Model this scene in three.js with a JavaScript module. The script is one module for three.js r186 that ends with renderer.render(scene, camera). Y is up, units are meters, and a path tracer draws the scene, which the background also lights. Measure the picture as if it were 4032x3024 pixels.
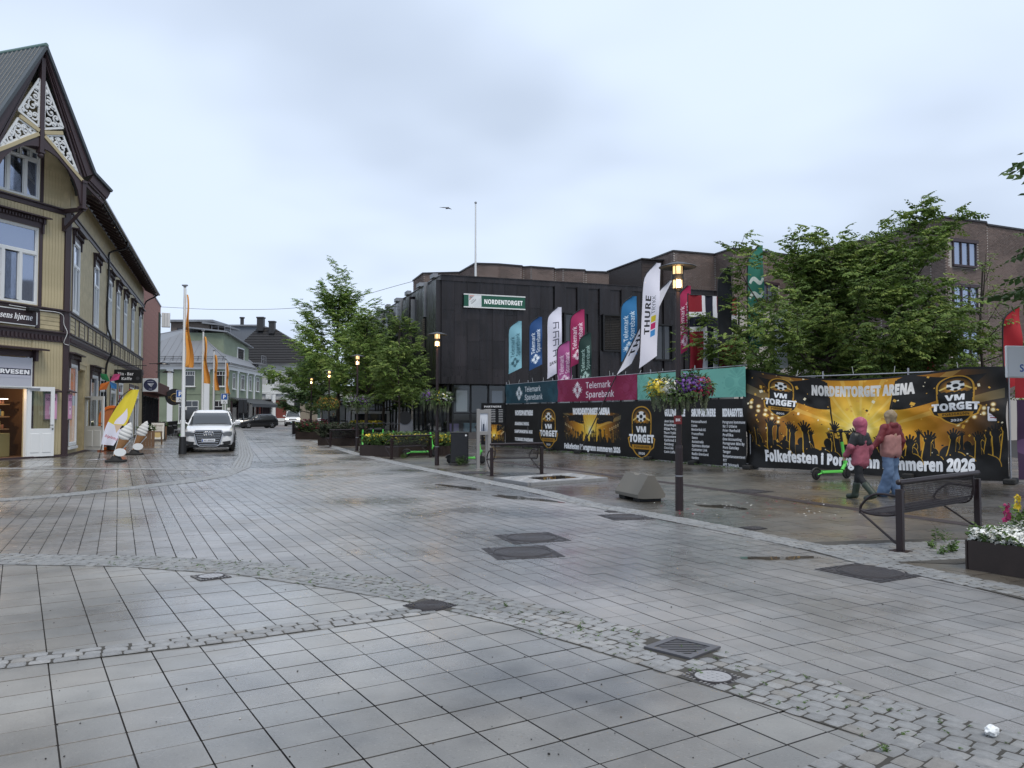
import * as THREE from 'three';
import { mergeGeometries, mergeVertices, toCreasedNormals } from 'three/addons/utils/BufferGeometryUtils.js';
import { RoundedBoxGeometry } from 'three/addons/geometries/RoundedBoxGeometry.js';
import { MarchingCubes } from 'three/addons/objects/MarchingCubes.js';
import { FontLoader } from 'three/addons/loaders/FontLoader.js';
import { TextGeometry } from 'three/addons/geometries/TextGeometry.js';

// ---------- camera, sky, sun, exposure ----------
const scene = new THREE.Scene();
const camera = new THREE.PerspectiveCamera(50.98, 4 / 3, 0.1, 2000);
camera.position.set(0, 1.6, 0);
camera.rotation.x = THREE.MathUtils.degToRad(2.074);
scene.add(camera);
const renderer = new THREE.WebGLRenderer({ antialias: true });
renderer.setSize(1024, 768);
renderer.toneMapping = THREE.LinearToneMapping;
renderer.toneMappingExposure = 1.45;
renderer.shadowMap.enabled = true;

function rnd(seed) { let a = seed >>> 0; return () => { a = (a + 0x6d2b79f5) | 0; let t = Math.imul(a ^ (a >>> 15), 1 | a); t = (t + Math.imul(t ^ (t >>> 7), 61 | t)) ^ t; return ((t ^ (t >>> 14)) >>> 0) / 4294967296; }; }
const hash2 = (x, y, s) => { let h = Math.imul(x | 0, 374761393) + Math.imul(y | 0, 668265263) + Math.imul(s | 0, 1274126177); h = Math.imul(h ^ (h >>> 13), 1274126177); return ((h ^ (h >>> 16)) >>> 0) / 4294967296; };
function vnoise(x, y, s = 0, wrap = 0) {
  const xi = Math.floor(x), yi = Math.floor(y), fx = x - xi, fy = y - yi, w = (v) => (wrap ? ((v % wrap) + wrap) % wrap : v);
  const u = fx * fx * (3 - 2 * fx), v = fy * fy * (3 - 2 * fy);
  const a = hash2(w(xi), w(yi), s), b = hash2(w(xi + 1), w(yi), s), c = hash2(w(xi), w(yi + 1), s), d = hash2(w(xi + 1), w(yi + 1), s);
  return a + (b - a) * u + (c - a) * v + (a - b - c + d) * u * v;
}
function fbm(x, y, oct = 4, s = 0, wrap = 0) { let r = 0, a = 0.5, t = 0; for (let i = 0; i < oct; i++) { r += a * vnoise(x, y, s + i * 17, wrap); t += a; a *= 0.5; x *= 2; y *= 2; wrap *= 2; } return r / t; }
const clamp = (v, a = 0, b = 1) => Math.min(b, Math.max(a, v)), lerp = (a, b, t) => a + (b - a) * t, smooth = (a, b, x) => { const t = clamp((x - a) / (b - a)); return t * t * (3 - 2 * t); };

{ // overcast sky: a pale blue cloud sheet with soft greyer patches
  const W = 1024, H = 512, data = new Float32Array(W * H * 4);
  for (let j = 0; j < H; j++) for (let i = 0; i < W; i++) {
    const lat = ((j + 0.5) / H - 0.5) * Math.PI, lon = ((i + 0.5) / W) * 2 * Math.PI, k = (j * W + i) * 4;
    const y = Math.sin(lat), cx = Math.cos(lat) * Math.cos(lon), cz = Math.cos(lat) * Math.sin(lon), h = 1 / (Math.max(y, 0) + 0.16);
    const px = cx * h + 40, pz = cz * h + 40;
    const n1 = fbm(px * 0.62, pz * 0.62 + 3.2, 5, 5), n2 = fbm(px * 1.7 + 9, pz * 1.7, 4, 31);
    const g = smooth(0.36, 0.62, n1 * 0.7 + n2 * 0.3);
    let c = [lerp(0.405, 0.545, g), lerp(0.475, 0.63, g), lerp(0.59, 0.765, g)];
    if (y < 0) { const b = smooth(0, -0.08, y); c = c.map((v, n) => lerp(v, [0.2, 0.21, 0.22][n], b)); }
    data[k] = c[0] ; data[k + 1] = c[1]; data[k + 2] = c[2]; data[k + 3] = 1;
  }
  const t = new THREE.DataTexture(data, W, H, THREE.RGBAFormat, THREE.FloatType);
  t.mapping = THREE.EquirectangularReflectionMapping; t.magFilter = t.minFilter = THREE.LinearFilter; t.needsUpdate = true;
  scene.background = t; scene.environment = t;
}
const sun = new THREE.DirectionalLight(0xfff6ea, 1.5);
sun.position.set(22, 85, 15); sun.target.position.set(0, 0, -25); scene.add(sun, sun.target);
sun.castShadow = true; sun.shadow.radius = 45; sun.shadow.mapSize.set(2048, 2048);
Object.assign(sun.shadow.camera, { left: -70, right: 70, top: 90, bottom: -70, near: 1, far: 260 });

// ---------- helpers ----------
const used = new Map();
const numbered = (n) => { const k = used.get(n) || 0; used.set(n, k + 1); return k ? n + '_' + String(k).padStart(3, '0') : n; };
function tag(o, label, category, group, kind) { if (label) o.userData.label = label; if (category) o.userData.category = category; if (group) o.userData.group = group; if (kind) o.userData.kind = kind; return o; }
function mesh(name, geo, mat, parent) { const o = new THREE.Mesh(Array.isArray(geo) ? merge(geo) : geo, mat); o.name = parent ? name : numbered(name); o.castShadow = o.receiveShadow = true; (parent || scene).add(o); return o; }
function thing(name, label, category, x = 0, f = 0, ry = 0, group, y = 0) { const o = new THREE.Group(); o.name = numbered(name); o.position.set(x, y, -f); o.rotation.y = ry; scene.add(o); return tag(o, label, category, group); }
function part(name, parent) { const o = new THREE.Group(); o.name = name; parent.add(o); return o; }
function single(name, geo, mat, label, category, group) { return tag(mesh(name, geo, mat), label, category, group); }
function struct(name, geo, mat) { return tag(mesh(name, geo, mat), null, null, null, 'structure'); }
function merge(list) { list = list.filter(Boolean).map((g) => (g.index ? g.toNonIndexed() : g)); for (const g of list) for (const k of Object.keys(g.attributes)) if (!['position', 'normal', 'uv', 'color'].includes(k)) g.deleteAttribute(k); const col = list.some((g) => g.attributes.color); if (col) for (const g of list) if (!g.attributes.color) g.setAttribute('color', new THREE.BufferAttribute(new Float32Array(g.attributes.position.count * 3).fill(1), 3)); return list.length === 1 ? list[0] : mergeGeometries(list); }
const M4 = (x = 0, y = 0, z = 0, ry = 0, rx = 0, rz = 0, s = 1) => new THREE.Matrix4().compose(new THREE.Vector3(x, y, z), new THREE.Quaternion().setFromEuler(new THREE.Euler(rx, ry, rz, 'YXZ')), typeof s === 'number' ? new THREE.Vector3(s, s, s) : new THREE.Vector3(...s));
const mv = (g, ...a) => { g.applyMatrix4(M4(...a)); return g; };
// box with uv in metres: centre x, z; y is the bottom
function bx(w, h, d, x = 0, y = 0, z = 0, ry = 0, rx = 0, rz = 0) {
  const g = new THREE.BoxGeometry(w, h, d), p = g.attributes.position, n = g.attributes.normal, u = g.attributes.uv;
  for (let i = 0; i < p.count; i++) { const ax = Math.abs(n.getX(i)) > 0.5, ay = Math.abs(n.getY(i)) > 0.5; u.setXY(i, (ax ? p.getZ(i) : p.getX(i)) + x, (ay ? p.getZ(i) : p.getY(i)) + y); }
  return mv(g, x, y + h / 2, z, ry, rx, rz);
}
const rb = (w, h, d, r, x = 0, y = 0, z = 0, ry = 0, rx = 0, rz = 0, seg = 2) => mv(new RoundedBoxGeometry(w, h, d, seg, r), x, y + h / 2, z, ry, rx, rz);
const cyl = (r1, r2, h, x = 0, y = 0, z = 0, seg = 14, open = false) => mv(new THREE.CylinderGeometry(r1, r2, h, seg, 1, open), x, y + h / 2, z);
const sph = (r, x, y, z, sx = 1, sy = 1, sz = 1, a = 12, b = 8) => mv(new THREE.SphereGeometry(r, a, b), x, y, z, 0, 0, 0, [sx, sy, sz]);
// straight bar between two points
function bar(a, b, r, seg = 8, r2 = r) { const A = new THREE.Vector3(...a), B = new THREE.Vector3(...b), d = B.clone().sub(A), L = d.length(); const g = new THREE.CylinderGeometry(r2, r, L, seg); g.applyQuaternion(new THREE.Quaternion().setFromUnitVectors(new THREE.Vector3(0, 1, 0), d.normalize())); const m = A.add(B).multiplyScalar(0.5); g.translate(m.x, m.y, m.z); return g; }
const tube = (pts, r, n = 24, seg = 8, closed = false) => new THREE.TubeGeometry(new THREE.CatmullRomCurve3(pts.map((p) => new THREE.Vector3(...p)), closed), n, r, seg, closed);
const lathe = (pts, seg = 20) => new THREE.LatheGeometry(pts.map((p) => new THREE.Vector2(...p)), seg);
function shape(pts) { const s = new THREE.Shape(); pts.forEach(([x, y], i) => (i ? s.lineTo(x, y) : s.moveTo(x, y))); return s; }
const ext = (s, d, bev = 0) => new THREE.ExtrudeGeometry(Array.isArray(s) ? shape(s) : s, { depth: d, bevelEnabled: bev > 0, bevelSize: bev, bevelThickness: bev, bevelSegments: 1, curveSegments: 10 });
const path = (pts) => { const s = new THREE.Path(); pts.forEach(([x, y], i) => (i ? s.lineTo(x, y) : s.moveTo(x, y))); s.closePath(); return s; };
// wall in the xy plane with openings [x0, x1, y0, y1]; outer face at z = 0
function wall(outline, holes, t) { const s = shape(outline); for (const [a, b, c, d] of holes) s.holes.push(path([[a, c], [a, d], [b, d], [b, c]])); const g = ext(s, t); g.translate(0, 0, -t); return g; }
// parametric sheet from fn(u, v) -> [x, y, z], with uv 0..1
function sheet(fn, nu, nv, back = 0) {
  const pos = [], uv = [], idx = [];
  for (let j = 0; j <= nv; j++) for (let i = 0; i <= nu; i++) { pos.push(...fn(i / nu, j / nv)); uv.push(i / nu, j / nv); }
  for (let j = 0; j < nv; j++) for (let i = 0; i < nu; i++) { const a = j * (nu + 1) + i, b = a + 1, c = a + nu + 1, d = c + 1; idx.push(a, b, d, a, d, c); }
  const g = new THREE.BufferGeometry(); g.setAttribute('position', new THREE.Float32BufferAttribute(pos, 3)); g.setAttribute('uv', new THREE.Float32BufferAttribute(uv, 2)); g.setIndex(idx); g.computeVertexNormals(); return g;
}
// closed loft through sections of equal point count
function loft(sections, capA = true, capB = true) {
  const n = sections[0].length, pos = [], idx = [];
  for (const s of sections) for (const p of s) pos.push(...p);
  for (let j = 0; j < sections.length - 1; j++) for (let i = 0; i < n; i++) { const a = j * n + i, b = j * n + ((i + 1) % n), c = a + n, d = b + n; idx.push(a, b, d, a, d, c); }
  const cap = (j, flip) => { const c = pos.length / 3, m = [0, 0, 0]; for (let i = 0; i < n; i++) for (let k = 0; k < 3; k++) m[k] += pos[(j * n + i) * 3 + k] / n; pos.push(...m); for (let i = 0; i < n; i++) { const a = j * n + i, b = j * n + ((i + 1) % n); flip ? idx.push(c, b, a) : idx.push(c, a, b); } };
  if (capA) cap(0, true); if (capB) cap(sections.length - 1, false);
  const g = new THREE.BufferGeometry(); g.setAttribute('position', new THREE.Float32BufferAttribute(pos, 3)); g.setAttribute('uv', new THREE.Float32BufferAttribute(new Float32Array(pos.length / 3 * 2), 2)); g.setIndex(idx); g.computeVertexNormals(); return g;
}
const rotOf = (dx, df) => Math.atan2(df, dx);   // turns local +x to run along (dx, df); local +z then faces the open side

// ---------- textures ----------
function dataTex(n, fn, srgb = false, rep = 1) {
  const d = new Uint8Array(n * n * 4);
  for (let j = 0; j < n; j++) for (let i = 0; i < n; i++) { const c = fn(i / n, j / n), k = (j * n + i) * 4, a = Array.isArray(c) ? c : [c, c, c]; d[k] = clamp(a[0]) * 255; d[k + 1] = clamp(a[1]) * 255; d[k + 2] = clamp(a[2]) * 255; d[k + 3] = 255; }
  const t = new THREE.DataTexture(d, n, n); t.wrapS = t.wrapT = THREE.RepeatWrapping; t.magFilter = THREE.LinearFilter; t.minFilter = THREE.LinearMipmapLinearFilter; t.generateMipmaps = true; if (srgb) t.colorSpace = THREE.SRGBColorSpace; t.repeat.set(rep, rep); t.needsUpdate = true; return t;
}
function canvasTex(w, h, draw) { const c = document.createElement('canvas'); c.width = w; c.height = h; draw(c.getContext('2d'), w, h); const t = new THREE.CanvasTexture(c); t.colorSpace = THREE.SRGBColorSpace; t.anisotropy = 8; return t; }
const rep = (t, x, y = x) => { const c = t.clone(); c.repeat.set(x, y); c.needsUpdate = true; return c; };
const lin = (r, g, b) => new THREE.Color().setRGB(r, g, b);
const std = (o) => new THREE.MeshStandardMaterial({ roughness: 0.6, ...o, color: Array.isArray(o.color) ? lin(...o.color) : o.color ?? 0xffffff });
const phys = (o) => new THREE.MeshPhysicalMaterial({ roughness: 0.5, ...o, color: Array.isArray(o.color) ? lin(...o.color) : o.color ?? 0xffffff });

const grainT = dataTex(512, (u, v) => 0.5 * fbm(u * 64, v * 64, 3, 3, 64) + 0.5 * hash2(u * 512, v * 512, 9));
const mottleT = dataTex(512, (u, v) => { const m = fbm(u * 8, v * 8, 5, 21, 8), g = hash2(u * 512, v * 512, 4); return clamp(0.78 + 0.36 * (m - 0.5) + 0.14 * (g - 0.5)); });
const woodT = dataTex(256, (u, v) => 0.6 * fbm(u * 64, v * 4, 3, 12, 64) + 0.4 * fbm(u * 16, v * 16, 3, 8, 16));
const M = {
  frameDark: std({ color: [0.05, 0.032, 0.036], roughness: 0.45, bumpMap: rep(woodT, 1, 1), bumpScale: 0.002 }),
  yellow: std({ color: [0.63, 0.535, 0.325], roughness: 0.6, map: rep(mottleT, 0.7), bumpMap: rep(woodT, 3, 0.5), bumpScale: 0.002 }),
  yellowPale: std({ color: [0.47, 0.40, 0.24], roughness: 0.55, bumpMap: rep(woodT, 2, 2), bumpScale: 0.002 }),
  white: std({ color: [0.74, 0.76, 0.76], roughness: 0.42 }),
  whiteWall: std({ color: [0.66, 0.67, 0.67], roughness: 0.75, map: rep(mottleT, 0.2) }),
  glass: phys({ color: [0.36, 0.41, 0.52], metalness: 0.75, roughness: 0.04 }),
  glassDark: phys({ color: [0.03, 0.033, 0.037], metalness: 0.0, roughness: 0.04, ior: 1.7 }),
  pane: phys({ color: [0.9, 0.92, 0.92], transmission: 1, thickness: 0, roughness: 0.02, ior: 1.5 }),
  black: std({ color: [0.012, 0.012, 0.013], roughness: 0.45 }),
  blackGloss: std({ color: [0.01, 0.01, 0.012], roughness: 0.18 }),
  rubber: std({ color: [0.016, 0.016, 0.016], roughness: 0.8 }),
  maroon: std({ color: [0.017, 0.0085, 0.0095], roughness: 0.35 }),
  steel: std({ color: [0.42, 0.42, 0.44], metalness: 0.9, roughness: 0.35 }),
  chrome: std({ color: [0.7, 0.7, 0.72], metalness: 1, roughness: 0.15 }),
  zinc: std({ color: [0.33, 0.345, 0.37], metalness: 0.35, roughness: 0.45, map: rep(mottleT, 0.15) }),
  alu: std({ color: [0.34, 0.33, 0.32], metalness: 0.55, roughness: 0.5 }),
  roofTile: std({ color: [0.06, 0.072, 0.08], roughness: 0.4, bumpMap: grainT, bumpScale: 0.003 }),
  darkTile: std({ color: [0.03, 0.03, 0.033], roughness: 0.5 }),
  concrete: std({ color: [0.22, 0.205, 0.175], roughness: 0.75, map: rep(mottleT, 1.3), bumpMap: rep(grainT, 3), bumpScale: 0.004 }),
  iron: std({ color: [0.05, 0.045, 0.047], metalness: 0.3, roughness: 0.4, bumpMap: rep(grainT, 5), bumpScale: 0.003 }),
  woodBox: std({ color: [0.17, 0.10, 0.055], roughness: 0.7, bumpMap: rep(woodT, 3, 1), bumpScale: 0.004 }),
  green: std({ color: [0.29, 0.35, 0.25], roughness: 0.8, map: rep(mottleT, 0.12) }),
  lime: std({ color: [0.13, 0.62, 0.10], roughness: 0.35 }),
  orange: std({ color: [0.75, 0.17, 0.02], roughness: 0.45 }),
  corten: std({ color: [0.035, 0.022, 0.018], roughness: 0.6, map: rep(mottleT, 1.2) }),
  soil: std({ color: [0.02, 0.014, 0.01], roughness: 1 }),
};
const lambert = (r, g, b, roughness = 0.8) => std({ color: [r, g, b], roughness });
const SA = 19.7 * Math.PI / 180, SD = [-Math.sin(SA), Math.cos(SA)], SN = [Math.cos(SA), Math.sin(SA)];   // the street runs along SD (x, forward); SN points to its right
// ---------- ground ----------
const interp = (tbl, k) => { let i = 0; while (i < tbl.length - 2 && k > tbl[i + 1][0]) i++; const [a, b] = [tbl[i], tbl[i + 1]]; return a[1] + (b[1] - a[1]) * (k - a[0]) / (b[0] - a[0]); };
const bandUp = [[-14, 9.55], [-5.85, 9.27], [-4.2, 9.12], [-2.76, 8.7], [-1.64, 8.08], [-0.66, 7.44], [0.17, 6.73], [0.83, 5.98], [1.22, 5.5], [1.65, 4.97], [2.03, 4.52], [2.33, 4.15], [4.6, 1.4]];
const bandLo = [[-14, 8.8], [-5.37, 8.52], [-3.88, 8.42], [-2.53, 7.97], [-1.49, 7.35], [-0.6, 6.73], [0.15, 6.07], [0.62, 5.58], [1.06, 5.03], [1.36, 4.68], [1.58, 4.36], [1.8, 4.11], [4.1, 1.3]];
const bandMid = bandUp.map(([x, f], i) => [(x + bandLo[i][0]) / 2, (f + bandLo[i][1]) / 2]);
const kerbMid = [[1, 7.2], [4.6, 4.85], [7.16, 4.62], [8.76, 3.86], [9.4, 3.72], [10.5, 3.25], [12.35, 2.4], [14, 1.45], [16.3, 0.62], [18.7, -0.5], [23.4, -2.65], [31.5, -6.05], [47, -11.6], [74, -19.1], [130, -40]];   // f -> x
const leftArc = [[14.2, -10.4], [15, -9.3], [16, -8.65], [17.4, -8.1], [18.8, -7.65], [20.6, -7.45], [23.8, -8.0], [30.2, -9.95], [41.4, -13.75], [75, -25.4], [130, -44]];
const inBand = (x, f) => f < interp(bandMid, x);
const rightOfKerb = (x, f) => x > interp(kerbMid, f);
const leftOfArc = (x, f) => f > 13.4 && (f < 14.2 ? x < -10.4 - (14.2 - f) * 1.1 : x < interp(leftArc, f));
const mudT = dataTex(1024, (u, v) => { const m = fbm(u * 5, v * 5, 6, 41, 5), s = hash2(u * 1024, v * 1024, 77), b = fbm(u * 40, v * 40, 2, 51, 40); const k = 0.74 + 1.25 * (m - 0.5) + 0.3 * (b - 0.5) + (s > 0.985 ? 0.22 : s < 0.02 ? -0.18 : 0.06 * (s - 0.5)); return [k * 1.0, k * 0.995, k * 0.985]; });
const wetT = dataTex(1024, (u, v) => { const m = fbm(u * 6, v * 6, 5, 61, 6), b = fbm(u * 60, v * 60, 2, 71, 60); return clamp(0.55 + 1.4 * (m - 0.5) + 0.3 * (b - 0.5), 0.25, 0.95); });
const filmT = dataTex(512, (u, v) => clamp(0.7 + 1.1 * (fbm(u * 6, v * 6, 5, 61, 6) - 0.5) + 0.2 * (fbm(u * 60, v * 60, 2, 71, 60) - 0.5), 0.42, 1));
const fineT = rep(grainT, 14);
const paving = (o) => phys({ clearcoat: 0.9, clearcoatRoughness: 0.42, clearcoatRoughnessMap: filmT,  vertexColors: true, map: mudT, roughnessMap: wetT, bumpMap: fineT, bumpScale: 0.0035, ...o });
const G = {
  slab: paving({ color: [0.29, 0.28, 0.258], roughness: 0.72 }),
  road: paving({ color: [0.27, 0.258, 0.247], roughness: 0.5, clearcoat: 1, clearcoatRoughness: 0.5, bumpScale: 0.0025 }),
  walk: paving({ color: [0.135, 0.118, 0.093], roughness: 0.7, clearcoatRoughness: 0.38 }),
  left: paving({ color: [0.2, 0.185, 0.16], roughness: 0.5, clearcoat: 0.9, clearcoatRoughness: 0.3 }),
  grout: std({ color: [0.025, 0.023, 0.022], roughness: 0.9 }),
  mortar: std({ color: [0.075, 0.07, 0.06], roughness: 0.85, bumpMap: rep(grainT, 30), bumpScale: 0.004 }),
  sett: [[0.44, 0.445, 0.445], [0.38, 0.385, 0.385], [0.5, 0.5, 0.49], [0.41, 0.395, 0.37], [0.34, 0.345, 0.35]].map((c) => std({ color: c, roughness: 0.36, map: rep(mottleT, 1.7), bumpMap: rep(grainT, 1.5), bumpScale: 0.004 })),
};
const flat = (pts, y) => { const g = new THREE.ShapeGeometry(shape(pts.map(([x, f]) => [x, f]))); g.rotateX(-Math.PI / 2); g.translate(0, y, 0); return g; };
const ground = struct('ground', flat([[-420, -60], [420, -60], [420, 700], [-420, 700]], -0.014), G.grout);
// one paver with a small chamfer: corners in (x, f), world uv
function paverInto(out, cs, y, ch, tone, dirt = 0.14) {
  const cx = (cs[0][0] + cs[2][0]) / 2, cf = (cs[0][1] + cs[2][1]) / 2;
  const v = (p, yy, n, k = 1) => { out.pos.push(p[0], yy, -p[1]); out.nor.push(...n); out.uv.push(p[0] / 8, p[1] / 8); out.col.push(tone[0] * k, tone[1] * k, tone[2] * k); };
  const up = [0, 1, 0], und = cs.map(([x, f]) => { const dx = cx - x, df = cf - f, l = Math.hypot(dx, df); return [x + dx / l * 0.014, f + df / l * 0.014]; });   // the edge leans in below the worn arris
  for (const i of [0, 1, 2, 0, 2, 3]) v(cs[i], y, up);
  for (let i = 0; i < 4; i++) { const j = (i + 1) % 4, ex = cs[j][0] - cs[i][0], ef = cs[j][1] - cs[i][1], l = Math.hypot(ex, ef), n = [ef / l * 0.7, 0.7, ex / l * 0.7]; for (const [p, yy] of [[und[i], y - 0.012], [und[j], y - 0.012], [cs[j], y], [und[i], y - 0.012], [cs[j], y], [cs[i], y]]) v(p, yy, n, dirt); }   // joint faces carry the dark joint dirt
}
const newOut = () => ({ pos: [], nor: [], uv: [], col: [] });
function outGeo(o) { const g = new THREE.BufferGeometry(); g.setAttribute('position', new THREE.Float32BufferAttribute(o.pos, 3)); g.setAttribute('normal', new THREE.Float32BufferAttribute(o.nor, 3)); g.setAttribute('uv', new THREE.Float32BufferAttribute(o.uv, 2)); g.setAttribute('color', new THREE.Float32BufferAttribute(o.col, 3)); return g; }
const inView = (x, f, m = 0.02) => f > 3.3 && Math.abs(x / f) < 0.636 + m;
// fill a region with pavers: the 300 nearest in view are meshes of their own, the others one joined part
function pave(host, piece, mat, { ang, su, sv, gu, gv, box, inside, y = 0, ch = 0.0012, stagger = 0, vary = 0.1, seed = 1, single = 300, o = [0, 0], tint = () => 1, jit = 0, dirt = 0.14 }) {
  const a = [Math.cos(ang), Math.sin(ang)], b = [-Math.sin(ang), Math.cos(ang)], r = rnd(seed), list = [];
  const cornersOf = [[box[0], box[2]], [box[1], box[2]], [box[1], box[3]], [box[0], box[3]]].map(([x, f]) => [(x - o[0]) * a[0] + (f - o[1]) * a[1], (x - o[0]) * b[0] + (f - o[1]) * b[1]]);
  const U = cornersOf.map((c) => c[0]), W = cornersOf.map((c) => c[1]);
  for (let j = Math.floor(Math.min(...W) / sv); j <= Math.max(...W) / sv; j++) for (let i = Math.floor(Math.min(...U) / su); i <= Math.max(...U) / su; i++) {
    const u0 = i * su + (j & 1 ? stagger * su : 0), v0 = j * sv, cu = u0 + su / 2, cv = v0 + sv / 2, x = o[0] + cu * a[0] + cv * b[0], f = o[1] + cu * a[1] + cv * b[1];
    if (x < box[0] || x > box[1] || f < box[2] || f > box[3] || !inside(x, f)) continue;
    const cs = [[u0 + gu, v0 + gv], [u0 + su - gu, v0 + gv], [u0 + su - gu, v0 + sv - gv], [u0 + gu, v0 + sv - gv]].map(([p, q]) => [o[0] + p * a[0] + q * b[0] + (r() - 0.5) * jit, o[1] + p * a[1] + q * b[1] + (r() - 0.5) * jit]);
    const k = (1 + (r() - 0.5) * vary * 2) * tint(x, f), w = (r() - 0.5) * vary * 0.35;
    list.push({ cs, x, f, y: y + (r() - 0.5) * 0.003, t: [k * (1 + w), k, k * (1 - w)], key: inView(x, f) ? f : 1000 + f });
  }
  list.sort((p, q) => p.key - q.key);
  list.slice(0, single).forEach((p) => { const out = newOut(); paverInto(out, p.cs, p.y, ch, p.t, dirt); mesh(piece, outGeo(out), mat, host); });
  if (list.length > single) { const out = newOut(); for (const p of list.slice(single)) paverInto(out, p.cs, p.y, ch, p.t, dirt); mesh(piece + '_field', outGeo(out), mat, host).userData.kind = 'stuff'; }
  return list.length;
}
const poly = (pts) => (x, f) => { let c = false; for (let i = 0, j = pts.length - 1; i < pts.length; j = i++) { const [xi, yi] = pts[i], [xj, yj] = pts[j]; if ((yi > f) !== (yj > f) && x < (xj - xi) * (f - yi) / (yj - yi) + xi) c = !c; } return c; };
const cornerLine = (x, f) => (x - 1.28) * 0.63 - (f - 3.69) * 0.78 > 0;   // right of the slab field's lower right edge
const damp = (x, f) => 0.86 + 0.3 * fbm(x * 0.7 + 20, f * 0.7 + 20, 4, 5);
{
  const plaza = struct('plaza_paving', flat([[-13, 0.2], [1.4, 0.2], [1.4, 3.6], [1.75, 4.1], [-0.3, 6.5], [-2.6, 8], [-13, 8.7]], -0.010), G.grout);
  pave(plaza, 'slab', G.slab, { ang: 0.55, su: 0.3, sv: 0.306, gu: 0.0042, gv: 0.006, box: [-12, 3, 0.4, 9.4], o: [-0.655, 4.885], inside: (x, f) => inBand(x, f - 0.16) && !cornerLine(x - 0.1, f + 0.13), vary: 0.09, seed: 3, tint: damp });
  const road = struct('road', flat([[-14, 9.2], [-4, 8.8], [-0.5, 7.2], [2.2, 4.2], [4.2, 1.8], [7, 1.2], [4.7, 7], [-0.5, 18.7], [-6, 31.5], [-19.2, 74], [-40, 130], [-44, 130], [-25.4, 75], [-8, 23.8], [-7.5, 20], [-10.4, 14.2], [-14, 11.5]], -0.0105), G.grout);
  const roadTone = (x, f) => 0.84 + 0.34 * fbm(x * 0.5 + 7, f * 0.22 + 4, 4, 15);
  const onRoad = (x, f) => !inBand(x, f) && !rightOfKerb(x, f) && !leftOfArc(x, f);
  const A = 26 * Math.PI / 180;
  pave(road, 'paver', G.road, { ang: A, su: 0.2, sv: 0.3, gu: 0.005, gv: 0.0022, box: [-15, 7.5, 1.5, 26.5], inside: (x, f) => onRoad(x, f) && f < 26.4, y: -0.002, vary: 0.09, seed: 5, tint: roadTone, stagger: 0, jit: 0.003, dirt: 0.3 });
  pave(road, 'far_paver', G.road, { ang: SA, su: 0.4, sv: 0.6, gu: 0.008, gv: 0.003, box: [-30, 0, 26.4, 78], inside: (x, f) => onRoad(x, f) && f > 26.4, y: -0.002, vary: 0.08, seed: 6, tint: roadTone, single: 0 });
  const far = struct('far_street', flat([[-24.5, 75.5], [-18, 75.5], [2, 78], [30, 130], [-20, 260], [-60, 260], [-70, 100], [-40, 78]], -0.006), std({ color: [0.25, 0.245, 0.25], roughness: 0.42, map: rep(mottleT, 0.1) }));
  const walk = struct('pavement', flat([[7, 1.2], [4.85, 7], [-0.4, 18.7], [-5.95, 31.5], [-19, 74.5], [2, 78], [60, 70], [60, 1]], -0.0105), G.grout);
  pave(walk, 'flagstone', G.walk, { ang: 23 * Math.PI / 180, su: 0.35, sv: 0.35, gu: 0.003, gv: 0.003, box: [-16, 18, 4, 52], inside: (x, f) => rightOfKerb(x, f) && x < 14 + f * 0.3, y: -0.001, stagger: 0.5, vary: 0.14, seed: 7, tint: (x, f) => 0.7 + 0.65 * fbm(x * 0.6 + 3, f * 0.6 + 8, 4, 25) });
  const lw = struct('left_pavement', flat([[-14, 11.6], [-10.4, 14.2], [-7.55, 20], [-8.1, 23.8], [-25.5, 75], [-45, 130], [-60, 130], [-60, 10]], -0.0105), G.grout);
  pave(lw, 'flagstone', G.left, { ang: A, su: 0.3, sv: 0.6, gu: 0.0065, gv: 0.003, box: [-24, -5, 11, 60], inside: (x, f) => leftOfArc(x, f) && x > -24, y: -0.001, vary: 0.1, seed: 9, single: 200, tint: damp });
}
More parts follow.
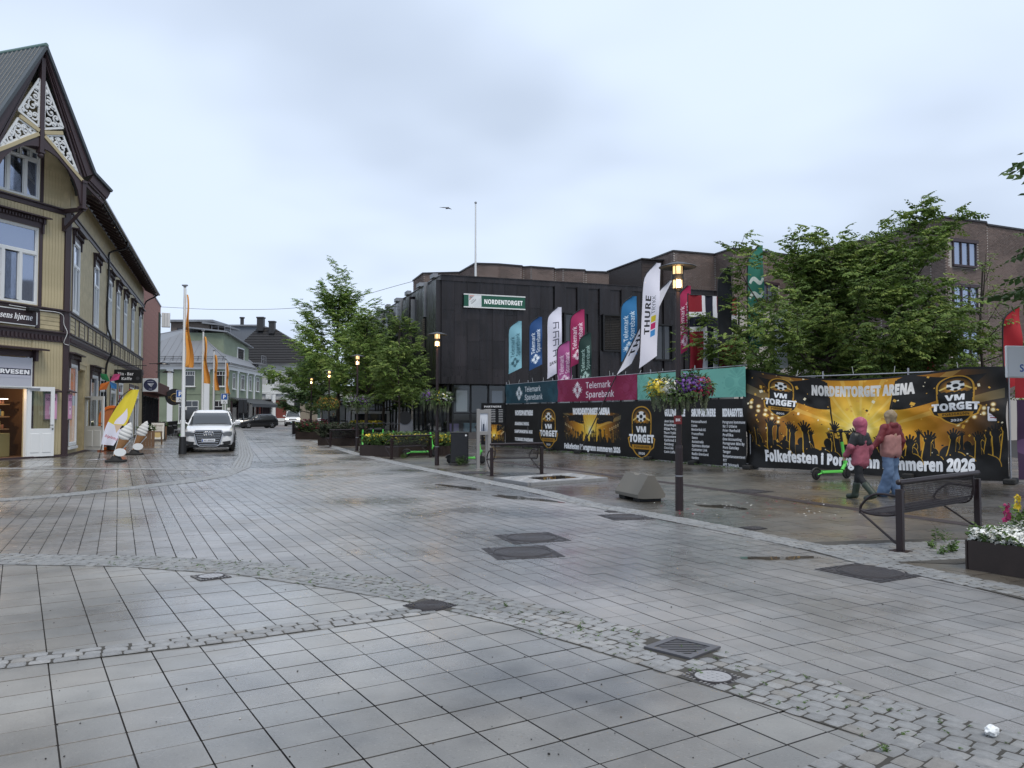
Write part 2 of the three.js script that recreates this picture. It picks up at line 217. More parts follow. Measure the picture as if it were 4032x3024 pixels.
// granite setts
const settGeo = [0, 1, 2, 3, 4, 5].map((s) => {
  const r = rnd(100 + s), N = 4, hs = Array.from({ length: 25 }, () => r());
  const g = sheet((u, v) => { const w4 = (q) => { const t = q * 2 - 1; return Math.abs(t) > 0.9 ? t : t * 1.68; }; let x = w4(u), z = -w4(v); const e = Math.max(Math.abs(x), Math.abs(z)), k = 1 - 0.07 * Math.pow(Math.abs(x * z), 2) ; const i = Math.round(v * N) * 5 + Math.round(u * N); return [x * 0.5 * k * (1 + (hs[i] - 0.5) * 0.07 * e), e > 0.95 ? -0.0085 : (e > 0.4 ? -0.0015 : 0.003) + (hs[i] - 0.5) * 0.006, z * 0.5 * k * (1 + (hs[24 - i] - 0.5) * 0.09 * e)]; }, N, N);
  return g;
});
const settList = [];
function settBand(name, lineF, widthF, rows, len, seed, y = 0.01, only = () => true, ground) {   // lineF: list of (x, f)
  const host = struct(name, ground ? flat(ground, y - 0.006) : sheet((u, v) => { const [x, f, nx, nf] = along(lineF, u), w = widthF; return [x + nx * w * (v - 0.5), y - 0.006, -(f + nf * w * (v - 0.5))]; }, 60, 1), G.mortar), r = rnd(seed);
  const L = lenOf(lineF), rw = widthF / rows;
  for (let j = 0; j < rows; j++) for (let s = r() * len; s < L;) {
    const l = len * (0.8 + 0.45 * r()), [x, f, nx, nf] = along(lineF, (s + l / 2) / L), w = (j + 0.5) / rows - 0.5 + (r() - 0.5) * 0.02 / widthF, px = x + nx * widthF * w, pf = f + nf * widthF * w;
    if (only(px, pf)) settList.push({ host, x: px, f: pf, a: Math.atan2(-nx, nf) + (r() - 0.5) * 0.12, l: l - 0.003 - r() * 0.006, w: rw - 0.002 - r() * 0.005, y: y + (r() - 0.4) * 0.006, g: Math.floor(r() * 6), m: Math.floor(r() * r() * 5) });
    s += l;
  }
  return host;
}
const lenOf = (p) => p.slice(1).reduce((s, q, i) => s + Math.hypot(q[0] - p[i][0], q[1] - p[i][1]), 0);
function along(p, u) { let s = clamp(u) * lenOf(p), i = 0; for (; i < p.length - 2; i++) { const l = Math.hypot(p[i + 1][0] - p[i][0], p[i + 1][1] - p[i][1]); if (s <= l) break; s -= l; } const dx = p[i + 1][0] - p[i][0], df = p[i + 1][1] - p[i][1], l = Math.hypot(dx, df), t = s / l; const tg = (k) => { const a = p[Math.max(0, k - 1)], b = p[Math.min(p.length - 1, k + 1)], q = Math.hypot(b[0] - a[0], b[1] - a[1]); return [(b[0] - a[0]) / q, (b[1] - a[1]) / q]; }; const A = tg(i), B = tg(i + 1), tx = lerp(A[0], B[0], clamp(t)), tf = lerp(A[1], B[1], clamp(t)), q = Math.hypot(tx, tf); return [p[i][0] + dx * t, p[i][1] + df * t, -tf / q, tx / q]; }
const notGrate = (x, f) => Math.hypot(x - 1.155, f - 5.53) > 0.25 && Math.hypot(x + 0.68, f - 6.74) > 0.2 && Math.hypot(x - 1.22, f - 4.94) > 0.17;
settBand('cobble_band', bandMid, 0.62, 7, 0.115, 11, 0.01, notGrate);
settBand('cobble_strip', [[-6.2, 3.55], [-3.29, 5.2], [-2.15, 5.74], [-0.72, 6.6]], 0.27, 3, 0.135, 12, 0.0105, notGrate);
settBand('cobble_kerb', kerbMid.slice(1, 13).map(([f, x]) => [x, f]), 0.42, 4, 0.12, 13, 0.01);
settBand('cobble_arc', [[-14, 11.6], ...leftArc.slice(0, 10).map(([f, x]) => [x, f])], 0.55, 5, 0.13, 14, 0.01);
settBand('cobble_crossing', [[-19, 23.6], [-14.8, 23.4], [-10.3, 23.2], [-8.4, 22.5]], 0.4, 4, 0.13, 15, 0.01);
settBand('cobble_corner', [[-1.6, 1.36], [1.05, 3.5], [2.95, 5.04]].map(([x, f]) => [x + 0.62, f - 0.79]), 2, 18, 0.13, 16, 0.0095, (x, f) => cornerLine(x, f) && inBand(x + 0.1, f + 0.1), [[1.9, 4.16], [-1.6, 1.36], [-1.6, 0.2], [3.6, 0.2], [4.1, 1.3]]);
settBand('cobble_apron', [[3.75, 9.2], [6.8, 9.9]], 1.1, 9, 0.13, 17, 0.009, (x, f) => rightOfKerb(x - 0.15, f) && !(x > 4.6 && f < 8.2), [[3.85, 8.8], [3.3, 10.0], [6.6, 10.5], [7, 9.2], [4.7, 8.6]]);
settList.sort((p, q) => (inView(p.x, p.f) ? p.f : 500 + p.f) - (inView(q.x, q.f) ? q.f : 500 + q.f));
const settM = (p) => M4(p.x, p.y, -p.f, p.a, 0, 0, [p.l, 1, p.w]);
settList.slice(0, 300).forEach((p) => { const o = mesh('sett', settGeo[p.g], G.sett[p.m], p.host); o.applyMatrix4(settM(p)); });
{
  const rest = new Map(); for (const p of settList.slice(300)) { const k = p.host.id + '_' + p.g; if (!rest.has(k)) rest.set(k, []); rest.get(k).push(p); }
  for (const l of rest.values()) { const m = new THREE.InstancedMesh(settGeo[l[0].g], G.sett[1], l.length); m.name = 'sett_field'; m.userData.kind = 'stuff'; l.forEach((p, i) => { m.setMatrixAt(i, settM(p)); m.setColorAt(i, G.sett[p.m].color.clone().multiplyScalar(2.0)); }); l[0].host.add(m); m.castShadow = m.receiveShadow = true; }
}
// dark brick line in the pavement
struct('brick_line', sheet((u, v) => { const [x, f, nx, nf] = along([[-3.6, 33], [-0.07, 25.8], [2.23, 21.5], [3.86, 17.98], [4.76, 15.97], [5.84, 13.24], [6.9, 10.9], [8.2, 8]], u); return [x + nx * 0.28 * (v - 0.5), 0.003, -(f + nf * 0.28 * (v - 0.5))]; }, 60, 1), std({ color: [0.035, 0.022, 0.02], roughness: 0.6, bumpMap: rep(grainT, 20, 2), bumpScale: 0.004 }));
// puddles: shallow sheets of rain water
const water = phys({ color: [0.62, 0.58, 0.53], transmission: 1, thickness: 0, roughness: 0.02, ior: 1.33 });
function puddle(cx, cf, rx, rf, ang, seed) { const r = rnd(seed), ph = [r() * 6, r() * 6, r() * 6], pts = []; for (let i = 0; i < 40; i++) { const t = i / 40 * 6.283, k = 1 + 0.28 * Math.sin(2 * t + ph[0]) + 0.18 * Math.sin(3 * t + ph[1]) + 0.1 * Math.sin(7 * t + ph[2]), x = Math.cos(t) * rx * k, f = Math.sin(t) * rf * k; pts.push([cx + x * Math.cos(ang) - f * Math.sin(ang), cf + x * Math.sin(ang) + f * Math.cos(ang)]); } struct('puddle', flat(pts, 0.0045), water); }
puddle(2.9, 11.25, 0.62, 0.13, -1.0, 1); puddle(2.95, 8.95, 0.36, 0.13, 0.1, 12); puddle(3.6, 13.8, 0.5, 0.2, -1, 4); puddle(0.2, 15.2, 0.8, 0.2, -0.9, 7); puddle(-1.1, 17.4, 0.7, 0.2, -1, 8);
// ---------- lettering and print helpers ----------
const DEF = { sans: 'sans-serif', serif: 'serif' };
function text(c, s, x, y, h, { font = 'sans-serif', weight = 'bold', color = '#fff', width, align = 'left', italic = '', stroke = 0, squeeze, rot = 0 } = {}) {
  c.save(); c.translate(x, y); c.rotate(rot); c.font = `${italic} ${weight} ${h}px ${font}`; c.fillStyle = c.strokeStyle = color; c.textBaseline = 'alphabetic';
  const w = c.measureText(s).width, k = width ? width / w : squeeze || 1; c.scale(k, 1); const ox = align === 'center' ? -w / 2 : align === 'right' ? -w : 0;
  if (stroke) { c.lineWidth = stroke; c.lineJoin = 'round'; c.strokeText(s, ox, 0); } c.fillText(s, ox, 0); c.restore(); return w * k;
}
const printMat = (t, o = {}) => std({ map: t, roughness: 0.55, ...o });
function plane(w, h, x = 0, y = 0, z = 0, ry = 0, rx = 0, rz = 0) { return mv(new THREE.PlaneGeometry(w, h), x, y, z, ry, rx, rz); }
// flat ribbon with thickness along a 2D path in the xy plane
function ribbon(pts, w, t) {
  const L = [], R = [], n = pts.length;
  for (let i = 0; i < n; i++) { const a = pts[Math.max(0, i - 1)], b = pts[Math.min(n - 1, i + 1)], dx = b[0] - a[0], dy = b[1] - a[1], l = Math.hypot(dx, dy) || 1, ww = (typeof w === 'function' ? w(i / (n - 1)) : w) / 2; L.push([pts[i][0] - dy / l * ww, pts[i][1] + dx / l * ww]); R.push([pts[i][0] + dy / l * ww, pts[i][1] - dx / l * ww]); }
  return ext([...L, ...R.reverse()], t);
}
const spiral = (cx, cy, r, turns, a0, dir = 1, n = 22) => Array.from({ length: n }, (_, i) => { const t = i / (n - 1), a = a0 + dir * t * turns * 6.283, q = r * Math.pow(1 - t, 0.8) + r * 0.12; return [cx + Math.cos(a) * q, cy + Math.sin(a) * q]; });

// ---------- yellow wooden corner house ----------
const house = thing('wooden_house', 'yellow boarded corner house with dark brown trim and white fretwork gable', 'house', -16.72, 30.19, rotOf(-0.333, 0.943));
{
  const FM = M4(0, 0, 0, rotOf(0.313, 0.95) - rotOf(-0.333, 0.943));
  const fr = (g) => g.applyMatrix4(FM), H = (n, g, m, par = house) => mesh(n, g, m, par);
  const LEN = 28.3, FW = 5.2;   // lengths of the two faces
  // walls: side face along +x; front face along -x of its own frame
  const gfHoles = [[0.4, 2.05, 0.35, 3.5], [2.5, 4.2, 0.02, 3.4], [5.5, 7.5, 0.3, 3.3], [8.2, 10.3, 0.3, 3.3], [11.9, 13.9, 0.3, 3.3], [15, 17, 0.3, 3.3], [20.4, 22.6, 0.05, 3.2], [23.6, 25.6, 0.3, 3.2]];
  const upC = [1.45, 6.6, 11.0, 14.3, 17.6, 21.5, 26.0];
  H('wall', wall([[0, 0], [LEN, 0], [LEN, 10.4], [0, 10.4]], [...gfHoles, ...upC.map((c) => [c - 0.72, c + 0.72, 5.5, 8.3])], 0.22), M.yellow);
  H('wall', fr(wall([[-FW, 0], [0, 0], [0, 10.6], [-1.9, 14], [-FW, 11]], [[-3.35, -1.63, 0.02, 3.6], [-3.15, -1.3, 5.5, 8.3], [-3.15, -1.3, 9.32, 11.1]], 0.22)), M.yellow);
  H('wall', [bx(0.2, 10.4, 12, LEN - 0.1, 0, -6.2), bx(20, 10.4, 0.2, 18, 0, -12)], M.yellow);
  // upright boards on the front, each its own piece
  const board = bx(0.118, 1, 0.022, 0, 0, 0), boards = (x0, x1, y0, y1, front) => { for (let x = x0; x < x1 - 0.06; x += 0.13) { const g = board.clone(); g.scale(1, y1 - y0, 1); g.translate(x + 0.06, y0, 0.012); H('board', front ? fr(g) : g, M.yellow); } };
  boards(-1.14, -0.24, 5.45, 9.0, true); boards(-1.5, -0.24, 0.08, 4.22, true); boards(-3.5, -1.5, 3.95, 4.22, true); boards(-3.5, -1.14, 8.7, 9.0, true); boards(-1.2, -0.24, 9.26, 10.5, true); boards(-3.6, -3.3, 5.45, 9, true); boards(-3.9, -3.35, 0.08, 4.2, true);
  const cl = []; for (let x = 0.1; x < LEN; x += 0.13) { for (const [y0, y1] of [[3.6, 4.2], [5.45, 9.0], [9.2, 10.3]]) { if (y0 === 5.45 && upC.some((c) => Math.abs(c - x - 0.06) < 0.88)) { cl.push(bx(0.118, 0.3, 0.02, x + 0.06, 8.7, 0.011)); continue; } cl.push(bx(0.118, y1 - y0, 0.02, x + 0.06, y0, 0.011)); } if (!gfHoles.some(([a, b]) => x + 0.13 > a - 0.14 && x < b + 0.14)) cl.push(bx(0.118, 3.5, 0.02, x + 0.06, 0.1, 0.011)); }
  H('board_cladding', cl, M.yellow).userData.kind = 'stuff';
  // brown trim
  H('corner_post', [bx(0.2, 9.1, 0.06, 0.1, 0, 0.035), fr(bx(0.22, 9.1, 0.06, -0.1, 0, 0.035))], M.frameDark);
  const belt = (y, h, d) => { H('belt_course', [bx(LEN - 0.2, h, d, LEN / 2 + 0.1, y, d / 2 + 0.002), bx(LEN - 0.2, 0.05, d + 0.05, LEN / 2 + 0.1, y + h, (d + 0.05) / 2)], M.frameDark); H('belt_course', [fr(bx(FW, h, d, -FW / 2 + 0.02, y, d / 2 + 0.002)), fr(bx(FW, 0.05, d + 0.08, -FW / 2 + 0.05, y + h, (d + 0.08) / 2))], M.frameDark); };
  belt(9.02, 0.16, 0.05); belt(5.3, 0.1, 0.05); belt(4.22, 0.34, 0.06);
  const dent = bx(0.07, 0.16, 0.04, 0, 0, 0); for (let i = 0; i < 30; i++) H('dentil', fr(dent.clone().translate(-0.3 - i * 0.16, 4.28, 0.085)), M.frameDark);
  const dl = []; for (let x = 0.3; x < LEN; x += 0.16) dl.push(dent.clone().translate(x, 4.28, 0.085)); H('dentil_row', dl, M.frameDark).userData.kind = 'stuff';
  // panels of lying boards between the belts
  const post = bx(0.12, 0.66, 0.03, 0, 4.63, 0.02);
  for (let x = 0.25, k = 0; x < LEN - 0.6; x += k % 2 ? 0.95 : 1.25, k++) { H('panel_post', post.clone().translate(x, 0, 0), M.frameDark); if (k % 2 === 0) for (let j = 0; j < 4; j++) H('lying_board', bx(1.1, 0.14, 0.02, x + 0.63, 4.67 + j * 0.155, 0.012, 0, -0.06), M.yellow); }
  H('panel_post', [fr(bx(0.14, 0.62, 0.06, -0.3, 4.66, 0.035)), fr(bx(0.16, 0.62, 0.06, -1.32, 4.66, 0.035))], M.frameDark);
  for (let j = 0; j < 4; j++) H('lying_board', fr(bx(0.86, 0.14, 0.02, -0.8, 4.67 + j * 0.155, 0.012, 0, -0.06)), M.yellow);
  // windows
  function win(x0, x1, y0, y1, front, { tr, mull = [], mullTop = [], hood = true, glass = M.glass } = {}) {
    const P = front ? fr : (g) => g, w = x1 - x0, c = (x0 + x1) / 2, z = front ? -0.06 : 0.012, f = front ? 0.07 : 0.11;
    const frame = [bx(f, y1 - y0, 0.09, x0 + f / 2, y0, z), bx(f, y1 - y0, 0.09, x1 - f / 2, y0, z), bx(w - 2 * f, f, 0.088, c, y0, z), bx(w - 2 * f, f, 0.088, c, y1 - f, z)];
    if (tr) frame.push(bx(w - 2 * f, 0.1, 0.086, c, tr - 0.05, z));
    for (const m of mull) frame.push(bx(0.12, (tr || y1) - y0 - f, 0.084, m, y0 + f / 2, z)); for (const m of mullTop) frame.push(bx(0.05, y1 - tr - f, 0.084, m, tr, z));
    const o = H('window', frame.map(P), M.white);
    const cuts = (ms, a, b) => { const xs = [x0 + f, ...ms, x1 - f]; for (let i = 0; i < xs.length - 1; i++) { const l = xs[i] + (i ? 0.06 : 0), r = xs[i + 1] - (i < xs.length - 2 ? 0.06 : 0); mesh('pane', P(bx(r - l, b - a, 0.012, (l + r) / 2, a, z - 0.03)), glass, o); mesh('sash', [bx(r - l, 0.035, 0.03, (l + r) / 2, a, z), bx(r - l, 0.035, 0.03, (l + r) / 2, b - 0.035, z), bx(0.035, b - a, 0.03, l + 0.018, a, z - 0.002), bx(0.035, b - a, 0.03, r - 0.018, a, z - 0.002)].map(P), M.white, o); } };
    cuts(mull, y0 + f, (tr ? tr - 0.05 : y1 - f)); if (tr) cuts(mullTop, tr + 0.05, y1 - f);
    mesh('casing', [bx(0.12, y1 - y0 + 0.1, 0.04, x0 - 0.06, y0 - 0.05, 0.025), bx(0.12, y1 - y0 + 0.1, 0.04, x1 + 0.06, y0 - 0.05, 0.025), bx(w + 0.24, 0.2, 0.052, c, y1, 0.03)].map(P), M.frameDark, o);
    if (hood) mesh('hood', [bx(w + 0.6, 0.05, 0.3, c, y1 + 0.36, 0.15, 0, 0.12), bx(w + 0.4, 0.16, 0.1, c, y1 + 0.2, 0.06), ...[x0 - 0.1, x1 + 0.1].flatMap((x) => [bx(0.09, 0.24, 0.16, x, y1 + 0.14, 0.09), bx(0.07, 0.34, 0.08, x, y1 - 0.2, 0.07)]), ...Array.from({ length: Math.round(w / 0.12) }, (_, i) => bx(0.05, 0.1, 0.06, x0 + 0.06 + i * 0.12, y1 + 0.21, 0.13))].map(P), M.frameDark, o);
    return o;
  }
  upC.forEach((c) => win(c - 0.72, c + 0.72, 5.5, 8.3, false, { tr: 7.35, mull: [c] }));
  win(-3.15, -1.3, 5.5, 8.3, true, { tr: 7.35, mull: [-2.0, -2.68] });
  win(-3.15, -1.3, 9.32, 11.1, true, { tr: 10.72, mull: [-1.88, -2.56], mullTop: [-1.7, -2.1, -2.5, -2.9], hood: false });
  // curtains behind the big front panes
  for (const x of [-1.55, -2.9]) H('curtain', fr(sheet((u, v) => [x + (u - 0.5) * 0.32, 5.6 + v * 2.6, -0.14 + 0.02 * Math.sin(u * 22)], 12, 1)), lambert(0.6, 0.62, 0.66));
  // shop windows of the side face
  const poster1 = canvasTex(256, 512, (c, w, h) => { c.fillStyle = '#b9c3c9'; c.fillRect(0, 0, w, h); c.fillStyle = '#e08a5c'; c.fillRect(0, 0, w, 90); c.fillStyle = '#5c6f86'; c.fillRect(20, 110, 90, 120); c.fillStyle = '#3a8a4b'; c.beginPath(); c.moveTo(60, 150); c.lineTo(210, 100); c.lineTo(190, 170); c.fill(); c.fillStyle = '#f2c9a8'; c.fillRect(0, 290, w, 222); text(c, 'Hi!', 40, 340, 40, { color: '#c0583a' }); c.fillStyle = '#8a3f22'; for (const [x, y] of [[70, 420], [140, 400], [190, 450], [110, 470]]) { c.beginPath(); c.ellipse(x, y, 26, 48, 0.4, 0, 7); c.fill(); } });
  gfHoles.forEach(([a, b, y0, y1], i) => {
    if (i === 1) return; const o = win(a, b, y0, y1, false, { tr: i === 0 || i === 2 ? undefined : y1 - 0.6, glass: i === 0 ? printMat(poster1, { roughness: 0.12 }) : M.glassDark, hood: i < 3, mull: i === 6 ? [(a + b) / 2] : [] });
    mesh('shop_sill', bx(b - a + 0.1, 0.1, 0.12, (a + b) / 2, y0 - 0.13, 0.05), M.white, o);
  });
  H('door_recess', [bx(0.06, 3.4, 1.1, 2.5, 0, -0.6), bx(0.06, 3.4, 1.1, 4.2, 0, -0.6), bx(1.7, 3.4, 0.06, 3.35, 0, -1.15), bx(1.7, 0.08, 1.1, 3.35, 3.38, -0.6)], M.yellow);
  // white glazed doors
  function doorLeaf(w, h, matrix) {
    const s = shape([[0, 0], [w, 0], [w, h], [0, h]]); s.holes.push(path([[0.13, 1.0], [w - 0.13, 1.0], [w - 0.13, h - 0.16], [0.13, h - 0.16]]));
    const P = (g) => g.applyMatrix4(matrix), d = H('door', P(ext(s, 0.05)), M.white);
    mesh('pane', P(bx(w - 0.26, h - 1.16, 0.008, w / 2, 1.0, 0.025)), M.pane, d); for (const x of [w * 0.28, w * 0.72]) mesh('panel', P(rb(w * 0.32, 0.68, 0.03, 0.01, x, 0.14, 0.05)), M.white, d);
    mesh('handle', [bar([w - 0.06, 1.12, 0.05], [w - 0.06, 1.12, 0.11], 0.012), bar([w - 0.06, 1.12, 0.11], [w - 0.2, 1.12, 0.11], 0.012), cyl(0.025, 0.025, 0.02, 0, 0, 0).rotateX(1.57).translate(w - 0.06, 0.98, 0.06)].map(P), M.black, d); mesh('door_closer', P(bx(0.34, 0.07, 0.06, 0.22, h - 0.12, 0.07)), M.steel, d); return d;
  }
  doorLeaf(0.92, 2.5, FM.clone().multiply(M4(-1.66, 0.05, 0.02, -0.3)));
  doorLeaf(1.15, 2.25, M4(4.2, 0.06, 0.05, -2.35).multiply(M4(0, 0, 0)));
  H('door_frame', [fr(bx(0.08, 3.6, 0.12, -1.66, 0, -0.02)), fr(bx(0.08, 3.6, 0.12, -3.32, 0, -0.02)), fr(bx(1.7, 0.1, 0.12, -2.49, 2.46, -0.02))], M.white);
  H('shop_casing', [fr(bx(0.16, 3.62, 0.06, -1.52, 0.05, 0.04)), fr(bx(2, 0.22, 0.06, -2.45, 3.6, 0.04)), fr(bx(2.9, 0.06, 0.4, -2.55, 3.86, 0.2, 0, 0.15)), fr(bx(0.1, 0.4, 0.2, -1.45, 3.45, 0.12))], M.frameDark);
  H('plinth', [bx(LEN, 0.06, 0.1, LEN / 2, 0, 0.05), fr(bx(FW, 0.06, 0.14, -FW / 2, 0, 0.07))], M.frameDark);
  // shop interior seen through the open door
  const shop = H('shop_interior', [fr(bx(4, 0.04, 3.2, -2.4, 0.0, -1.9)), fr(bx(4, 3, 0.1, -2.4, 0, -3.4)), fr(bx(0.1, 3, 3.2, -0.6, 0, -1.9)), fr(bx(4, 0.1, 3.2, -2.4, 2.9, -1.9))], lambert(0.16, 0.09, 0.05));
  for (let j = 0; j < 4; j++) { const sh = mesh('shelf', fr(bx(2.2, 0.04, 0.5, -2.3, 0.55 + j * 0.45, -1.6)), lambert(0.45, 0.32, 0.2), shop); const rr = rnd(40 + j); for (let i = 0; i < 16; i++) { const c = new THREE.Color().setHSL([0.08, 0.6, 0.1, 0.04, 0.12][Math.floor(rr() * 5)], 0.5, 0.2 + rr() * 0.35); H('goods', fr(rb(0.1, 0.14 + rr() * 0.16, 0.1, 0.02, -3.25 + i * 0.125, 0.595 + j * 0.45, -1.5)), std({ color: c })); } }
  H('shelf_light', fr(bx(2.0, 0.03, 0.05, -2.3, 2.1, -1.33)), new THREE.MeshStandardMaterial({ color: 0xffffff, emissive: 0xfff0dc, emissiveIntensity: 2.2 }));
  const shopLamp = new THREE.PointLight(0xffd9a8, 2.2, 6, 2); shopLamp.position.set(-2.4, 2.3, -0.95).applyMatrix4(FM); shopLamp.castShadow = true; shopLamp.name = 'shop_light'; house.add(shopLamp);
  H('counter', fr(rb(1.5, 0.85, 0.5, 0.03, -2.4, 0.04, -1.0)), lambert(0.25, 0.22, 0.1));
  // roofs
  const EY = 10.15, EZ = 0.85, RZ = -5.6, RY = 14.0;
  const slope = (x0, x1, z0, y0, z1, y1, t) => { const a = Math.atan2(y1 - y0, z0 - z1), L = Math.hypot(y1 - y0, z0 - z1); return bx(x1 - x0, t, L, (x0 + x1) / 2, (y0 + y1) / 2 - t / 2, (z0 + z1) / 2, 0, a); };
  H('roof', [slope(1.2, LEN + 0.85, EZ, EY + 0.1, RZ, RY, 0.14), slope(1.2, LEN + 0.85, -12.2, EY + 0.1, RZ, RY, 0.14)], M.roofTile);
  H('soffit', bx(LEN - 0.2, 0.03, 0.85, LEN / 2 + 1, EY + 0.14, 0.42, 0, 0.55), M.frameDark);
  for (let i = 0; i < 31; i++) H('rafter_end', bx(0.1, 0.16, 0.86, 1.6 + i * 0.9, EY + 0.02, 0.43, 0, 0.5), M.frameDark);
  H('gutter', [mv(new THREE.CylinderGeometry(0.075, 0.075, LEN - 0.4, 10, 1, false, 0, 6.283), LEN / 2 + 1, EY, 0.95, 0, 0, Math.PI / 2), bx(LEN - 0.4, 0.16, 0.03, LEN / 2 + 1, EY - 0.02, 0.85)], M.blackGloss);
  H('downpipe', [tube([[9.8, EY - 0.05, 0.93], [9.8, EY - 0.35, 0.9], [9.8, 9.5, 0.14], [9.8, 9.1, 0.12]], 0.05, 20), tube([[9.8, 9.1, 0.12], [9.8, 5.7, 0.12], [9.8, 5.4, 0.25], [9.8, 4.4, 0.28], [9.8, 4.1, 0.12], [9.8, 0.2, 0.12]], 0.05, 40), tube([[LEN + 0.5, EY - 0.05, 0.9], [LEN + 0.4, EY - 0.3, 0.6], [LEN - 0.05, 9.4, 0.12], [LEN - 0.05, 0.1, 0.12]], 0.05, 30)], M.blackGloss);
  // front gable: ridge along the front's normal
  const AY = 14.4, CS = -2.2, N = 1.15, BACK = -9;
  const prof = [[CS, AY], [0.0, 10.55], [0.82, 10.08]];   // right half, mirrored for the left
  for (const sgn of [1, -1]) {
    const q = prof.map(([x, y]) => [CS + (x - CS) * sgn, y]);
    H('gable_roof', [0, 1].map((i) => { const [a, b] = [q[i], q[i + 1]], L = Math.hypot(b[0] - a[0], b[1] - a[1]), an = Math.atan2(b[1] - a[1], b[0] - a[0]); return fr(bx(L, 0.1, N - BACK + 0.1, (a[0] + b[0]) / 2, (a[1] + b[1]) / 2 - 0.03, (N + BACK) / 2 + 0.02, 0, 0, an)); }), M.roofTile);
    const nrm = (i) => { const [a, b] = [q[i], q[i + 1]]; const l = Math.hypot(b[0] - a[0], b[1] - a[1]); return [(b[0] - a[0]) / l, (b[1] - a[1]) / l]; };
    for (const [off, w, z, t] of [[-0.05, 0.3, 1.06, 0.08], [-0.32, 0.12, 1.03, 0.07], [-0.5, 0.1, 1.0, 0.06]]) H('bargeboard', [0, 1].map((i) => { const a = q[i], b = q[i + 1], [tx, ty] = nrm(i), nx = ty * sgn * -1, ny = tx * sgn, o1 = off, o2 = off - w; return fr(ext([[a[0] + nx * o1, a[1] + ny * o1], [b[0] + nx * o1, b[1] + ny * o1], [b[0] + nx * o2, b[1] + ny * o2], [a[0] + nx * o2, a[1] + ny * o2]].map(([x, y]) => [i || x * sgn > CS * sgn ? x : CS, y]), t).translate(0, 0, z)); }), M.frameDark);
    if (sgn < 0) for (let r = 0; r < 26; r++) for (let i = 0; i < 1; i++) { const [a, b] = [q[0], q[1]], L = Math.hypot(b[0] - a[0], b[1] - a[1]), an = Math.atan2(b[1] - a[1], b[0] - a[0]); H('tile_row', fr(mv(new THREE.CylinderGeometry(0.05, 0.05, L, 8), (a[0] + b[0]) / 2 - 0.02, (a[1] + b[1]) / 2 + 0.05, N - 0.2 - r * 0.21, 0, 0, an - Math.PI / 2)), M.roofTile); }
    // brace rails, arch and bracket
    const X = (s) => CS + (CS + s) * -sgn * 1, m = (pts) => pts.map(([s, y]) => [CS - sgn * (s - 2.2) * 1, y]);
    H('brace_rail', [fr(ribbon(m([[2.1, 11.42], [1.34, 11.66]]), 0.13, 0.08).translate(0, 0, 1.0)), fr(ribbon(m([[2.08, 11.3], [1.6, 10.98], [1.1, 10.62], [0.42, 10.16]]), 0.12, 0.08).translate(0, 0, 1.0))], M.yellowPale);
    const arch = m([[2.1, 11.2], [1.6, 10.9], [1.1, 10.55], [0.35, 10.08], [0.35, 9.3], [0.5, 9.3], [0.62, 9.75], [0.8, 10.1], [1.1, 10.42], [1.5, 10.7], [1.85, 10.82], [2.1, 10.86]]);
    H('arch_brace', fr(ext(arch, 0.07).translate(0, 0, 0.985)), M.frameDark);
    H('gable_post', [fr(bx(0.16, 1.0, 0.16, m([[0.38, 0]])[0][0], 9.2, 1.02)), fr(bx(0.24, 0.08, 0.24, m([[0.38, 0]])[0][0], 9.14, 1.02)), fr(bx(0.22, 0.08, 0.22, m([[0.38, 0]])[0][0], 10.1, 1.02)), fr(bx(0.14, 0.14, 1.05, m([[0.3, 0]])[0][0], 9.08, 0.5)), fr(bar([m([[0.3, 0]])[0][0], 8.45, 0.06], [m([[0.34, 0]])[0][0], 9.1, 0.95], 0.08, 4)), fr(bx(0.16, 0.5, 0.1, m([[0.28, 0]])[0][0], 8.4, 0.08))], M.frameDark);
    // fretwork
    const tri = [[[2.09, 13.25], [2.09, 11.56], [1.3, 11.86]], [[2.0, 11.36], [1.3, 11.58], [0.62, 10.4]]];
    tri.forEach((t, k) => {
      const p = m(t), fw = H('fretwork', [...p.map((a, i) => { const b = p[(i + 1) % 3]; return fr(ribbon([a, b], 0.075, 0.04).translate(0, 0, 1.0)); })], M.white);
      const cen = [0, 1].map((c) => (p[0][c] + p[1][c] + p[2][c]) / 3), rr = rnd(7 + k);
      const pieces = []; const add = (l0, l1, l2, r, a0, d) => { const c = [0, 1].map((i) => p[0][i] * l0 + p[1][i] * l1 + p[2][i] * l2); pieces.push(fr(ribbon(spiral(c[0], c[1], r, 1.15, a0, d), (q2) => 0.055 * (1.1 - 0.5 * q2), 0.035).translate(0, 0, 1.003)), fr(cyl(0.045, 0.045, 0.04, 0, 0, 0, 10).rotateX(Math.PI / 2).translate(c[0], c[1], 1.02))); };
      add(0.34, 0.33, 0.33, 0.19, 0.5, 1); add(0.58, 0.23, 0.19, 0.13, 2, -1); add(0.17, 0.63, 0.2, 0.14, 4, 1); add(0.2, 0.18, 0.62, 0.13, 5, -1); add(0.76, 0.13, 0.11, 0.075, 1, 1); add(0.08, 0.12, 0.8, 0.07, 3, 1); add(0.1, 0.42, 0.48, 0.1, 1.5, -1); add(0.42, 0.46, 0.12, 0.09, 0, 1); add(0.45, 0.1, 0.45, 0.08, 2.5, 1);
      mesh('scrolls', pieces, M.white, fw);
    });
  }
  H('king_post', [fr(bx(0.16, 3.3, 0.14, CS, 10.72, 1.02)), fr(bx(0.22, 0.08, 0.2, CS, 10.66, 1.02)), fr(sph(0.1, CS, 10.58, 1.02))], M.frameDark);
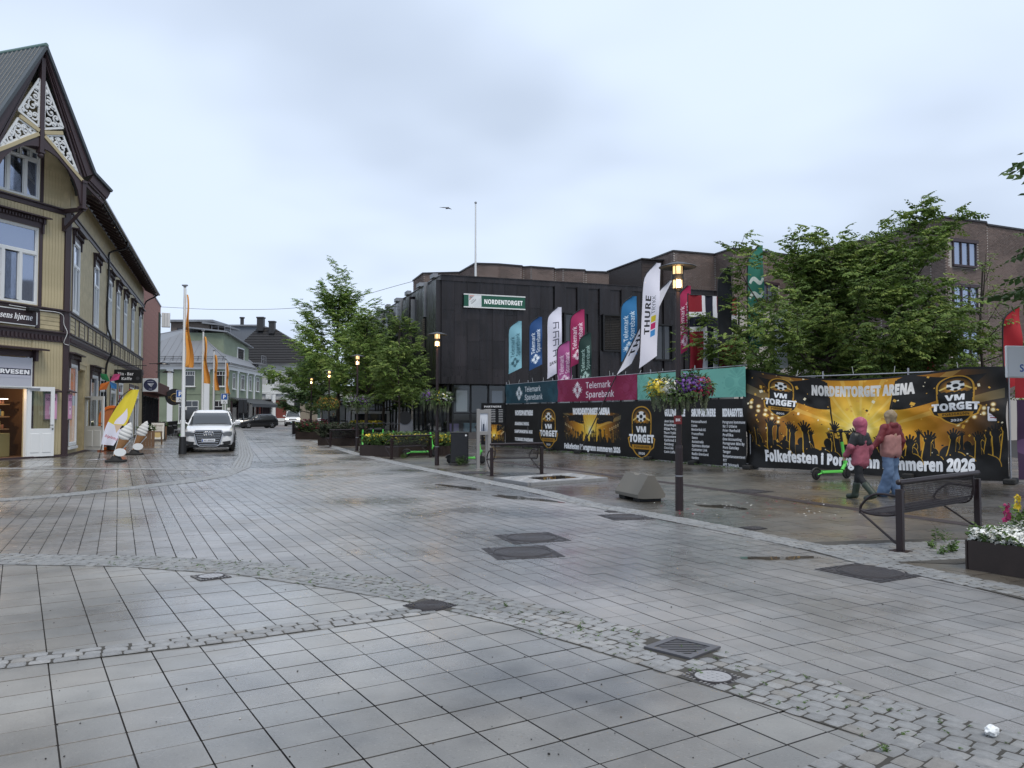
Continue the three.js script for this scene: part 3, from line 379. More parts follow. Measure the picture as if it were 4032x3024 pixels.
  H('ridge_cap', fr(mv(new THREE.CylinderGeometry(0.09, 0.09, N - BACK, 10), CS, AY + 0.06, (N + BACK) / 2 + 0.04, 0, Math.PI / 2)), std({ color: [0.12, 0.2, 0.18], roughness: 0.5 }));
  H('gable_soffit', fr(bx(5.4, 0.06, 0.95, CS, 9.06, -0.6)), M.frameDark);
  // cable along the facade
  H('facade_cable', [fr(tube([[-2.6, 5.33, 0.2], [-1.4, 5.3, 0.2], [-0.4, 5.24, 0.2], [-0.28, 4.9, 0.14], [-0.22, 4.6, 0.24], [-0.25, 4.2, 0.12], [-0.02, 4.15, 0.1]], 0.012, 40, 5))], M.white);
  H('floodlight', fr(rb(0.42, 0.14, 0.2, 0.03, -1.75, 5.2, 0.3)), M.black);
}
// signs and fittings that hang on the house
const onFront = (o, s, y, n) => { o.position.set(-16.72 - 0.313 * s + 0.95 * n, y, -(30.19 - 0.95 * s - 0.313 * n)); o.rotation.y = rotOf(0.313, 0.95); return o; };
const onSide = (o, t, y, n) => { o.position.set(-16.72 - 0.333 * t + 0.943 * n, y, -(30.19 + 0.943 * t + 0.333 * n)); o.rotation.y = rotOf(-0.333, 0.943); return o; };
{
  let o = onFront(thing('shop_sign', 'pale grey panel with white capitals directly above the open shop door', 'sign'), 2.47, 3.05, 0.06);
  mesh('sign_box', rb(1.76, 1.02, 0.1, 0.01, 0, -0.51, 0), std({ color: [0.5, 0.51, 0.57] }), o); mesh('edge', [bx(1.8, 0.035, 0.12, 0, -0.545, 0), bx(0.03, 1.05, 0.12, 0.895, -0.53, 0)], M.white, o);
  mesh('lettering', plane(1.7, 0.42, 0, 0.0, 0.056), printMat(canvasTex(680, 168, (c, w, h) => { c.fillStyle = '#bcbdc8'; c.fillRect(0, 0, w, h); c.fillStyle = '#191b33'; c.fillRect(0, 40, w, 88); text(c, 'NARVESEN', 14, 112, 78, { width: 652, stroke: 5 }); })), o);
  o = onFront(thing('shop_sign', 'long brown board with white edge and italic lettering over the shop', 'sign'), 2.62, 4.98, 0.1);
  mesh('board', ext(shape([[-1.2, -0.2], [-1.1, -0.28], [1.1, -0.28], [1.2, -0.2], [1.2, 0.2], [1.1, 0.28], [-1.1, 0.28], [-1.2, 0.2]]), 0.05), M.white, o);
  mesh('lettering', plane(2.3, 0.5, 0, 0, 0.053), printMat(canvasTex(1024, 224, (c, w, h) => { c.fillStyle = '#33262a'; c.fillRect(0, 0, w, h); text(c, 'Narvesens hjørne', 90, 150, 120, { font: 'serif', italic: 'italic', width: 860 }); })), o);
  o = onFront(thing('poster_case', 'pink poster in a small roofed case behind the white shop door', 'poster'), 0.72, 1.35, 0.05);
  mesh('case', [bx(0.56, 1.0, 0.06, 0, 0, 0)], M.alu, o); mesh('canopy', bx(0.7, 0.05, 0.25, 0, 1.05, 0.08, 0, 0.35), M.frameDark, o);
  const so = canvasTex(256, 460, (c, w, h) => { c.fillStyle = '#e3a7c6'; c.fillRect(0, 0, w, h); text(c, 'Vi har', 128, 50, 34, { align: 'center', color: '#3a2440' }); text(c, 'SOFTIS', 128, 125, 70, { align: 'center', color: '#33203c', width: 220 }); c.fillStyle = '#f4e3ee'; c.fillRect(90, 230, 90, 150); c.fillStyle = '#503a58'; c.fillRect(110, 260, 44, 40); });
  mesh('print', plane(0.5, 0.92, 0, 0.5, 0.035), printMat(so), o);
  o = onSide(thing('poster_case', 'narrow pink poster case on the side wall next to the house corner', 'poster'), 0.2, 1.35, 0.08); o.rotation.y -= 0.2;
  mesh('case', bx(0.4, 1.0, 0.06, 0, 0, 0), M.alu, o); mesh('canopy', bx(0.5, 0.05, 0.25, 0, 1.05, 0.06, 0, 0.35), M.frameDark, o); mesh('print', plane(0.34, 0.92, 0, 0.5, 0.033), printMat(so), o);
  // hanging board Vin-Bar Kaffe, faces along the street
  o = onSide(thing('hanging_sign', 'black board with white lettering hung from a rail beside the pinwheel', 'sign'), 13.2, 3.2, 0.7); o.rotation.y += -Math.PI / 2 - 0.05;
  mesh('board', rb(1.35, 0.72, 0.05, 0.02, 0, 0, 0), M.black, o); mesh('bracket', [bar([-0.9, 0.95, 0], [0.9, 0.95, 0], 0.02), bar([-0.5, 0.95, 0], [-0.5, 0.7, 0], 0.012), bar([0.5, 0.95, 0], [0.5, 0.7, 0], 0.012), bar([-0.9, 1.3, 0], [-0.9, 0.6, 0], 0.016)], M.black, o);
  mesh('lettering', plane(1.32, 0.68, 0, 0.36, 0.027), printMat(canvasTex(512, 264, (c, w, h) => { c.fillStyle = '#0b0b0d'; c.fillRect(0, 0, w, h); text(c, 'Vin - Bar', 60, 110, 84, { font: 'serif', width: 300 }); text(c, 'Kaffe', 130, 205, 74, { font: 'serif' }); c.fillStyle = '#3c3c40'; c.beginPath(); c.arc(440, 170, 34, 0, 7); c.fill(); })), o);
  // folded paper pinwheel of four colours
  o = onSide(thing('pinwheel', 'pinwheel of green, pink, orange and blue cloth kites on the facade', 'decoration'), 5.4, 3.0, 0.8); o.rotation.y += -1.5;
  [[0x1f7a45, 0.3, 0.22, 2.4], [0xc9487f, 0.32, 0.22, 0.7], [0xd9752a, 0.34, 0.24, 3.9], [0x2f78b8, 0.26, 0.2, 5.4]].forEach(([c, l, w, a]) => { const g = ext([[0, 0], [l, w * 0.7], [l * 1.7, 0], [l, -w * 0.7]], 0.02); g.rotateZ(a); const m = mesh('kite', g, std({ color: c }), o); const g2 = ext([[0, 0], [l, w * 0.7], [l * 1.7, 0]], 0.006); g2.rotateZ(a); g2.translate(0, 0, 0.022); mesh('fold', g2, std({ color: new THREE.Color(c).multiplyScalar(0.7) }), m); });
  mesh('arm', bar([-0.05, 0, 0], [-0.9, 0.5, 0], 0.012), M.black, o);
}
// ---------- other buildings ----------
const brickT = dataTex(256, (u, v) => { const row = Math.floor(v * 16), x = (u * 8 + (row & 1 ? 0.5 : 0)) % 1, y = (v * 16) % 1, j = x < 0.06 || y < 0.16, h = hash2(Math.floor(u * 8 + (row & 1 ? 0.5 : 0)), row, 3); return j ? [0.62, 0.58, 0.55] : [0.42 + h * 0.2, 0.26 + h * 0.12, 0.22 + h * 0.1]; });
function gridWindow(par, x, y, w, h, z, { rows = 1, cols = 2, glass = M.glassDark, frame = M.white, sill = true, t = 0.06, top = 0 } = {}) {
  const f = [bx(w, t, 0.1, x, y, z), bx(w, t, 0.1, x, y + h - t, z), bx(t, h - 2 * t, 0.1, x - w / 2 + t / 2, y + t, z), bx(t, h - 2 * t, 0.1, x + w / 2 - t / 2, y + t, z)];
  if (top) f.push(bx(w - 2 * t, t * 0.9, 0.09, x, y + h - top, z)); for (let i = 1; i < cols; i++) f.push(bx(t * 0.6, (top ? top : h) - 2 * t, 0.08, x - w / 2 + w * i / cols, top ? y + h - top + t : y + t, z));
  for (let j = 1; j < rows; j++) f.push(bx(w - 2 * t, t * 0.6, 0.08, x, y + h * j / rows, z));
  if (sill) f.push(bx(w + 0.2, 0.08, 0.2, x, y - 0.09, z + 0.05)); const o = mesh('window', f, frame, par); mesh('pane', bx(w - t, h - t, 0.02, x, y + t / 2, z - 0.03), glass, o); return o;
}
{ // red brick building behind the yellow house
  const b = onSide(thing('brick_building', 'red brick building next behind the yellow house with dark green window strip', 'building'), 28.55, 0, -0.15);
  mesh('wall', [bx(17.2, 11.3, 0.4, 8.7, 0, -0.2), bx(0.4, 11.3, 10, 17.1, 0, -5.4)], std({ map: rep(brickT, 0.55), color: [0.62, 0.42, 0.38], roughness: 0.85 }), b);
  mesh('coping', bx(17.4, 0.12, 0.5, 8.7, 11.3, -0.2), M.zinc, b);
  const g = mesh('window_strip', bx(1.1, 6.6, 0.06, 15.6, 3.9, 0.03), std({ color: [0.012, 0.03, 0.026], roughness: 0.25 }), b); mesh('frame', [bx(0.1, 6.7, 0.1, 15.0, 3.85, 0.05), bx(0.1, 6.7, 0.1, 16.2, 3.85, 0.05), ...[5.5, 7.2, 8.9].map((y) => bx(1.1, 0.08, 0.1, 15.6, y, 0.05))], std({ color: [0.02, 0.05, 0.042] }), g);
  mesh('canopy', [bx(15, 0.85, 0.9, 8.4, 3.1, 0.45), ...Array.from({ length: 6 }, (_, i) => bx(15.02, 0.05, 0.94, 8.4, 3.15 + i * 0.14, 0.46))], std({ color: [0.16, 0.065, 0.05], roughness: 0.7 }), b);
  for (const [x, w] of [[2, 2.6], [5.2, 2.4], [8.4, 2.4], [11.6, 2.4], [14.6, 2]]) gridWindow(b, x, 0.2, w, 2.7, 0.02, { frame: M.black, cols: 2, sill: false });
  
  const s = onSide(thing('box_sign', 'white box sign at the top end of the red brick wall', 'sign'), 45.2, 9.4, 0.35); mesh('box', rb(0.5, 1.3, 0.7, 0.03, 0, 0, 0), M.white, s); mesh('rib', [0.12, 0.36].map((z) => bx(0.52, 1.2, 0.03, 0, 0.05, z - 0.24)), M.steel, s); mesh('bracket', bar([0, 1, -0.35], [0, 1, -0.6], 0.03), M.black, s);
  for (const [t, y, l] of [[33.5, 5.4, 'nearer'], [39.5, 5.05, 'farther']]) { const w = onSide(thing('wall_lamp', `black wall lamp on the red brick wall, ${l} of two`, 'lamp', 0, 0, 0, 'wall lamps on the brick building'), t, y, 0.3); mesh('arm', bar([0, 0, -0.3], [0, 0.02, 0.3], 0.03), M.black, w); mesh('shade', mv(lathe([[0.02, 0.14], [0.16, 0.1], [0.26, -0.02], [0.24, -0.05]], 16), 0, 0, 0.7, 0, 0, 0, [0.9, 1, 1.9]), M.blackGloss, w); }
  const r = onSide(thing('hanging_sign', 'square white sign with dark blue disc hung over the pavement', 'sign'), 27.6, 3.1, 0.6); r.rotation.y -= Math.PI / 2 - 0.1; r.scale.setScalar(0.66);
  mesh('panel', rb(1.5, 1.42, 0.08, 0.02, 0, 0, 0), M.white, r); mesh('bracket', [bar([-1.2, 1.3, 0], [-0.7, 1.3, 0], 0.03), bar([-1.2, 0.2, 0], [-0.7, 0.2, 0], 0.03)], M.black, r);
  mesh('print', plane(1.46, 1.38, 0, 0.71, 0.045), printMat(canvasTex(256, 256, (c) => { c.fillStyle = '#d9dde0'; c.fillRect(0, 0, 256, 256); c.fillStyle = '#26294a'; c.beginPath(); c.arc(128, 128, 116, 0, 7); c.fill(); text(c, 'LOFTEDE', 128, 66, 24, { align: 'center', color: '#c8cce0' }); c.strokeStyle = '#e4e6ee'; c.lineWidth = 6; for (let i = 0; i < 6; i++) { c.beginPath(); c.moveTo(80 + i * 4, 100 + i * 4); c.lineTo(190 - i * 8, 96 + i * 14); c.stroke(); } text(c, 'CAFE', 128, 215, 22, { align: 'center', color: '#c8cce0' }); })), r);
  const q = onSide(thing('round_sign', 'round black sign with gold letters projecting from the brick building', 'sign'), 41.5, 2.9, 1.35); q.rotation.y -= Math.PI / 2 - 0.1; mesh('disc', mv(cyl(0.72, 0.72, 0.1, 0, 0, 0, 30), 0, 0.1, 0, 0, Math.PI / 2), M.black, q); mesh('emblem', [ribbon([[-0.5, 0.1], [0.5, 0.1]], 0.08, 0.02), ribbon([[-0.5, 0.0], [0.2, 0.0]], 0.06, 0.02), mv(new THREE.TorusGeometry(0.33, 0.05, 6, 24), 0.05, 0.05, 0), ribbon([[0.05, -0.5], [0.05, 0.05]], 0.12, 0.02)].map((g) => g.translate(0, 0, 0.08)), std({ color: [0.35, 0.25, 0.1], metalness: 0.5 }), q); mesh('bracket', bar([-0.7, 0.1, 0], [-1.35, 0.1, 0], 0.03), M.black, q);
}
{ // green building with the hipped metal roof
  const b = thing('green_building', 'sage green two storey building with white pilasters and hipped metal roof', 'building', -32, 90);
  const RM = M4(0, 0, 0, rotOf(-0.07, 1)), rt = (g) => g.applyMatrix4(RM), P = (n, g, m, p = b) => mesh(n, g, m, p);
  P('wall', bx(12, 6.9, 0.4, -6, 0, -0.2), M.green); P('wall', rt(bx(17, 6.9, 0.4, 8.5, 0, -0.2)), M.green);
  P('cornice', [bx(12.2, 0.42, 0.16, -6, 6.5, 0.08), bx(12.4, 0.14, 0.5, -6, 6.92, 0.12), bx(12.4, 0.1, 0.7, -6, 7.1, 0.2), rt(bx(17, 0.42, 0.16, 8.5, 6.5, 0.08)), rt(bx(17.2, 0.14, 0.5, 8.5, 6.92, 0.12)), rt(bx(17.2, 0.1, 0.7, 8.5, 7.1, 0.2))], M.white);
  for (const x of [-6.2, -2.1]) P('pilaster', [bx(0.6, 5.9, 0.12, x, 0.5, 0.06), bx(0.74, 0.3, 0.2, x, 6.2, 0.1), bx(0.7, 0.5, 0.18, x, 0, 0.09)], M.white);
  for (const x of [0.35, 4.7, 9, 12.4]) P('pilaster', [rt(bx(0.5, 3.4, 0.12, x, 3.1, 0.06)), rt(bx(0.6, 0.2, 0.2, x, 6.3, 0.1))], M.white);
  for (const [x, w] of [[-4.0, 1.1], [-0.7, 1.3]]) gridWindow(b, x, 4.6, w, 1.7, 0.04, { cols: 4, top: 0.5 });
  const rw = (x, w) => { const g = gridWindow(b, x, 4.4, w, 1.8, 0.04, { cols: 2, top: 0.5 }); g.geometry.applyMatrix4(RM); g.children.forEach((c) => c.geometry.applyMatrix4(RM)); }; rw(3.1, 1.0); rw(6.9, 1.5); rw(10.5, 1.0); rw(14.3, 1.5);
  gridWindow(b, -4.1, 0.5, 2.2, 2.5, 0.04, { cols: 3, top: 0.7 }); gridWindow(b, -0.75, 0.5, 1.0, 2.5, 0.04, { top: 0.7 }); gridWindow(b, -9, 0.5, 1.6, 2.5, 0.04, { top: 0.7 }); gridWindow(b, -8.6, 4.6, 1.1, 1.7, 0.04, { cols: 4, top: 0.5 });
  P('string_course', bx(12, 0.06, 0.04, -6, 3.7, 0.02), M.green);
  // roof: pyramid over the corner, then a long slope along the street side
  const apex = [-5.7, 11.7, -5], e0 = [-13, 7.2, 0.5], e1 = [0.6, 7.2, 0.5], e2 = [-1.0, 7.2, -17], r2 = [-6.8, 11.7, -17], e3 = [-13, 10.5, -6];
  const tri = (l) => { const g = new THREE.BufferGeometry(); g.setAttribute('position', new THREE.Float32BufferAttribute(l.flat(), 3)); g.setAttribute('uv', new THREE.Float32BufferAttribute(new Float32Array(l.length * 2), 2)); g.computeVertexNormals(); return g; };
  P('roof', tri([e0, e1, apex, e0, apex, e3, e1, e2, r2, e1, r2, apex, e3, apex, [-13, 7.2, -12], apex, r2, [-13, 7.2, -17]]), M.zinc);
  for (let i = 0; i <= 18; i++) { const t = i / 18, a = [lerp(e0[0], e1[0], t), 7.22, 0.5], k = t < 0.53 ? t / 0.53 : (1 - t) / 0.47; P('seam', bar(a, [lerp(a[0], apex[0], 0) * (1) + 0, lerp(7.22, apex[1], clamp(k)), lerp(0.5, apex[2], clamp(k))], 0.03, 4), M.zinc); }
  P('hip_ridge', [bar(e1, apex, 0.08, 6), bar(apex, r2, 0.08, 6), bar(e3, apex, 0.08, 6)], M.zinc);
  P('snow_guard', [bar([-12.6, 7.75, 0.15], [0, 7.75, 0.15], 0.025, 5), bar([-12.6, 7.95, 0.05], [0, 7.95, 0.05], 0.025, 5), ...Array.from({ length: 14 }, (_, i) => bar([-12.4 + i * 0.93, 7.5, 0.2], [-12.4 + i * 0.93, 8.0, 0.02], 0.03, 4))], M.black);
  P('gutter', [bar([-12.5, 7.22, 0.6], [0.5, 7.22, 0.6], 0.08, 8), rt(bar([0, 7.22, 0.6], [17, 7.22, 0.6], 0.08, 8)), bar([-1.2, 7.1, 0.12], [-1.2, 0, 0.12], 0.06, 6)], M.zinc);
  P('dormer', rt(ext([[3.2, 7.6], [14.5, 7.6], [14.5, 10.0], [6, 10.9], [3.2, 10.9]], 4).translate(0, 0, -5.2)), M.green); P('dormer_roof', rt(bx(12.6, 0.16, 5, 9, 10.75, -3.2, 0, 0.1, -0.07)), M.zinc);
  P('dormer_window', [rt(bx(3, 1.7, 0.05, 10.5, 7.9, -1.17))], M.glassDark); P('dormer_trim', [9, 12].map((x) => rt(bx(0.14, 1.8, 0.1, x, 7.85, -1.15))).concat(rt(bx(3.2, 0.14, 0.1, 10.5, 9.6, -1.15))), M.white);
  P('awning', rt(mv(bx(15, 0.05, 2.6, 9.2, 0, 0), 0, 3.0, 1.3, 0, 0.28)), std({ color: [0.05, 0.055, 0.06], roughness: 0.8 })); P('awning_valance', rt(bx(15, 0.32, 0.03, 9.2, 2.32, 2.55)), std({ color: [0.045, 0.05, 0.055], roughness: 0.8 }));
  P('shop_front', rt(bx(14.6, 2.5, 0.1, 9.2, 0.2, 0.06)), M.glassDark); for (const x of [2, 4.6, 7, 9.6, 12, 14.4, 16.4]) P('shop_post', rt(bx(0.2, 2.9, 0.2, x, 0.1, 0.1)), x === 7 || x === 9.6 ? M.white : M.frameDark);
  P('roof_terrace', [rt(bx(2.6, 0.14, 2, 15.6, 8.0, -0.4)), ...[14.4, 15.6, 16.8].map((x) => rt(bar([x, 8, 0.5], [x, 9.1, 0.5], 0.03, 5))), rt(bar([14.4, 9.1, 0.5], [16.8, 9.1, 0.5], 0.03, 5)), rt(bar([14.4, 8.6, 0.5], [16.8, 8.6, 0.5], 0.02, 5))], M.steel);
}
{ // buildings behind the green one
  let b = thing('rooftop_house', 'brown boarded rooftop storey with flat grey roof behind the green building', 'building', -45.2, 112); mesh('wall', bx(5.4, 6, 6, 0.3, 8.4, -3), lambert(0.14, 0.115, 0.1), b); mesh('roof', [bx(6.6, 0.3, 7, 0.3, 14.3, -3), bx(3, 0.25, 7, 3.6, 13.9, -3, 0, 0, -0.12)], M.zinc, b); gridWindow(b, 0.2, 12.2, 3.4, 1.3, 0.05, { cols: 3, frame: M.frameDark }); mesh('wing', bx(8, 11.5, 4, -2, 0, -2.4), M.zinc, b); mesh('railing', [bar([3.4, 12.8, 0.2], [6, 12.8, 0.2], 0.04, 5), bar([3.4, 13.6, 0.2], [6, 13.6, 0.2], 0.04, 5), ...[3.4, 4.3, 5.2, 6].map((x) => bar([x, 12, 0.2], [x, 13.8, 0.2], 0.04, 5))], M.steel, b); mesh('roof_unit', rb(1.6, 1.2, 1.2, 0.05, 4.8, 12, -0.6), M.black, b);
  b = thing('slate_house', 'blue grey slate clad house with flat roof and small vent pipe', 'building', -42, 124); mesh('wall', bx(5.6, 15, 6, 0.2, 0, -3), lambert(0.17, 0.19, 0.22), b); mesh('roof', bx(6.2, 0.25, 6.6, 0.2, 15, -3), M.zinc, b); mesh('vent_pipe', [cyl(0.28, 0.28, 1.3, -0.2, 15.2, -1.5), cyl(0.4, 0.4, 0.2, -0.2, 16.4, -1.5)], M.darkTile, b); mesh('wall_lamp', rb(0.4, 0.5, 0.2, 0.03, -1.6, 13, 0.1), M.white, b);
  b = thing('white_building', 'white rendered building with dark tiled hip roof and arched upper window', 'building', -35.3, 112);
  mesh('wall', bx(9, 8.6, 8, 4.5, 0, -4), M.whiteWall, b); mesh('cornice', [bx(9.3, 0.2, 0.5, 4.5, 8.4, 0.1), bx(9.2, 0.16, 0.2, 4.5, 4.3, 0.1), bx(9.2, 0.9, 0.14, 4.5, 0, 0.07)], M.white, b);
  const L = [[-5.2, 8.5, 0.6], [9.6, 8.5, 0.6], [-1.3, 14.0, -4], [0.8, 14.0, -4], [-5.2, 8.5, -9], [9.6, 8.5, -9]];
  const quad = (a, c, d, e) => { const g = new THREE.BufferGeometry(); g.setAttribute('position', new THREE.Float32BufferAttribute([a, c, d, a, d, e].flat(), 3)); g.setAttribute('uv', new THREE.Float32BufferAttribute(new Float32Array(12), 2)); g.computeVertexNormals(); return g; };
  const rf = mesh('roof', [quad(L[0], L[1], L[3], L[2]), quad(L[4], L[0], L[2], L[2]), quad(L[1], L[5], L[3], L[3]), quad(L[5], L[4], L[2], L[3])], M.darkTile, b);
  for (let i = 0; i < 22; i++) { const t = (i + 0.3) / 22; mesh('tile_course', bar([lerp(L[0][0], L[2][0], t), lerp(8.55, 14.03, t), lerp(0.62, -3.98, t)], [lerp(L[1][0], L[3][0], t), lerp(8.55, 14.03, t), lerp(0.62, -3.98, t)], 0.06, 5), M.darkTile, b); }
  mesh('chimney', [bx(0.9, 1.9, 0.9, -0.8, 13.4, -3.4), bx(1.05, 0.2, 1.05, -0.8, 15.2, -3.4)], M.darkTile, rf); mesh('chimney', [bx(0.8, 1.7, 0.8, 0.9, 13, -3.2), bx(0.95, 0.2, 0.95, 0.9, 14.6, -3.2)], M.darkTile, rf);
  for (const x of [1.8, 4.6, 7.4]) { const s = new THREE.Shape(); s.moveTo(-0.62, 0); s.lineTo(0.62, 0); s.lineTo(0.62, 1.4); s.absarc(0, 1.4, 0.62, 0, Math.PI); const f = mesh('arched_window', mv(ext(s, 0.06), x, 5.6, 0.02), M.white, b); const s2 = new THREE.Shape(); s2.moveTo(-0.5, 0.1); s2.lineTo(0.5, 0.1); s2.lineTo(0.5, 1.4); s2.absarc(0, 1.4, 0.5, 0, Math.PI); mesh('pane', mv(ext(s2, 0.03), x, 5.6, 0.07), M.glassDark, f); mesh('bars', [bx(0.06, 1.8, 0.05, x, 5.7, 0.12), bx(1, 0.06, 0.05, x, 6.95, 0.12)], M.white, f); }
  for (const [x, m] of [[0.9, M.frameDark], [3.2, lambert(0.2, 0.05, 0.04)], [5.8, M.glassDark], [8.0, lambert(0.05, 0.09, 0.07)]]) gridWindow(b, x, 0.5, 1.5, 3, 0.06, { glass: m, frame: M.frameDark, cols: 1 });
  mesh('sign_panel', bx(1.7, 1.1, 0.06, 1.4, 4.5, 0.05), M.white, b); mesh('air_unit', [rb(0.9, 0.7, 0.4, 0.04, 1.6, 3.5, 0.25), mv(cyl(0.24, 0.24, 0.03, 0, 0, 0), 1.45, 3.85, 0.46, 0, Math.PI / 2)], M.white, b); mesh('awning', [bx(3.4, 0.06, 1.8, 0.6, 3.1, 0.9, 0, 0.35), bx(3.4, 0.5, 0.04, 0.6, 2.3, 1.75)], M.black, b); mesh('column', [cyl(0.28, 0.32, 4.2, 2.3, 0, 0.5, 12), bx(0.9, 0.9, 0.9, 2.3, 0, 0.5)], M.white, b); mesh('steps', [bx(3, 0.2, 1.2, 2.6, 0, 0.7), bx(3, 0.2, 0.8, 2.6, 0.2, 0.5)], M.whiteWall, b);
  b = thing('far_house', 'pale house closing the street behind the leafy trees', 'building', -21, 150, 0.1); mesh('wall', bx(24, 9, 8, 8, 0, -4), M.whiteWall, b); mesh('roof', quad([-5, 9, 0.5], [21, 9, 0.5], [18, 14, -4], [-2, 14, -4]), M.darkTile, b); for (let i = 0; i < 7; i++) gridWindow(b, -2 + i * 3.2, 5, 1.3, 1.8, 0.05); for (let i = 0; i < 6; i++) gridWindow(b, -1.5 + i * 3.6, 0.4, 2.4, 2.6, 0.05, { frame: M.frameDark });
  b = thing('stone_wall', 'beige stone wall with blue sign plates beside the white van', 'wall', -23.2, 92, -0.1); mesh('wall', rb(1.9, 3.6, 0.5, 0.03, 0, 0, 0), lambert(0.3, 0.26, 0.2), b); mesh('sign_plate', [bx(0.6, 0.3, 0.04, -0.3, 2.7, 0.27), bx(0.6, 0.3, 0.04, 0.5, 2.65, 0.27)], lambert(0.05, 0.09, 0.3), b);
  b = thing('kiosk', 'grey kiosk with yellow lettered fascia under the street trees', 'kiosk', -13.2, 73, -0.34); mesh('wall', bx(7, 3, 3, 0.6, 0, -1.5), lambert(0.13, 0.14, 0.16), b); for (let i = 0; i < 28; i++) mesh('cladding_board', bx(0.2, 2.9, 0.03, -2.75 + i * 0.25, 0.05, 0.03), lambert(0.17, 0.185, 0.21), b); mesh('roof', bx(7.4, 0.2, 3.6, 0.6, 3.9, -1.4), M.black, b);
  mesh('fascia', bx(7, 0.9, 0.12, 0.6, 3.0, 0.08), lambert(0.75, 0.74, 0.7), b); mesh('lettering', plane(3.4, 0.5, -0.6, 3.45, 0.16), new THREE.MeshStandardMaterial({ map: canvasTex(512, 80, (c) => { c.fillStyle = '#d8d3bd'; c.fillRect(0, 0, 512, 80); text(c, 'BAR & RESTAURANT', 10, 60, 60, { color: '#e0a800', width: 480 }); }), roughness: 0.5 }), b);
  b = thing('terrace_screen', 'white framed wind screen with black panel in front of the kiosk', 'screen', -11.2, 64, -0.34); mesh('frame', [bx(3.4, 0.26, 0.12, 0, 0.35, 0), bx(3.4, 0.2, 0.12, 0, 1.55, 0), bx(0.26, 1.0, 0.12, -1.57, 0.58, 0), bx(0.26, 1.0, 0.12, 1.57, 0.58, 0)], M.white, b); mesh('panel', bx(2.9, 0.98, 0.04, 0, 0.6, 0), M.glassDark, b); mesh('rail', [bx(3.6, 0.08, 0.16, 0, 1.8, 0), bx(0.1, 1.85, 0.1, -1.75, 0, 0), bx(0.1, 1.85, 0.1, 1.75, 0, 0)], M.black, b);
}
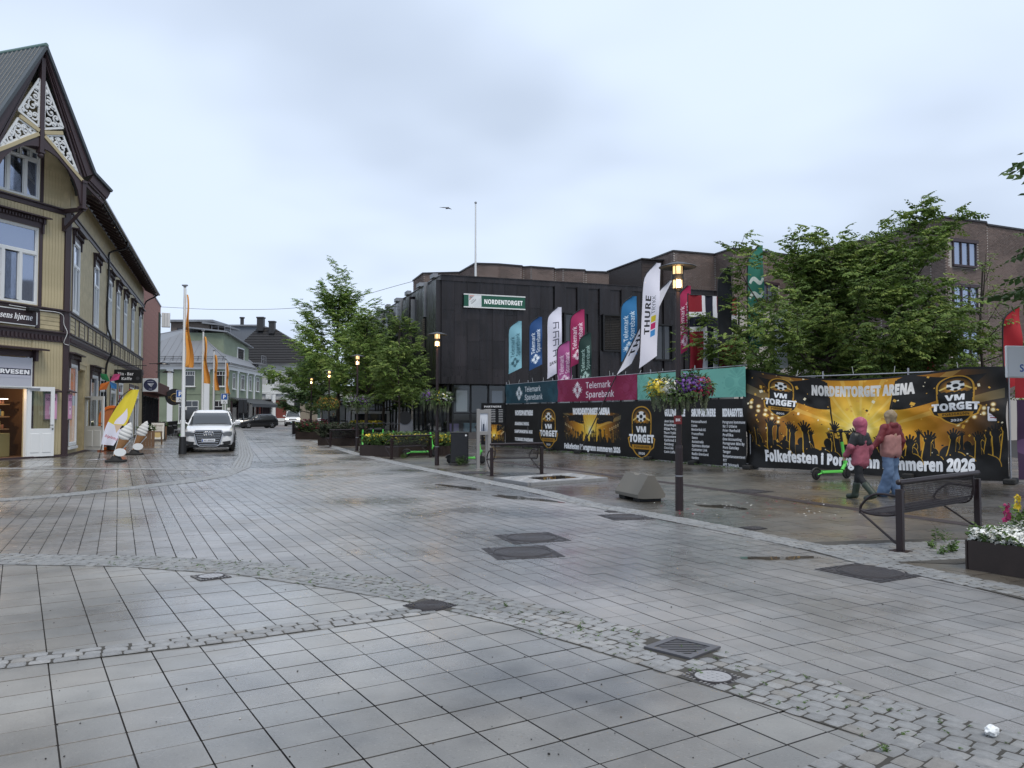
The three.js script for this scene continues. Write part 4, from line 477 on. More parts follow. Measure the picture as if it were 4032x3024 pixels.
// ---------- dark metal clad building ----------
{
  const b = thing('dark_building', 'near black metal clad shopping building with glazed ground floor', 'building', -4.22, 48, rotOf(SN[0], SN[1]));
  const SM = M4(0, 0, 0, rotOf(-SD[0], -SD[1]) - rotOf(SN[0], SN[1])), sd = (g) => g.applyMatrix4(SM), P = (n, g, m, p = b) => mesh(n, g, m, p), LF = 24, LS = 34, Y0 = 3.35, Y1 = 9.6;
  const streak = dataTex(512, (u, v) => { const s = fbm(u * 40, v * 2, 4, 91, 40), m = fbm(u * 6, v * 4, 4, 93, 6), k = 0.6 + 0.35 * (s - 0.5) + 0.7 * (m - 0.5); return [k * 1.05, k * 0.98, k * 1.0]; }), rough = dataTex(256, (u, v) => 0.45 + 0.7 * (fbm(u * 24, v * 3, 4, 97, 24) - 0.5));
  const cop = [0.024, 0.029, 0.034].map((k) => std({ color: [k * 1.12, k, k * 1.06], roughness: 0.75, map: rep(streak, 0.16), roughnessMap: rep(rough, 0.3), metalness: 0.25 }));
  const dark = std({ color: [0.008, 0.008, 0.009], roughness: 0.5 });
  P('core', [bx(LF, Y1 - Y0, 0.5, LF / 2, Y0, -0.27), sd(bx(LS, Y1 - Y0, 0.5, -LS / 2, Y0, -0.27)), bx(LF, 0.3, 14, LF / 2, Y0, -7.3), bx(LF, 0.2, 14, LF / 2, Y1 - 0.5, -7.3)], dark);
  // front: standing panels with staggered joints, some bays hold windows
  const bays = [[8.05, 9.25, 5.4, 7.9, 0], [10.75, 12.05, 5.6, 7.9, 1], [14.45, 15.6, 5.1, 7.4, 0], [17.4, 18.6, 5.4, 7.9, 1], [20.2, 21.4, 5.4, 7.9, 0]], r = rnd(51);
  const cols = []; for (let x = 0.02; x < 7.2; x += 0.8) cols.push([x, 0.78, 0]); for (let x = 7.3; x < LF - 0.7; x += 0.78) cols.push([x, 0.76, ((x * 1.3) | 0) % 2 ? 0.1 : 0]);
  for (const [x, w, z] of cols) { const bay = bays.find((q) => x + w > q[0] && x < q[1]); let y = Y0 + 0.02; const cuts = x < 7.2 ? [0.85 + r() * 0.7, 2.5 + r() * 0.5, 4.2 + r() * 0.6, Y1 - Y0] : bay ? [bay[2] - Y0, bay[3] - Y0, Y1 - Y0] : [2.2, Y1 - Y0]; for (const [i, c] of cuts.entries()) { const y1 = Y0 + c - 0.012; if (!(bay && x >= 7.2 && i === 1)) P('panel', bx(w, y1 - y, 0.03, x + w / 2, y, 0.0 + z), cop[Math.floor(r() * 3)]); y = y1 + 0.012; } if (x > 7.2) P('seam_fin', bx(0.03, Y1 - Y0, 0.09, x - 0.012, Y0, 0.02 + z), cop[0]); else P('seam_fin', bx(0.02, Y1 - Y0, 0.05, x - 0.011, Y0, 0.012), cop[1]); }
  for (const [x0, x1, y0, y1, lou] of bays) { const o = P('window', [bx(x1 - x0 + 0.3, 0.1, 0.3, (x0 + x1) / 2, y0 - 0.05, 0.08), bx(x1 - x0 + 0.3, 0.1, 0.3, (x0 + x1) / 2, y1 - 0.04, 0.08), bx(0.1, y1 - y0, 0.3, x0 - 0.1, y0, 0.08), bx(0.1, y1 - y0, 0.3, x1 + 0.1, y0, 0.08)], dark); if (lou) for (let y = y0 + 0.1; y < y1 - 0.05; y += 0.11) mesh('louvre', bx(x1 - x0 + 0.1, 0.07, 0.03, (x0 + x1) / 2, y, 0.04, 0, 0.5), std({ color: [0.06, 0.055, 0.05] }), o); else mesh('pane', bx(x1 - x0, y1 - y0, 0.02, (x0 + x1) / 2, y0, 0.0), M.glassDark, o); }
  P('parapet', [bx(LF + 0.1, 0.3, 0.3, LF / 2, Y1 - 0.05, -0.08), bx(LF + 0.1, 0.05, 0.4, LF / 2, Y1 + 0.25, -0.08), sd(bx(LS, 0.3, 0.3, -LS / 2, Y1 - 0.05, -0.08))], cop[2]); P('parapet_cap', sd(bx(LS, 0.05, 0.4, -LS / 2 - 0.1, Y1 + 0.25, -0.08)), M.zinc);
  // street side: projecting bays with pale strips and louvred slits between
  for (let i = 0; i < 9; i++) { const t = 0.1 + i * 3.7, z = i % 2 ? 0.1 : 0.22; for (let k = 0; k < 3; k++) P('panel', sd(bx(0.86, Y1 - Y0 - 0.02, 0.05, -t - 0.45 - k * 0.9, Y0 + 0.01, z)), cop[(i + k) % 3]); P('bay_return', sd(bx(0.05, Y1 - Y0, z + 0.2, -t, Y0, z / 2)), cop[1]); P('pale_strip', sd(bx(0.16, i % 2 ? 1.6 : 2.2, 0.34, -t - 3.0, 7.7, 0.17)), M.zinc); const w = P('louvre_window', sd(bx(0.6, 2.1, 0.3, -t - 3.25, 5.5, 0.15)), dark); for (let y = 5.55; y < 7.5; y += 0.13) mesh('louvre', sd(bx(0.58, 0.07, 0.05, -t - 3.25, y, 0.32, 0, 0.4)), std({ color: [0.2, 0.17, 0.14] }), w); P('flashing', sd(bx(0.9, 0.25, 0.3, -t - 1.4, Y1 + 0.3, 0.1)), M.zinc); }
  // glazed ground floor
  const mull = (x, side) => { const g = bx(0.09, Y0 - 0.42, 0.12, x, 0.42, -1.05); return side ? sd(bx(0.09, Y0 - 0.42, 0.12, -x, 0.42, -0.6)) : g; };
  P('plinth', [bx(LF, 0.42, 0.3, LF / 2, 0, -1.05), sd(bx(LS, 0.42, 0.3, -LS / 2, 0, -0.6))], std({ color: [0.09, 0.085, 0.085], roughness: 0.6, map: rep(mottleT, 1) }));
  for (let x = 1; x < LF; x += 1.15) { mesh('glass_pane', bx(1.06, Y0 - 0.42, 0.02, x + 0.57, 0.42, -1.07), M.pane, b); P('mullion', mull(x, false), dark); P('door_rail', bx(1.06, 0.08, 0.1, x + 0.57, 1.55, -1.04), dark); }
  for (let x = 0.7; x < LS; x += 1.3) { P('glass_pane', sd(bx(1.21, Y0 - 0.42, 0.02, -x - 0.65, 0.42, -0.62)), M.pane); P('mullion', mull(x, true), dark); }
  P('shop_floor', bx(LF - 1.6, 0.05, 13, LF / 2 + 0.8, 0.38, -7.6), lambert(0.12, 0.12, 0.12)); P('shop_partition', [bx(LF - 2, 3, 0.1, LF / 2 + 1, 0.4, -5)], lambert(0.16, 0.16, 0.155)); const rr = rnd(66); for (let i = 0; i < 22; i++) P('display', rb(0.5 + rr() * 0.5, 0.5 + rr() * 1.1, 0.3, 0.03, 1.4 + i * 1.0, 0.44, -1.8 - rr() * 1.6), std({ color: new THREE.Color().setHSL(rr(), 0.25, 0.12 + rr() * 0.35) }));
  for (let i = 0; i < 6; i++) P('poster', bx(0.7, 1.3, 0.02, 1.6 + i * 2.3, 1.7, -1.12), std({ color: [[0.5, 0.5, 0.48], [0.3, 0.32, 0.36], [0.45, 0.4, 0.36]][i % 3] }));
  // a roof level volume of dark boards
  for (let i = 0; i < 14; i++) P('roof_board', bx(9.5, 0.17, 0.05, 19.6, 9.75 + i * 0.175, -2.4 + (i & 1) * 0.012), std({ color: [0.045, 0.032, 0.028], roughness: 0.6, bumpMap: woodT, bumpScale: 0.003 })); for (let i = 0; i < 14; i++) P('roof_board', bx(0.05, 0.17, 5, 14.86, 9.75 + i * 0.175, -4.9), std({ color: [0.04, 0.029, 0.026], roughness: 0.6 }));
  P('roof_volume', bx(9.3, 2.4, 5, 19.6, 9.7, -5), dark); P('roof_volume_cap', bx(9.7, 0.08, 5.4, 19.6, 12.2, -4.9), M.darkTile);
  P('concrete_upstand', bx(7.4, 1.05, 0.3, 11.3, 9.75, -5.5), std({ color: [0.16, 0.155, 0.14], roughness: 0.8, map: rep(streak, 0.4) })); for (const x of [7.7, 9.8, 12.6]) P('pale_vent', bx(0.5, 0.75, 0.06, x, 9.9, -5.3), M.zinc);
  const s = thing('building_sign', 'green and white sign board with white capitals on the dark building', 'sign', -4.22 + SN[0] * 3.31 + 0.05, 48 + SN[1] * 3.31 - 0.13, rotOf(SN[0], SN[1]), null, 7.97);
  mesh('board', bx(3.94, 0.84, 0.1, 0, 0, 0), std({ color: [0.012, 0.075, 0.055], roughness: 0.35 }), s); mesh('edge', [bx(3.96, 0.07, 0.12, 0, 0.77, 0), bx(3.96, 0.07, 0.12, 0, 0, 0)], M.white, s);
  mesh('lettering', plane(3.9, 0.69, 0, 0.42, 0.053), printMat(canvasTex(1024, 182, (c, w, h) => { c.fillStyle = '#12543f'; c.fillRect(0, 0, w, h); c.fillStyle = '#dfe4e6'; c.fillRect(72, 0, 212, h); for (let j = 0; j < 5; j++) for (let i = 0; i < 5 - j; i++) { c.fillStyle = (i * 3 + j) % 3 ? '#5a5560' : '#d36a3c'; c.fillRect(84 + i * 16, 6 + j * 16, 13, 13); } text(c, 'TORGET', 120, 150, 30, { rot: -0.75, color: '#555' }); text(c, 'NORDEN', 108, 118, 18, { rot: -0.75, color: '#777' }); c.strokeStyle = '#b5bcc0'; c.lineWidth = 3; for (let i = 0; i < 7; i++) { c.beginPath(); c.moveTo(150 + i * 20, 170); c.lineTo(150 + i * 20, 140 - i * 18); c.stroke(); c.beginPath(); c.moveTo(275, 172 - i * 20); c.lineTo(160 + i * 18, 172 - i * 20); c.stroke(); } text(c, 'NORDENTORGET', 326, 130, 100, { width: 660, stroke: 3 }); }), { roughness: 0.35 }), s);
  const p = thing('roof_flagpole', 'bare white flagpole standing on the dark building roof', 'flagpole', -2.55, 56, 0, null, 9.3); mesh('pole', cyl(0.05, 0.085, 7.0, 0, 0, 0, 10), M.white, p); mesh('finial', sph(0.09, 0, 7.05, 0), M.zinc, p);
}
// ---------- long brick building with the folded facade ----------
{
  const P1 = [[-8.23, 66.85], [-7.02, 63.29], [-4.09, 62.87], [-2.7, 59.1], [-1.03, 59.36], [0.68, 60.12], [0.82, 60.6], [1.4, 60.4], [3.14, 61.07], [3.27, 61.52], [3.87, 61.38], [5.58, 61.87], [5.71, 62.48], [8.06, 62.87], [8.21, 63.17], [10.84, 63.38], [9.85, 57.93], [10.99, 54.5], [14.12, 55.72], [14.8, 53.66], [16.41, 54.22], [19.2, 55.89], [21.4, 56.3], [20.91, 53.45], [21.92, 51.75], [23.15, 50.37], [23.95, 45.93], [24.35, 45.03], [27.42, 46.29], [27.8, 46.86], [30.94, 48.31], [35.04, 49.45], [44, 52]];
  const b = thing('brick_building', 'long brown brick building with folded facade and flat parapet behind the square', 'building'); const mortar = std({ color: [0.46, 0.43, 0.4], roughness: 0.9 }), TOP = 12.6;
  const cols = [0.75, 0.95, 1.15].map((k) => std({ color: [0.17 * k, 0.125 * k, 0.108 * k], roughness: 0.85 })), bg = bx(0.232, 0.058, 0.04, 0, 0, 0), list = [[], [], []], sing = [], r = rnd(77);
  for (let i = 0; i < P1.length - 1; i++) {
    const [a, c] = [P1[i], P1[i + 1]], L = Math.hypot(c[0] - a[0], c[1] - a[1]), ry = rotOf((c[0] - a[0]) / L, (c[1] - a[1]) / L), y0 = i < 16 ? 9.6 : i < 22 ? 8.6 : 2.6, ox = a[0], oz = -a[1];
    const X = M4(ox, 0, oz, ry); mesh('wall', bx(L, TOP, 0.3, L / 2, 0, -0.15).applyMatrix4(X), mortar, b); mesh('coping', bx(L + 0.06, 0.1, 0.44, L / 2, TOP, -0.13).applyMatrix4(X), M.darkTile, b);
    const wins = i === 27 ? [[0.55, 2.45, 9.95, 11.3], [0.5, 2.5, 7.5, 8.75], [0.5, 2.5, 4.6, 6.2]] : i === 30 ? [[1, 3, 9.95, 11.3], [1, 3, 7.5, 8.75]] : i === 20 ? [[0.6, 2.2, 9.2, 10.4]] : [];
    for (const [w0, w1, h0, h1] of wins) { const o = mesh('window', [bx(w1 - w0 + 0.2, 0.18, 0.2, (w0 + w1) / 2, h1, 0.06), bx(w1 - w0, 0.08, 0.2, (w0 + w1) / 2, h0 - 0.06, 0.06), ...[0, 1, 2, 3].map((k) => bx(0.08, h1 - h0, 0.12, lerp(w0 + 0.04, w1 - 0.04, k / 3), h0, 0.05)), bx(w1 - w0, 0.07, 0.12, (w0 + w1) / 2, h0, 0.052)].map((g) => g.applyMatrix4(X)), M.frameDark, b); mesh('pane', bx(w1 - w0, h1 - h0, 0.02, (w0 + w1) / 2, h0, 0.03).applyMatrix4(X), M.glass, o); }
    let row = 0; for (let y = y0; y < TOP - 0.06; y += 0.077, row++) for (let x = (row & 1 ? 0.0 : -0.12); x < L - 0.06; x += 0.246) { if (x < -0.05 || wins.some((w) => x + 0.24 > w[0] - 0.1 && x < w[1] + 0.1 && y + 0.06 > w[2] - 0.1 && y < w[3] + 0.2)) continue; const patch = fbm(x * 0.5 + i * 7, y * 0.7, 3, 6), k = clamp(Math.floor((patch - 0.32) * 6 + r() * 1.5 - 0.2), 0, 2), m = X.clone().multiply(M4(x + 0.12, y, (r() - 0.5) * 0.012)); if (i === 27 && sing.length < 300 && y > 10.9) sing.push([m, k]); else list[k].push(m); }
  }
  sing.forEach(([m, k]) => mesh('brick', bg, cols[k], b).applyMatrix4(m));
  list.forEach((l, k) => { const im = new THREE.InstancedMesh(bg, cols[k], l.length); im.name = 'brickwork'; im.userData.kind = 'stuff'; l.forEach((m, i) => im.setMatrixAt(i, m)); b.add(im); });
  mesh('back', bx(50, 12.4, 0.3, 16, 0, -72), mortar, b);
}
single('overhead_cable', tube([[-32.2, 11.34, -73.6], [-26, 10.9, -72], [-17, 10.9, -69.5], [-8.12, 12.5, -66.2]], 0.018, 40, 5), M.black, 'thin dark cable strung across the street against the sky', 'cable');
// ---------- prints used on banners and flags ----------
function emblem(c, x, y, r, col) {   // flower-like rosette of split petals
  c.save(); c.translate(x, y); c.scale(r / 100, r / 100); c.fillStyle = col;
  const leaf = (a, d, l, w, bend) => { c.save(); c.rotate(a); c.translate(0, -d); c.rotate(bend); c.beginPath(); c.moveTo(0, 0); c.bezierCurveTo(w, -l * 0.35, w * 0.7, -l * 0.9, 0, -l); c.bezierCurveTo(-w * 0.7, -l * 0.9, -w, -l * 0.35, 0, 0); c.fill(); c.restore(); };
  for (const a of [0, Math.PI]) { for (const k of [-1, 0, 1]) leaf(a, 44, k ? 48 : 58, 14, k * 0.42); for (const k of [-1, 1]) { leaf(a, 32, 58, 10, k * 0.85); leaf(a, 24, 56, 9, k * 1.2); } }
  for (const s of [-1, 1]) { c.beginPath(); c.moveTo(s * 10, 0); c.bezierCurveTo(s * 24, -46, s * 74, -34, s * 72, 0); c.bezierCurveTo(s * 74, 34, s * 24, 46, s * 10, 0); c.fill(); c.globalCompositeOperation = 'destination-out'; c.beginPath(); c.ellipse(s * 44, 0, 15, 5, 0, 0, 7); c.globalCompositeOperation = 'source-over'; for (const t of [-0.5, 0, 0.5]) { c.beginPath(); c.arc(s * 86 * Math.cos(t), 60 * Math.sin(t), 6, 0, 7); c.fill(); } }
  c.restore();
}
function crest(c, x, y, w, h) {   // football crest reading VM TORGET PORSGRUNN 2026
  c.save(); c.translate(x, y); c.scale(w / 200, h / 330);
  const out = () => { c.beginPath(); c.moveTo(-70, 60); c.lineTo(-70, -50); c.bezierCurveTo(-70, -150, 70, -150, 70, -50); c.lineTo(70, 60); c.lineTo(98, 78); c.lineTo(86, 130); c.lineTo(60, 150); c.bezierCurveTo(40, 190, 10, 195, 0, 204); c.bezierCurveTo(-10, 195, -40, 190, -60, 150); c.lineTo(-86, 130); c.lineTo(-98, 78); c.closePath(); };
  c.translate(0, -30); out(); c.fillStyle = '#0c0b0a'; c.fill(); c.strokeStyle = '#c9962c'; c.lineWidth = 8; c.stroke();
  const g = c.createRadialGradient(0, -60, 5, 0, -40, 80); g.addColorStop(0, '#fff3c0'); g.addColorStop(0.4, '#b87d1c'); g.addColorStop(1, '#0c0b0a'); c.fillStyle = g; c.beginPath(); c.ellipse(0, -50, 62, 62, 0, 0, 7); c.fill();
  c.fillStyle = '#e8c667'; for (const s of [-1, 1]) { c.save(); c.translate(s * 45, -48); c.rotate(s * 0.55 + (s < 0 ? 0 : 0)); c.fillRect(-20, -5, 40, 10); c.restore(); }
  c.fillStyle = '#f2f2ee'; c.beginPath(); c.arc(0, -62, 34, 0, 7); c.fill(); c.fillStyle = '#111'; for (const [a, b, r] of [[0, -62, 12], [-24, -80, 9], [24, -80, 9], [-26, -46, 9], [26, -46, 9], [0, -34, 8]]) { c.beginPath(); c.arc(a, b, r, 0, 7); c.fill(); }
  c.fillStyle = '#0c0b0a'; for (let i = 0; i < 14; i++) { c.beginPath(); c.arc(-62 + i * 9.5, -8 - (i * 37 % 11), 8, 0, 7); c.fill(); } c.fillRect(-68, -6, 136, 30);
  text(c, 'VM', 0, 38, 52, { align: 'center', width: 78, stroke: 3 }); text(c, 'TORGET', 0, 102, 66, { align: 'center', width: 184, stroke: 5 });
  c.fillStyle = '#c08a22'; c.beginPath(); c.moveTo(-72, 118); c.lineTo(72, 118); c.lineTo(66, 146); c.lineTo(-66, 146); c.fill(); text(c, 'PORSGRUNN', 0, 140, 22, { align: 'center', width: 112, color: '#171206' }); text(c, '2026', 0, 180, 22, { align: 'center' }); c.restore();
}
function arena(c, x, y, w, h, seed, dense = 1) {   // golden crowd print: flags, raised hands, confetti
  const r = rnd(seed), K = '#0d0b0a'; c.save(); c.translate(x, y); c.beginPath(); c.rect(0, 0, w, h); c.clip(); c.fillStyle = K; c.fillRect(0, 0, w, h);
  const g = c.createRadialGradient(w * 0.5, h * 0.6, h * 0.02, w * 0.5, h * 0.5, w * 0.5); g.addColorStop(0, '#fffdf0'); g.addColorStop(0.1, '#ffdc5a'); g.addColorStop(0.4, '#d8961c'); g.addColorStop(0.72, '#8a560f'); g.addColorStop(1, '#0d0b0a'); c.fillStyle = g; c.fillRect(0, 0, w, h);
  c.globalAlpha = 0.32; c.fillStyle = '#ffe9a0'; for (let i = 0; i < 9; i++) { const a = -1.3 + i * 0.32 + r() * 0.08; c.beginPath(); c.moveTo(w * 0.5, h * 0.6); c.lineTo(w * 0.5 + Math.sin(a - 0.035) * w, h * 0.6 - Math.cos(a - 0.035) * w); c.lineTo(w * 0.5 + Math.sin(a + 0.035) * w, h * 0.6 - Math.cos(a + 0.035) * w); c.fill(); } c.globalAlpha = 1;
  const flag = (px, s) => { const X = (q) => w * (px + q * s), pw = Math.max(2, w * 0.007); c.fillStyle = K; c.beginPath(); c.moveTo(X(0), h * 0.05); c.lineTo(X(0) + pw * s, h * 0.05); c.lineTo(X(0.045) + pw * s, h * 0.8); c.lineTo(X(0.045), h * 0.8); c.fill(); c.beginPath(); c.moveTo(X(0), h * 0.04); c.bezierCurveTo(X(-0.07), h * -0.05, X(-0.12), h * 0.14, X(-0.3), h * 0.06); c.bezierCurveTo(X(-0.26), h * 0.16, X(-0.24), h * 0.22, X(-0.25), h * 0.3); c.bezierCurveTo(X(-0.16), h * 0.2, X(-0.08), h * 0.4, X(0.018), h * 0.36); c.fill(); }; flag(0.36, 1); flag(0.64, -1);
  const hand = (hx, base, top, q) => { const ax = hx + (r() - 0.5) * q * 1.6; for (const [col, ex] of [['#d6a52e', q * 0.1], [K, 0]]) { c.fillStyle = c.strokeStyle = col; c.lineCap = 'round'; c.beginPath(); c.moveTo(hx - q * 0.5 - ex, base); c.lineTo(ax - q * 0.24 - ex, top + q * 0.4); c.lineTo(ax + q * 0.24 + ex * 0.4, top + q * 0.4); c.lineTo(hx + q * 0.5, base); c.fill(); c.beginPath(); c.ellipse(ax, top + q * 0.1, q * 0.36 + ex, q * 0.45, 0, 0, 7); c.fill(); c.lineWidth = q * 0.16; for (let k = -2; k <= 2; k++) { c.beginPath(); c.moveTo(ax + k * q * 0.13, top); c.lineTo(ax + k * q * 0.27, top - q * (0.75 - Math.abs(k) * 0.16)); c.stroke(); } c.beginPath(); c.moveTo(ax + q * 0.2, top + q * 0.2); c.lineTo(ax + q * 0.6, top - q * 0.05); c.stroke(); } };
  for (let row = 0; row < 3; row++) for (let i = 0; i < 15 * dense; i++) { const q = h * [0.045, 0.065, 0.1][row] * (0.8 + 0.4 * r()), hx = (i + r()) / (15 * dense) * w, hy = h * [0.76, 0.84, 0.95][row]; if (r() < 0.72) hand(hx + q, hy + q * 2, h * [0.58, 0.56, 0.56][row] + r() * h * 0.16, q); if (r() < 0.8) { c.fillStyle = K; c.beginPath(); c.ellipse(hx, hy, q * 0.95, q * 1.2, 0, 0, 7); c.fill(); c.fillRect(hx - q * 1.5, hy + q * 0.9, q * 3, h); c.strokeStyle = '#c99a28'; c.lineWidth = Math.max(1, q * 0.08); c.beginPath(); c.ellipse(hx, hy, q * 0.95, q * 1.2, 0, -1.4, 0.7); c.stroke(); } }
  c.fillStyle = K; c.fillRect(0, h * 0.95, w, h * 0.1);
  for (let i = 0; i < 150; i++) { c.save(); c.translate(r() * w, r() * h * 0.85); c.rotate(r() * 3); const q = h * (0.008 + r() * r() * 0.028); c.fillStyle = r() < 0.72 ? '#e6b040' : r() < 0.5 ? '#fff4d0' : '#17120b'; c.fillRect(-q / 2, -q / 2, q * 1.3, q); c.restore(); }
  for (const s of [0, 1]) for (let j = 0; j < 2; j++) for (let k = 0; k < 5; k++) { const px = s ? w * (0.84 + k * 0.03) : w * (0.16 - k * 0.03), py = h * (0.5 - k * 0.035 + j * 0.05), gg = c.createRadialGradient(px, py, 0, px, py, h * 0.03); gg.addColorStop(0, '#fffbe6'); gg.addColorStop(0.4, '#ffe9ae'); gg.addColorStop(1, 'rgba(200,140,40,0)'); c.fillStyle = gg; c.fillRect(px - h * 0.03, py - h * 0.03, h * 0.06, h * 0.06); } c.restore();
}
const cloth = (t, o = {}) => std({ map: t, roughness: 0.62, side: THREE.DoubleSide, ...o });
// ---------- temporary fence and its banners ----------
const FA = [-0.27, 39.05], FB = [6.74, 23.08], FC = [11.32, 18.34];
function hung(p, q, y0, y1, amp, seed, nu = 70, nv = 14, s0 = 0, s1 = 1, out = 0.05) {   // cloth hung from p to q with folds
  const L = Math.hypot(q[0] - p[0], q[1] - p[1]), n = [-(q[1] - p[1]) / L, (q[0] - p[0]) / L], sg = n[0] * p[0] + n[1] * p[1] > 0 ? -1 : 1;
  return sheet((u, v) => { const t = lerp(s0, s1, u), s = t * L, top = typeof y1 === 'function' ? y1(u) : y1, bot = typeof y0 === 'function' ? y0(u) : y0, y = lerp(bot, top, v); let d = fbm(s * 0.9 + seed, y * 1.1 + s * 0.25, 4, seed) - 0.5; d += 0.35 * Math.sin((s + y * 1.4) * 2.1 + seed) * (1 - v) * 0.5; d *= amp * Math.sin(Math.PI * clamp(v * 0.94 + 0.03)) * 1.2; const o = (out + Math.max(-out * 0.8, d)) * sg; return [p[0] + (q[0] - p[0]) * t + n[0] * o, y, -(p[1] + (q[1] - p[1]) * t + n[1] * o)]; }, nu, nv);
}
{
  const run = (name, label, p, q, h, step) => { const L = Math.hypot(q[0] - p[0], q[1] - p[1]), o = thing(name, label, 'fence'), at2 = (s) => [lerp(p[0], q[0], s / L), lerp(p[1], q[1], s / L)]; for (let s = 0; s <= L + 0.01; s += step) { const [x, f] = at2(Math.min(s, L)); mesh('post', bar([x, 0, -f], [x, h + 0.12, -f], 0.025, 6), M.steel, o); mesh('foot', rb(0.7, 0.12, 0.24, 0.03, x, 0.0, -f, 0.9), M.rubber, o); } for (const y of [0.15, 1.98, h]) { const [a, c] = [at2(0), at2(L)]; mesh('rail', bar([a[0], y, -a[1]], [c[0], y, -c[1]], 0.02, 6), M.steel, o); } const r = rnd(9); const ties = []; for (let s = 0.4; s < L; s += 0.9 + r()) { const [x, f] = at2(s); ties.push(bar([x, h, -f], [x + (r() - 0.5) * 0.15, h + 0.1 + r() * 0.12, -f], 0.006, 4)); } mesh('cable_tie', ties, M.white, o); return o; };
  run('temporary_fence', 'tall steel site fence carrying the black partner banner and bank banners', FA, FB, 2.98, 2.5); run('temporary_fence', 'steel site fence behind the large golden crowd banner', [6.85, 23.2], FC, 2.6, 2.2);
  const partner = canvasTex(2048, 240, (c, w, h) => {
    c.fillStyle = '#0a0a0d'; c.fillRect(0, 0, w, h); const X = (s) => s / 17.44 * w, hd = (s, a, b) => text(c, s, X(a), 62, 36, { width: X(b - a), stroke: 4 });
    hd('HOVEDPARTNERE', 1.11, 3.11); text(c, 'SKAGERAK ENERGI', X(1.11), 118, 24, { width: X(1.55), stroke: 2 }); text(c, 'SAMFUNNSBYGG ROSE', X(1.11), 162, 24, { width: X(1.95), stroke: 2 }); text(c, 'TELEMARK SPAREBANK', X(1.11), 206, 24, { width: X(2), stroke: 2 });
    crest(c, X(4.7), 126, X(1.75), 206); arena(c, X(6.04), 50, X(4.6), 140, 5); text(c, 'NORDENTORGET ARENA', X(6.9), 56, 40, { width: X(2.95), stroke: 5 }); text(c, 'Folkefesten i Porsgrunn sommeren 2026', X(6.15), 226, 34, { width: X(4.45), stroke: 3 }); crest(c, X(12), 126, X(1.7), 218);
    hd('GULLPARTNERE', 13.36, 14.54); hd('SØLVPARTNERE', 14.86, 16.06); hd('BIDRAGSYTERE', 16.39, 17.4);
    [['Aven Semekt', 'PrivatMegleren', 'Elkjøp Porsgrunn', 'Thure Trykk', 'Filmsenteret', 'Fjellvind Silhs', 'Bratsberg', 'Coca-Cola', 'Cavin Coffee'], ['Personalhuset', 'Crama', 'Mesterbak AS', 'Franzefoss', 'Sweco', 'Autostrada', 'Optimera Montør', 'Customer Link', 'Radio Grenland', 'Varden'], ['Porsgrunn kommune', 'Nr.1 Utleie', 'Frier Rørhold', 'Profilka', 'One Accounting', 'Porsgrunn Min By', 'Pors Gateløp', 'Tønger', 'Kompetansesenteret', 'PIT', 'HPF Telemark']].forEach((l, k) => l.forEach((s, i) => text(c, s, X([13.36, 14.86, 16.39][k]), 88 + i * 15.2, 14, { width: Math.min(X(1), s.length * 7), weight: 'bold' })));
  });
  single('partner_banner', hung(FA, FB, 0.04, 2.02, 0.10, 3, 120, 12), cloth(partner), 'long black banner listing partners with golden crests and crowd picture', 'banner');
  const bank = (bgc, fg, deco) => canvasTex(1024, 210, (c, w, h) => { c.fillStyle = bgc; c.fillRect(0, 0, w, h); c.globalAlpha = 0.35; emblem(c, w * 0.93, h * 0.5, 130, deco); emblem(c, w * 0.05, h * 0.5, 130, deco); c.globalAlpha = 1; emblem(c, w * 0.29, h * 0.5, 78, fg); text(c, 'Telemark', w * 0.4, h * 0.44, 74, { color: fg, weight: 'normal', stroke: 2 }); text(c, 'Sparebank', w * 0.4, h * 0.84, 74, { color: fg, weight: 'normal', stroke: 2 }); });
  const L = 17.44; [[0, 5.53, '#15414f', '#e9edf0', '#2d6172', 'dark teal bank banner with white rosette and lettering, farthest of three'], [5.55, 11.72, '#8d1c48', '#f3e9ee', '#a84a72', 'crimson bank banner with white rosette, middle of three above the fence'], [11.74, 17.44, '#7cc2b0', '#244e55', '#5aa193', 'mint green bank banner behind the hanging flowers of the near lamp']].forEach(([a, b, bg, fg, de, lab], i) => single('bank_banner', hung(FA, FB, 2.07, 2.98 - (i === 2 ? 0.04 : 0), 0.09, 11 + i * 5, 60, 10, a / L, b / L, 0.045), cloth(bank(bg, fg, de)), lab, 'banner', 'bank banners along the fence top'));
  single('end_banner', hung([-1.5, 39.9], [-0.32, 39.1], 0.05, 2.1, 0.08, 8, 20, 10), cloth(canvasTex(512, 640, (c, w, h) => { c.fillStyle = '#0a0a0d'; c.fillRect(0, 0, w, h); arena(c, 60, 330, 440, 280, 9); for (let i = 0; i < 3; i++) for (let j = 0; j < 8; j++) text(c, 'Partner', 60 + i * 160, 110 + j * 26, 18, { width: 90 }); text(c, 'PARTNERE', 60, 70, 40, { width: 380 }); })), 'narrow black banner at the fence end behind the metal info stand', 'banner');
  const big = canvasTex(1536, 660, (c, w, h) => { arena(c, 0, 0, w, h * 0.92, 21, 1.2); c.strokeStyle = '#0b0a0a'; c.lineWidth = 26; c.strokeRect(0, 0, w, h); const X = (s) => s / 6.7 * w, Y = (y) => h - y / 2.9 * h; c.fillStyle = '#0d0b0a'; c.fillRect(0, Y(0.3), w, h); crest(c, X(1.1), Y(2.2), X(1.05), 270); crest(c, X(5.6), Y(2.1), X(1.15), 290); text(c, 'NORDENTORGET ARENA', X(2.0), Y(2.36), 92, { width: X(2.7), stroke: 9, color: '#e9e6e0' }); text(c, 'Folkefesten i Porsgrunn sommeren 2026', X(0.6), Y(0.22), 100, { width: X(5.4), stroke: 8 }); });
